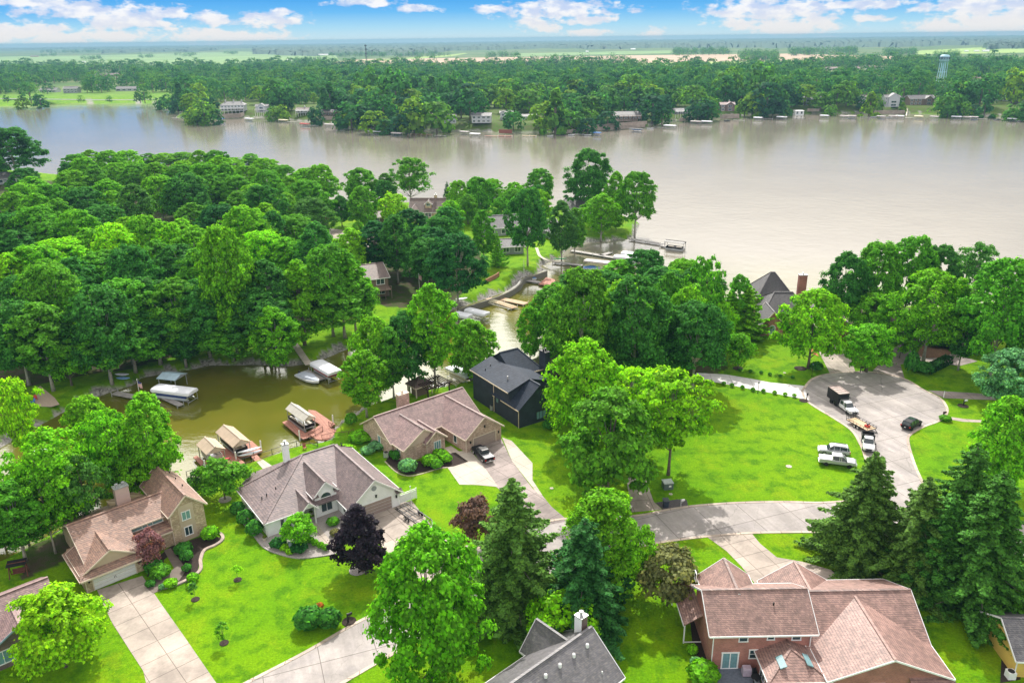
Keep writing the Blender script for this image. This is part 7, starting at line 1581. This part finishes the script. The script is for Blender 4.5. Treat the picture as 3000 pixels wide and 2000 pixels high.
# ------------------------------------------------------------------ across the lake
SD_FAR = siding('siding_far_white', (.50, .52, .56))
def fhouse(px, py, wpx, dpx, wall, roof, label, ang=0, st=1, gable=None, chim=None, hip=0, wins=4, deck=False, name='lake_house', wm=None, zb=FZ):
    """far house: px, py is the middle of its front foot; wpx its width in pixels"""
    if wall is SD_WHITE: wall = SD_FAR
    p = at(px, py, zb); k = (py - hor_y(px)) / (CAMH - zb); L = wpx / k; Wd = L * .55 if L < 22 else 12; ze = 2.8 * st + .3
    h = House(name, label, 'house', px, py, ang, wall, roof, WHITE, zb=zb, z0=zb)
    h.wing(-L / 2, L / 2, 0, Wd, ze, ze + Wd * .24, 'u', ov=.5, ha=hip, hb=hip, trim=L < 30)
    if gable:
        for g0, g1 in gable: h.wing(L * g0, L * g1, -1.5, Wd / 2, ze + .2, ze + .2 + L * (g1 - g0) * .34, 'v', ov=.4); h.win('v-', -1.5, L * (g0 + g1) / 2, .8, L * (g1 - g0) * .5, 1.6, 2); 
        if st > 1:
            for g0, g1 in gable: h.win('v-', -1.5, L * (g0 + g1) / 2, 3.6, L * (g1 - g0) * .5, 1.6, 2)
    for s in range(st):
        for i in range(wins):
            u = -L / 2 + L * (i + .5) / wins
            if gable and any(L * g0 - 1 < u < L * g1 + 1 for g0, g1 in gable): continue
            h.win('v-', 0, u, .8 + 2.8 * s, L / wins * .6, 1.6, 2, fw=.2)
    h.done()
    for c in (chim or ()): h.chimney(L * c, L * c + 1.0, Wd * .45, Wd * .45 + 1, ze, ze + Wd * .24 + 1.4, wall)
    if deck:
        d = MB(); d.box(-L / 2, L / 2, -3.4, -.03 if not gable else -1.6, 2.5, 2.7)
        for u in np.linspace(-L / 2 + .15, L / 2 - .15, 7): d.box(u - .14, u + .14, -3.4, -3.1, -3, 3.7)
        d.box(-L / 2, L / 2, -3.4, -3.28, 3.55, 3.75); d.build('deck', WHITE if wall in (SD_WHITE, SD_FAR, SD_BLUE, SD_GREY) else SD_BROWN, h.root)
    return h
for a in [(140, 271, 54, 0, SD_WHITE, SH_GREY, 'long white house on the far left bank', -6, 1), (207, 273, 44, 0, SD_GREY, SH_GREY, 'two-storey grey house right of the long white house', 0, 2), (372, 267, 70, 0, SD_WHITE, SH_GREY, 'long low white house on the far left grass bank', 0, 1),
          (319, 224, 60, 0, BR_RED, SH_BROWN, 'red roofed building behind the far left trees', 0, 1), (35, 243, 40, 0, SD_BROWN, SH_ROSE, 'brown roof among trees at the far left edge', 0, 1)]: fhouse(*a)
fhouse(682, 326, 72, 0, SD_WHITE, SH_GREY, 'big far house with three chimneys and a pillared balcony', 4, 2, chim=(-.35, 0, .35), hip=4, wins=7, deck=True)
fhouse(768, 330, 38, 0, SD_WHITE, SH_GREY, 'white two-storey house right of the three-chimney house', 0, 2, gable=[(-.3, .3)], wins=3, deck=True)
fhouse(890, 332, 46, 0, SD_WHITE, SH_BROWN, 'white house with a brown roof above a dark deck', 0, 1, wins=4, deck=True, chim=(0,)); fhouse(962, 338, 46, 0, SD_BROWN, SH_DARK, 'dark brown house above a retaining wall on the far shore', 0, 1, wins=5, deck=True)
fhouse(948, 308, 22, 0, SD_BLUE, SH_GREY, 'small pale blue house behind the dark brown far house', 0, 1, gable=[(-.3, .3)], wins=2)
fhouse(1273, 344, 34, 0, SD_BROWN, SH_ROSE, 'house with a tan roof half hidden on the central far shore', 0, 1, wins=3); fhouse(1273, 318, 26, 0, SD_GREY, SH_DARK, 'dark roofed far house behind the tan roofed one', 0, 1, wins=2)
fhouse(1319, 362, 36, 0, SD_WHITE, SH_DARK, 'white framed glass fronted house on the central far shore', 0, 2, wins=3); fhouse(1410, 361, 60, 0, SD_WHITE, SH_GREY, 'white house with a pale grey roof on the central far shore', -4, 2, wins=4)
fhouse(1484, 352, 40, 0, SD_WHITE, SH_GREY, 'tall white gabled house above the red dock', 0, 2, gable=[(-.48, -.05)], wins=4, deck=True); fhouse(1550, 352, 44, 0, SD_WHITE, SH_GREY, 'white cottage hidden under trees on the far shore', 0, 1); fhouse(1690, 350, 40, 0, SD_BLUE, SH_GREY, 'blue white house behind the terraces', 0, 1)
fhouse(1838, 350, 84, 0, SD_BROWN, SH_DARK, 'long dark house with white posts above the stone terraces', 2, 1, wins=9, deck=True); fhouse(1997, 335, 48, 0, SD_GREY, SH_GREY, 'grey house with a white balcony right of the terraces', 8, 1, wins=4, deck=True)
fhouse(2131, 326, 44, 0, BR_BROWN, SH_ROSE, 'brown far house with a pale roof and boathouse below', 0, 2, gable=[(-.1, .4)], wins=3, chim=(.1,)); fhouse(2160, 296, 44, 0, SD_WHITE, SH_BROWN, 'white house behind the brown far house', 0, 1); fhouse(2240, 302, 40, 0, SD_BLUE, SH_GREY, 'blue grey house far right of the brown house', 0, 2)
fhouse(2380, 308, 56, 0, SD_GREY, SH_GREY, 'grey house with two gables and a pillared balcony across the lake', 0, 2, gable=[(-.45, -.15), (.15, .45)], wins=5, chim=(.2,), deck=True); fhouse(2420, 296, 36, 0, BR_BROWN, SH_BROWN, 'brown roofed house right of the two-gabled grey house', 0, 1)
fhouse(2521, 302, 34, 0, SD_WHITE, SH_BROWN, 'white house half hidden left of the three-storey house', 0, 2); fhouse(2612, 313, 46, 0, SD_WHITE, SH_GREY, 'white three-storey house with wide windows across the lake', 0, 3, gable=[(-.3, .42)], wins=6); fhouse(2646, 304, 26, 0, SD_GREY, SH_GREY, 'grey roofed house adjoining the three-storey house', 0, 2, wins=2)
fhouse(2700, 308, 78, 0, SD_BROWN, SH_DARK, 'wide dark brown house below the water tower', 2, 2, wins=6, gable=[(.1, .4)]); fhouse(2942, 296, 44, 0, SD_WHITE, SH_ROSE, 'white house on the bank at the far right', 0, 1, gable=[(-.2, .2)]); fhouse(2990, 304, 40, 0, SD_BROWN, SH_DARK, 'dark house cut by the right edge across the lake', 0, 1, deck=True)
fhouse(2875, 238, 60, 0, SD_CREAM, SH_ROSE, 'broad tan roofed building right of the water tower', 0, 1, hip=5); fhouse(2470, 206, 110, 0, SD_CREAM, SH_ROSE, 'very long low building before the dark wood', 0, 1, hip=3); fhouse(2565, 203, 50, 0, SD_WHITE, SH_PINK, 'pink roofed building right of the very long one', 0, 1, hip=4)
fhouse(1040, 249, 24, 0, SD_WHITE, SH_GREY, 'grey roof among the town trees left of centre', 0, 1, wins=2); fhouse(1145, 248, 20, 0, SD_WHITE, SH_GREY, 'pale roof among the town trees right of the mast', 0, 1, wins=2); fhouse(1305, 262, 46, 0, SD_CREAM, SH_GREY, 'wide grey roof among the town trees', 0, 1); fhouse(1610, 258, 40, 0, SD_BROWN, SH_BROWN, 'brown roof among the town trees right of centre', 0, 1); fhouse(1735, 296, 50, 0, SD_GREY, SH_GREY, 'grey roof in the trees above the blue canopy', 0, 1)
fhouse(660, 256, 18, 0, SD_WHITE, SH_GREY, 'small white house among the left town trees', 0, 2, wins=2); fhouse(295, 258, 20, 0, SD_WHITE, SH_GREY, 'small pale house behind the left bank', 0, 1, wins=2)
WM = plain('barn_white', (.8, .8, .82), .5)
for x, y, w_, l in [(847, 178, 12, 'small white barn left of the mast'), (945, 163, 33, 'long white barn on the left fields'), (1720, 153, 8, 'tiny white barn on the fields right of centre'), (1855, 146, 14, 'flat white barn near the middle horizon'), (2660, 176, 20, 'white roofed barn left of the water tower'), (2715, 176, 22, 'red and white farm building behind the water tower'), (2832, 152, 12, 'first pale barn of the right farm'), (2862, 152, 14, 'second pale barn of the right farm'), (2890, 152, 20, 'white barn at the right end of the right farm'), (100, 167, 24, 'red barn in the left fields'), (2975, 205, 12, 'small pale house before the right fields'), (245, 184, 10, 'small white shed in the left fields')]:
    fhouse(x, y, w_, 0, BR_RED if 'red barn' in l else WM, WM if 'red' not in l else SH_ROSE, l, 0, 1, name='barn', wins=0)
# terraces and retaining walls
WALLG = plain('terrace_stone', (.34, .28, .24), .85, var=.25, scale=.3)
def rwall(pts, z0, z1, label, mat=WALLG, w=.5):
    P = [at(x, y, z0) for x, y in pts]; o = strip('retaining_wall', [(p.x, p.y) for p in P], w, mat, z0 - .6, z1, kind=None, px=False); return tag(o, label, 'retaining wall')
rwall([(632, 345), (705, 342), (716, 338)], 0, 3.2, 'pale retaining wall below the three-chimney house'); rwall([(935, 352), (985, 355)], 0, 4, 'grey retaining wall under the dark brown far house')
rwall([(1640, 391), (1750, 381), (1890, 371)], -.5, 1.6, 'lowest stone terrace of the central far shore'); rwall([(1650, 380), (1750, 373), (1895, 362)], 1.2, 3.2, 'middle stone terrace of the central far shore'); rwall([(1745, 360), (1820, 354), (1890, 352)], 3, 4.6, 'upper stone terrace below the long dark house')
rwall([(1462, 388), (1500, 389)], -.4, 1.8, 'red brown bank wall behind the red dock', plain('wall_red', (.26, .09, .07), .8)); rwall([(2560, 333), (2650, 332)], 0, 2.6, 'pale retaining wall below the three-storey house'); rwall([(1990, 354), (2030, 349)], 0, 2, 'low stone wall below the grey house'); rwall([(2110, 346), (2165, 344)], 0, 3, 'boathouse wall below the brown far house'); rwall([(2365, 325), (2400, 325)], 1, 3, 'brown terrace below the two-gabled house')
# far docks: lifts, docks and boats along the waterline
def fdock(x, y, kind, label, mat=None, L=7.):
    y += 5; a = R(random.uniform(-12, 12)); p = at(x, y, -1.2); zt = 1.1
    if kind in 'cg':
        k = (y - hor_y(x)) / CAMH; dx = L / 2 * k; lift((x - dx, y - 5 - dx * .05), (x + dx, y - 5 + dx * .05), 3.2, zt, mat or CANV, label, flat=(kind == 'g'))
        speedboat((p.x, p.y), a + pi, L * .8, random.choice([PW, CANB, PG]), 'boat under the ' + ' '.join(label.split()[:9]), z=-1.0)
    elif kind == 'd':
        k = (y - hor_y(x)) / CAMH; dx = L / 2 * k; dock((x - dx, y), (x + dx, y + 1), 2.0, label, mat or WOODG, -.9)
    else: speedboat((p.x, p.y), a, L * .8, mat or PW, label)
for a in [(520, 341, 'd', 'dark dock at the tip of the far left point', None, 10), (644, 346, 'c', 'canopy below the big three-chimney house', CANB), (730, 346, 'c', 'white canopy right of the three-chimney house'), (505, 316, 'd', 'grey dock in the far left cove', None, 14), (830, 350, 'c', 'cream canopy lift on the left far shore', plain('canopy_cream', (.75, .68, .45), .6)), (855, 352, 'd', 'dock beside the cream canopy', None, 9), (893, 361, 'c', 'red canopy on the left far shore', CANR), (915, 362, 'd', 'dock right of the red canopy', None, 9),
          (968, 363, 'c', 'mauve canopy on the left far shore', CANT, 9), (1003, 366, 'g', 'flat pale canopy beside the mauve one', None, 9), (1020, 371, 'd', 'dock below the flat pale canopy', None, 11), (1055, 374, 'd', 'grey dock near the bank steps', None, 9), (1098, 384, 'g', 'blue and white canopy lift left of centre', None, 9), (1140, 385, 'd', 'long dock left of the beige canopied boat', WOODT, 10), (1162, 388, 'c', 'beige canopied boat left of centre', CANT), (1235, 388, 'd', 'red brown waterfront boardwalk in the centre', WOODP, 16), (1290, 392, 'd', 'small floating dock in the centre', None, 8),
          (1361, 384, 'c', 'dark canopy left of the bright white one', CANT, 6), (1392, 390, 'c', 'bright white canopy in the centre'), (1440, 393, 'd', 'red dock left part by the flag', WOODP, 9), (1480, 392, 'd', 'red dock right part by the flag', WOODP, 10), (1551, 392, 'd', 'pale dock with small boats right of the red dock', WOODT, 10), (1612, 393, 'b', 'white boat with a mast by the far shore', None, 6), (1674, 391, 'b', 'pair of white water scooters by the far terraces', None, 6), (1690, 388, 'd', 'dock between the scooters and the blue canopy', None, 9), (1722, 391, 'b', 'white boat left of the blue canopy'), (1750, 387, 'c', 'blue canopy at the far terraces', CANB, 5),
          (1865, 377, 'g', 'wide dark canopy at the right end of the terraces', PG, 10), (1868, 380, 'b', 'boat in front of the wide dark canopy'), (1905, 372, 'b', 'white boat right of the wide dark canopy'), (1935, 368, 'd', 'dock left of the pale rounded canopy', None, 9), (1963, 366, 'c', 'pale rounded canopy right of the terraces', None, 9), (2039, 354, 'c', 'grey canopy on the right far shore', CANT, 8), (2071, 354, 'c', 'white canopy right of the grey canopy', None, 8), (2131, 349, 'b', 'dark motor boat before the brown far house', PK), (2165, 347, 'd', 'dock right of the dark motor boat', None, 9), (2221, 343, 'c', 'pale canopy by the right far shore'), (2250, 342, 'd', 'dock right of the pale canopy', None, 8),
          (2291, 341, 'c', 'striped pale canopy left of the white boathouse', None, 8), (2340, 340, 'd', 'dock in front of the white boathouse', None, 9), (2416, 337, 'c', 'pointed white canopy below the two-gabled house'), (2475, 338, 'c', 'left one of two joined pale canopies', CANT), (2496, 338, 'c', 'right one of two joined pale canopies', CANT), (2535, 338, 'd', 'dock below the white stair', None, 8), (2560, 338, 'b', 'low white boat right of the white stair'), (2582, 339, 'c', 'pale canopy left of the three-storey house', CANT), (2605, 340, 'b', 'boat below the three-storey house'), (2617, 338, 'c', 'canopy below the three-storey house', CANT), (2637, 338, 'c', 'bigger canopy right below the three-storey house'),
          (2664, 340, 'd', 'dock right of the bright metal slide', None, 7), (2692, 339, 'c', 'cream and yellow canopied boat below the wide dark house', plain('canopy_cream', (.75, .68, .45), .6)), (2738, 340, 'c', 'blue grey canopy below the tower', CANT, 7), (2803, 340, 'c', 'tall white canopy right of the water tower', None, 8), (2834, 341, 'c', 'first dark canopy of the right shore', CANT, 7), (2854, 341, 'c', 'second dark canopy of the right shore', CANT, 7), (2878, 343, 'd', 'dock with a boat on the right shore', None, 8), (2923, 346, 'b', 'grey boat on the right far shore', PG), (2945, 347, 'b', 'white boat on the right far shore'), (2966, 346, 'c', 'white canopy near the right edge'), (2990, 350, 'b', 'white boat at the right edge of the far shore')]: fdock(*a)
h = House('lakeside_boathouse', 'small white boathouse on the waterline below the two-gabled house', 'boathouse', 2342, 335, 0, SD_WHITE, WM, WHITE, zb=-.9, z0=-.9); h.box(-4, 4, 0, 6, -1.5, 3); h.slab([(-4.4, -.4, 3.05), (4.4, -.4, 3.05), (4.4, 6.4, 3.25), (-4.4, 6.4, 3.25)]); h.win('v-', 0, -2, .3, 1.8, 2, 2); h.win('v-', 0, 2, .3, 1.8, 2, 2); h.done()
# bright metal slide down the bank
A, B = at(2662, 300, 5.0), at(2655, 339, -1.2); q = MB(); q.bar(A, B, .9, .12); q.bar(A + Vector((.5, 0, .15)), B + Vector((.5, 0, .15)), .12, .3); q.bar(A + Vector((-.5, 0, .15)), B + Vector((-.5, 0, .15)), .12, .3); tag(q.build('bank_slide', plain('polished_metal', (.9, .85, .7), .25, .9)), 'bright metal slide glinting down the far bank', 'slide')
# water tower
p = at(2753, 258, FZ); WT = plain('tower_blue', (.42, .66, .80), .5, var=.04, scale=.2); k = (258 - hor_y(2753)) / (CAMH - FZ)
Ht = 0; lo, hi = 0, 80
for _ in range(40):
    m_ = (lo + hi) / 2
    if proj((p.x, p.y, FZ + m_))[1] > 160: lo = m_
    else: hi = m_
Ht = lo; rt = 14 / k
wt = tag(empty('water_tower', (p.x, p.y, FZ)), 'pale blue water tower on tall legs with dark lettering on its tank', 'water tower')
q = MB(); q.lathe((0, 0, Ht), [(.5, 0), (rt * .75, -.6), (rt * .96, -rt * .35), (rt, -rt * .6), (rt, -rt * 1.15), (rt * .9, -rt * 1.45), (rt * .3, -rt * 1.62), (.6, -rt * 1.7)], 32); q.build('tank', WT, wt, True)
for i in range(6):
    a = pi / 6 + i * pi / 3; q = MB(); q.tube([(math.cos(a) * rt * .98, math.sin(a) * rt * .98, 0), (math.cos(a) * rt * .74, math.sin(a) * rt * .74, Ht - rt * 1.3)], .4, 8); q.build('leg', WT, wt)
q = MB(); q.tube([(0, 0, 0), (0, 0, Ht - rt * 1.6)], .9, 10); q.build('riser', WT, wt); q = MB()
for z, f in ((Ht * .48, .86),):
    for i in range(6): a, b = pi / 6 + i * pi / 3, pi / 6 + (i + 1) * pi / 3; q.bar((math.cos(a) * rt * f, math.sin(a) * rt * f, z), (math.cos(b) * rt * f, math.sin(b) * rt * f, z), .4)
q.build('braces', WT, wt); q = MB()
for a in (.2, 1.9, 3.1, 4.4, 5.4): q.bar((math.cos(a) * 1.8, math.sin(a) * 1.8, Ht - .4), (math.cos(a) * 1.8, math.sin(a) * 1.8, Ht + rt * .45), .35)
q.build('antennas', BLACK, wt)
def letters(word, a0, parent, rad, z, size, step):
    for i, ch in enumerate(word):
        cu = bpy.data.curves.new('letter', 'FONT'); cu.body = ch; cu.size = size; cu.extrude = .12; cu.align_x = 'CENTER'; cu.offset = .06
        o = bpy.data.objects.new('letter', cu); COL.objects.link(o); bpy.context.view_layer.update(); me = bpy.data.meshes.new_from_object(o); bpy.data.objects.remove(o)
        me.materials.clear(); me.materials.append(plain('letter_navy', (.02, .02, .05), .6)); o = bpy.data.objects.new('letter', me); COL.objects.link(o); o.parent = parent
        a = a0 + i * step; d = Vector((math.cos(a), math.sin(a), 0)); o.location = d * (rad + .05) + Vector((0, 0, z)); o.rotation_euler = (pi / 2, 0, a + pi / 2)
st = .30; fc = math.atan2(-p.y, -p.x)
letters('CICERO', fc + .14, wt, rt, Ht - rt * 1.02, 4.0, st); letters('CICERO', fc - .14 - 5 * st, wt, rt, Ht - rt * 1.02, 4.0, st)
# lattice mast
p = at(1075, 196, FZ); lo, hi = 0, 120
for _ in range(40):
    m_ = (lo + hi) / 2
    if proj((p.x, p.y, FZ + m_))[1] > 131: lo = m_
    else: hi = m_
mt = tag(empty('lattice_mast', (p.x, p.y, FZ)), 'dark lattice radio mast rising above the town trees', 'mast'); q = MB(); n = 14
for i in range(3):
    a = i * 2 * pi / 3; q.bar((math.cos(a) * 2.2, math.sin(a) * 2.2, 0), (math.cos(a) * .9, math.sin(a) * .9, lo), .5)
for k_ in range(n):
    z0, z1 = lo * k_ / n, lo * (k_ + 1) / n; r0, r1 = 2.2 - 1.3 * k_ / n, 2.2 - 1.3 * (k_ + 1) / n
    for i in range(3): a, b = i * 2 * pi / 3, (i + 1) * 2 * pi / 3; q.bar((math.cos(a) * r0, math.sin(a) * r0, z0), (math.cos(b) * r1, math.sin(b) * r1, z1), .3)
q.build('lattice', BLACK, mt); 
for f in (.97, .80, .62):
    q = MB()
    for i in range(3): a = i * 2 * pi / 3 + .4; q.box(math.cos(a) * 2.2 - .8, math.cos(a) * 2.2 + .8, math.sin(a) * 2.2 - .5, math.sin(a) * 2.2 + .5, lo * f - 2.4, lo * f + .5); q.bar((0, 0, lo * f - 1), (math.cos(a) * 2.2, math.sin(a) * 2.2, lo * f - 1), .3)
    q.build('antenna_ring', BLACK, mt)
# road along the far left bank
strip('road', [(at(x, y, FZ).x, at(x, y, FZ).y) for x, y in [(-100, 289), (150, 291), (280, 293), (400, 293), (470, 290)]], 7, plain('far_asphalt', (.25, .25, .27), .9), FZ - .2, FZ + .1, px=False)

# ------------------------------------------------------------------ haze
q = MB(); q.box(-14500, 14500, -300, 13200, -6, 74); hz = q.build('haze', bpy.data.materials.new('haze_air')); m = hz.data.materials[0]; m.use_nodes = True; m.node_tree.nodes.clear(); t = NT(m.node_tree)
v = t.node('ShaderNodeVolumePrincipled'); v.inputs['Color'].default_value = (.21, .39, .53, 1); v.inputs['Density'].default_value = HAZE; v.inputs['Anisotropy'].default_value = .2; o = t.node('ShaderNodeOutputMaterial'); t.l.new(v.outputs[0], o.inputs['Volume'])
tag(hz, 'thin bluish summer haze over the whole lake country', 'haze', kind='stuff')
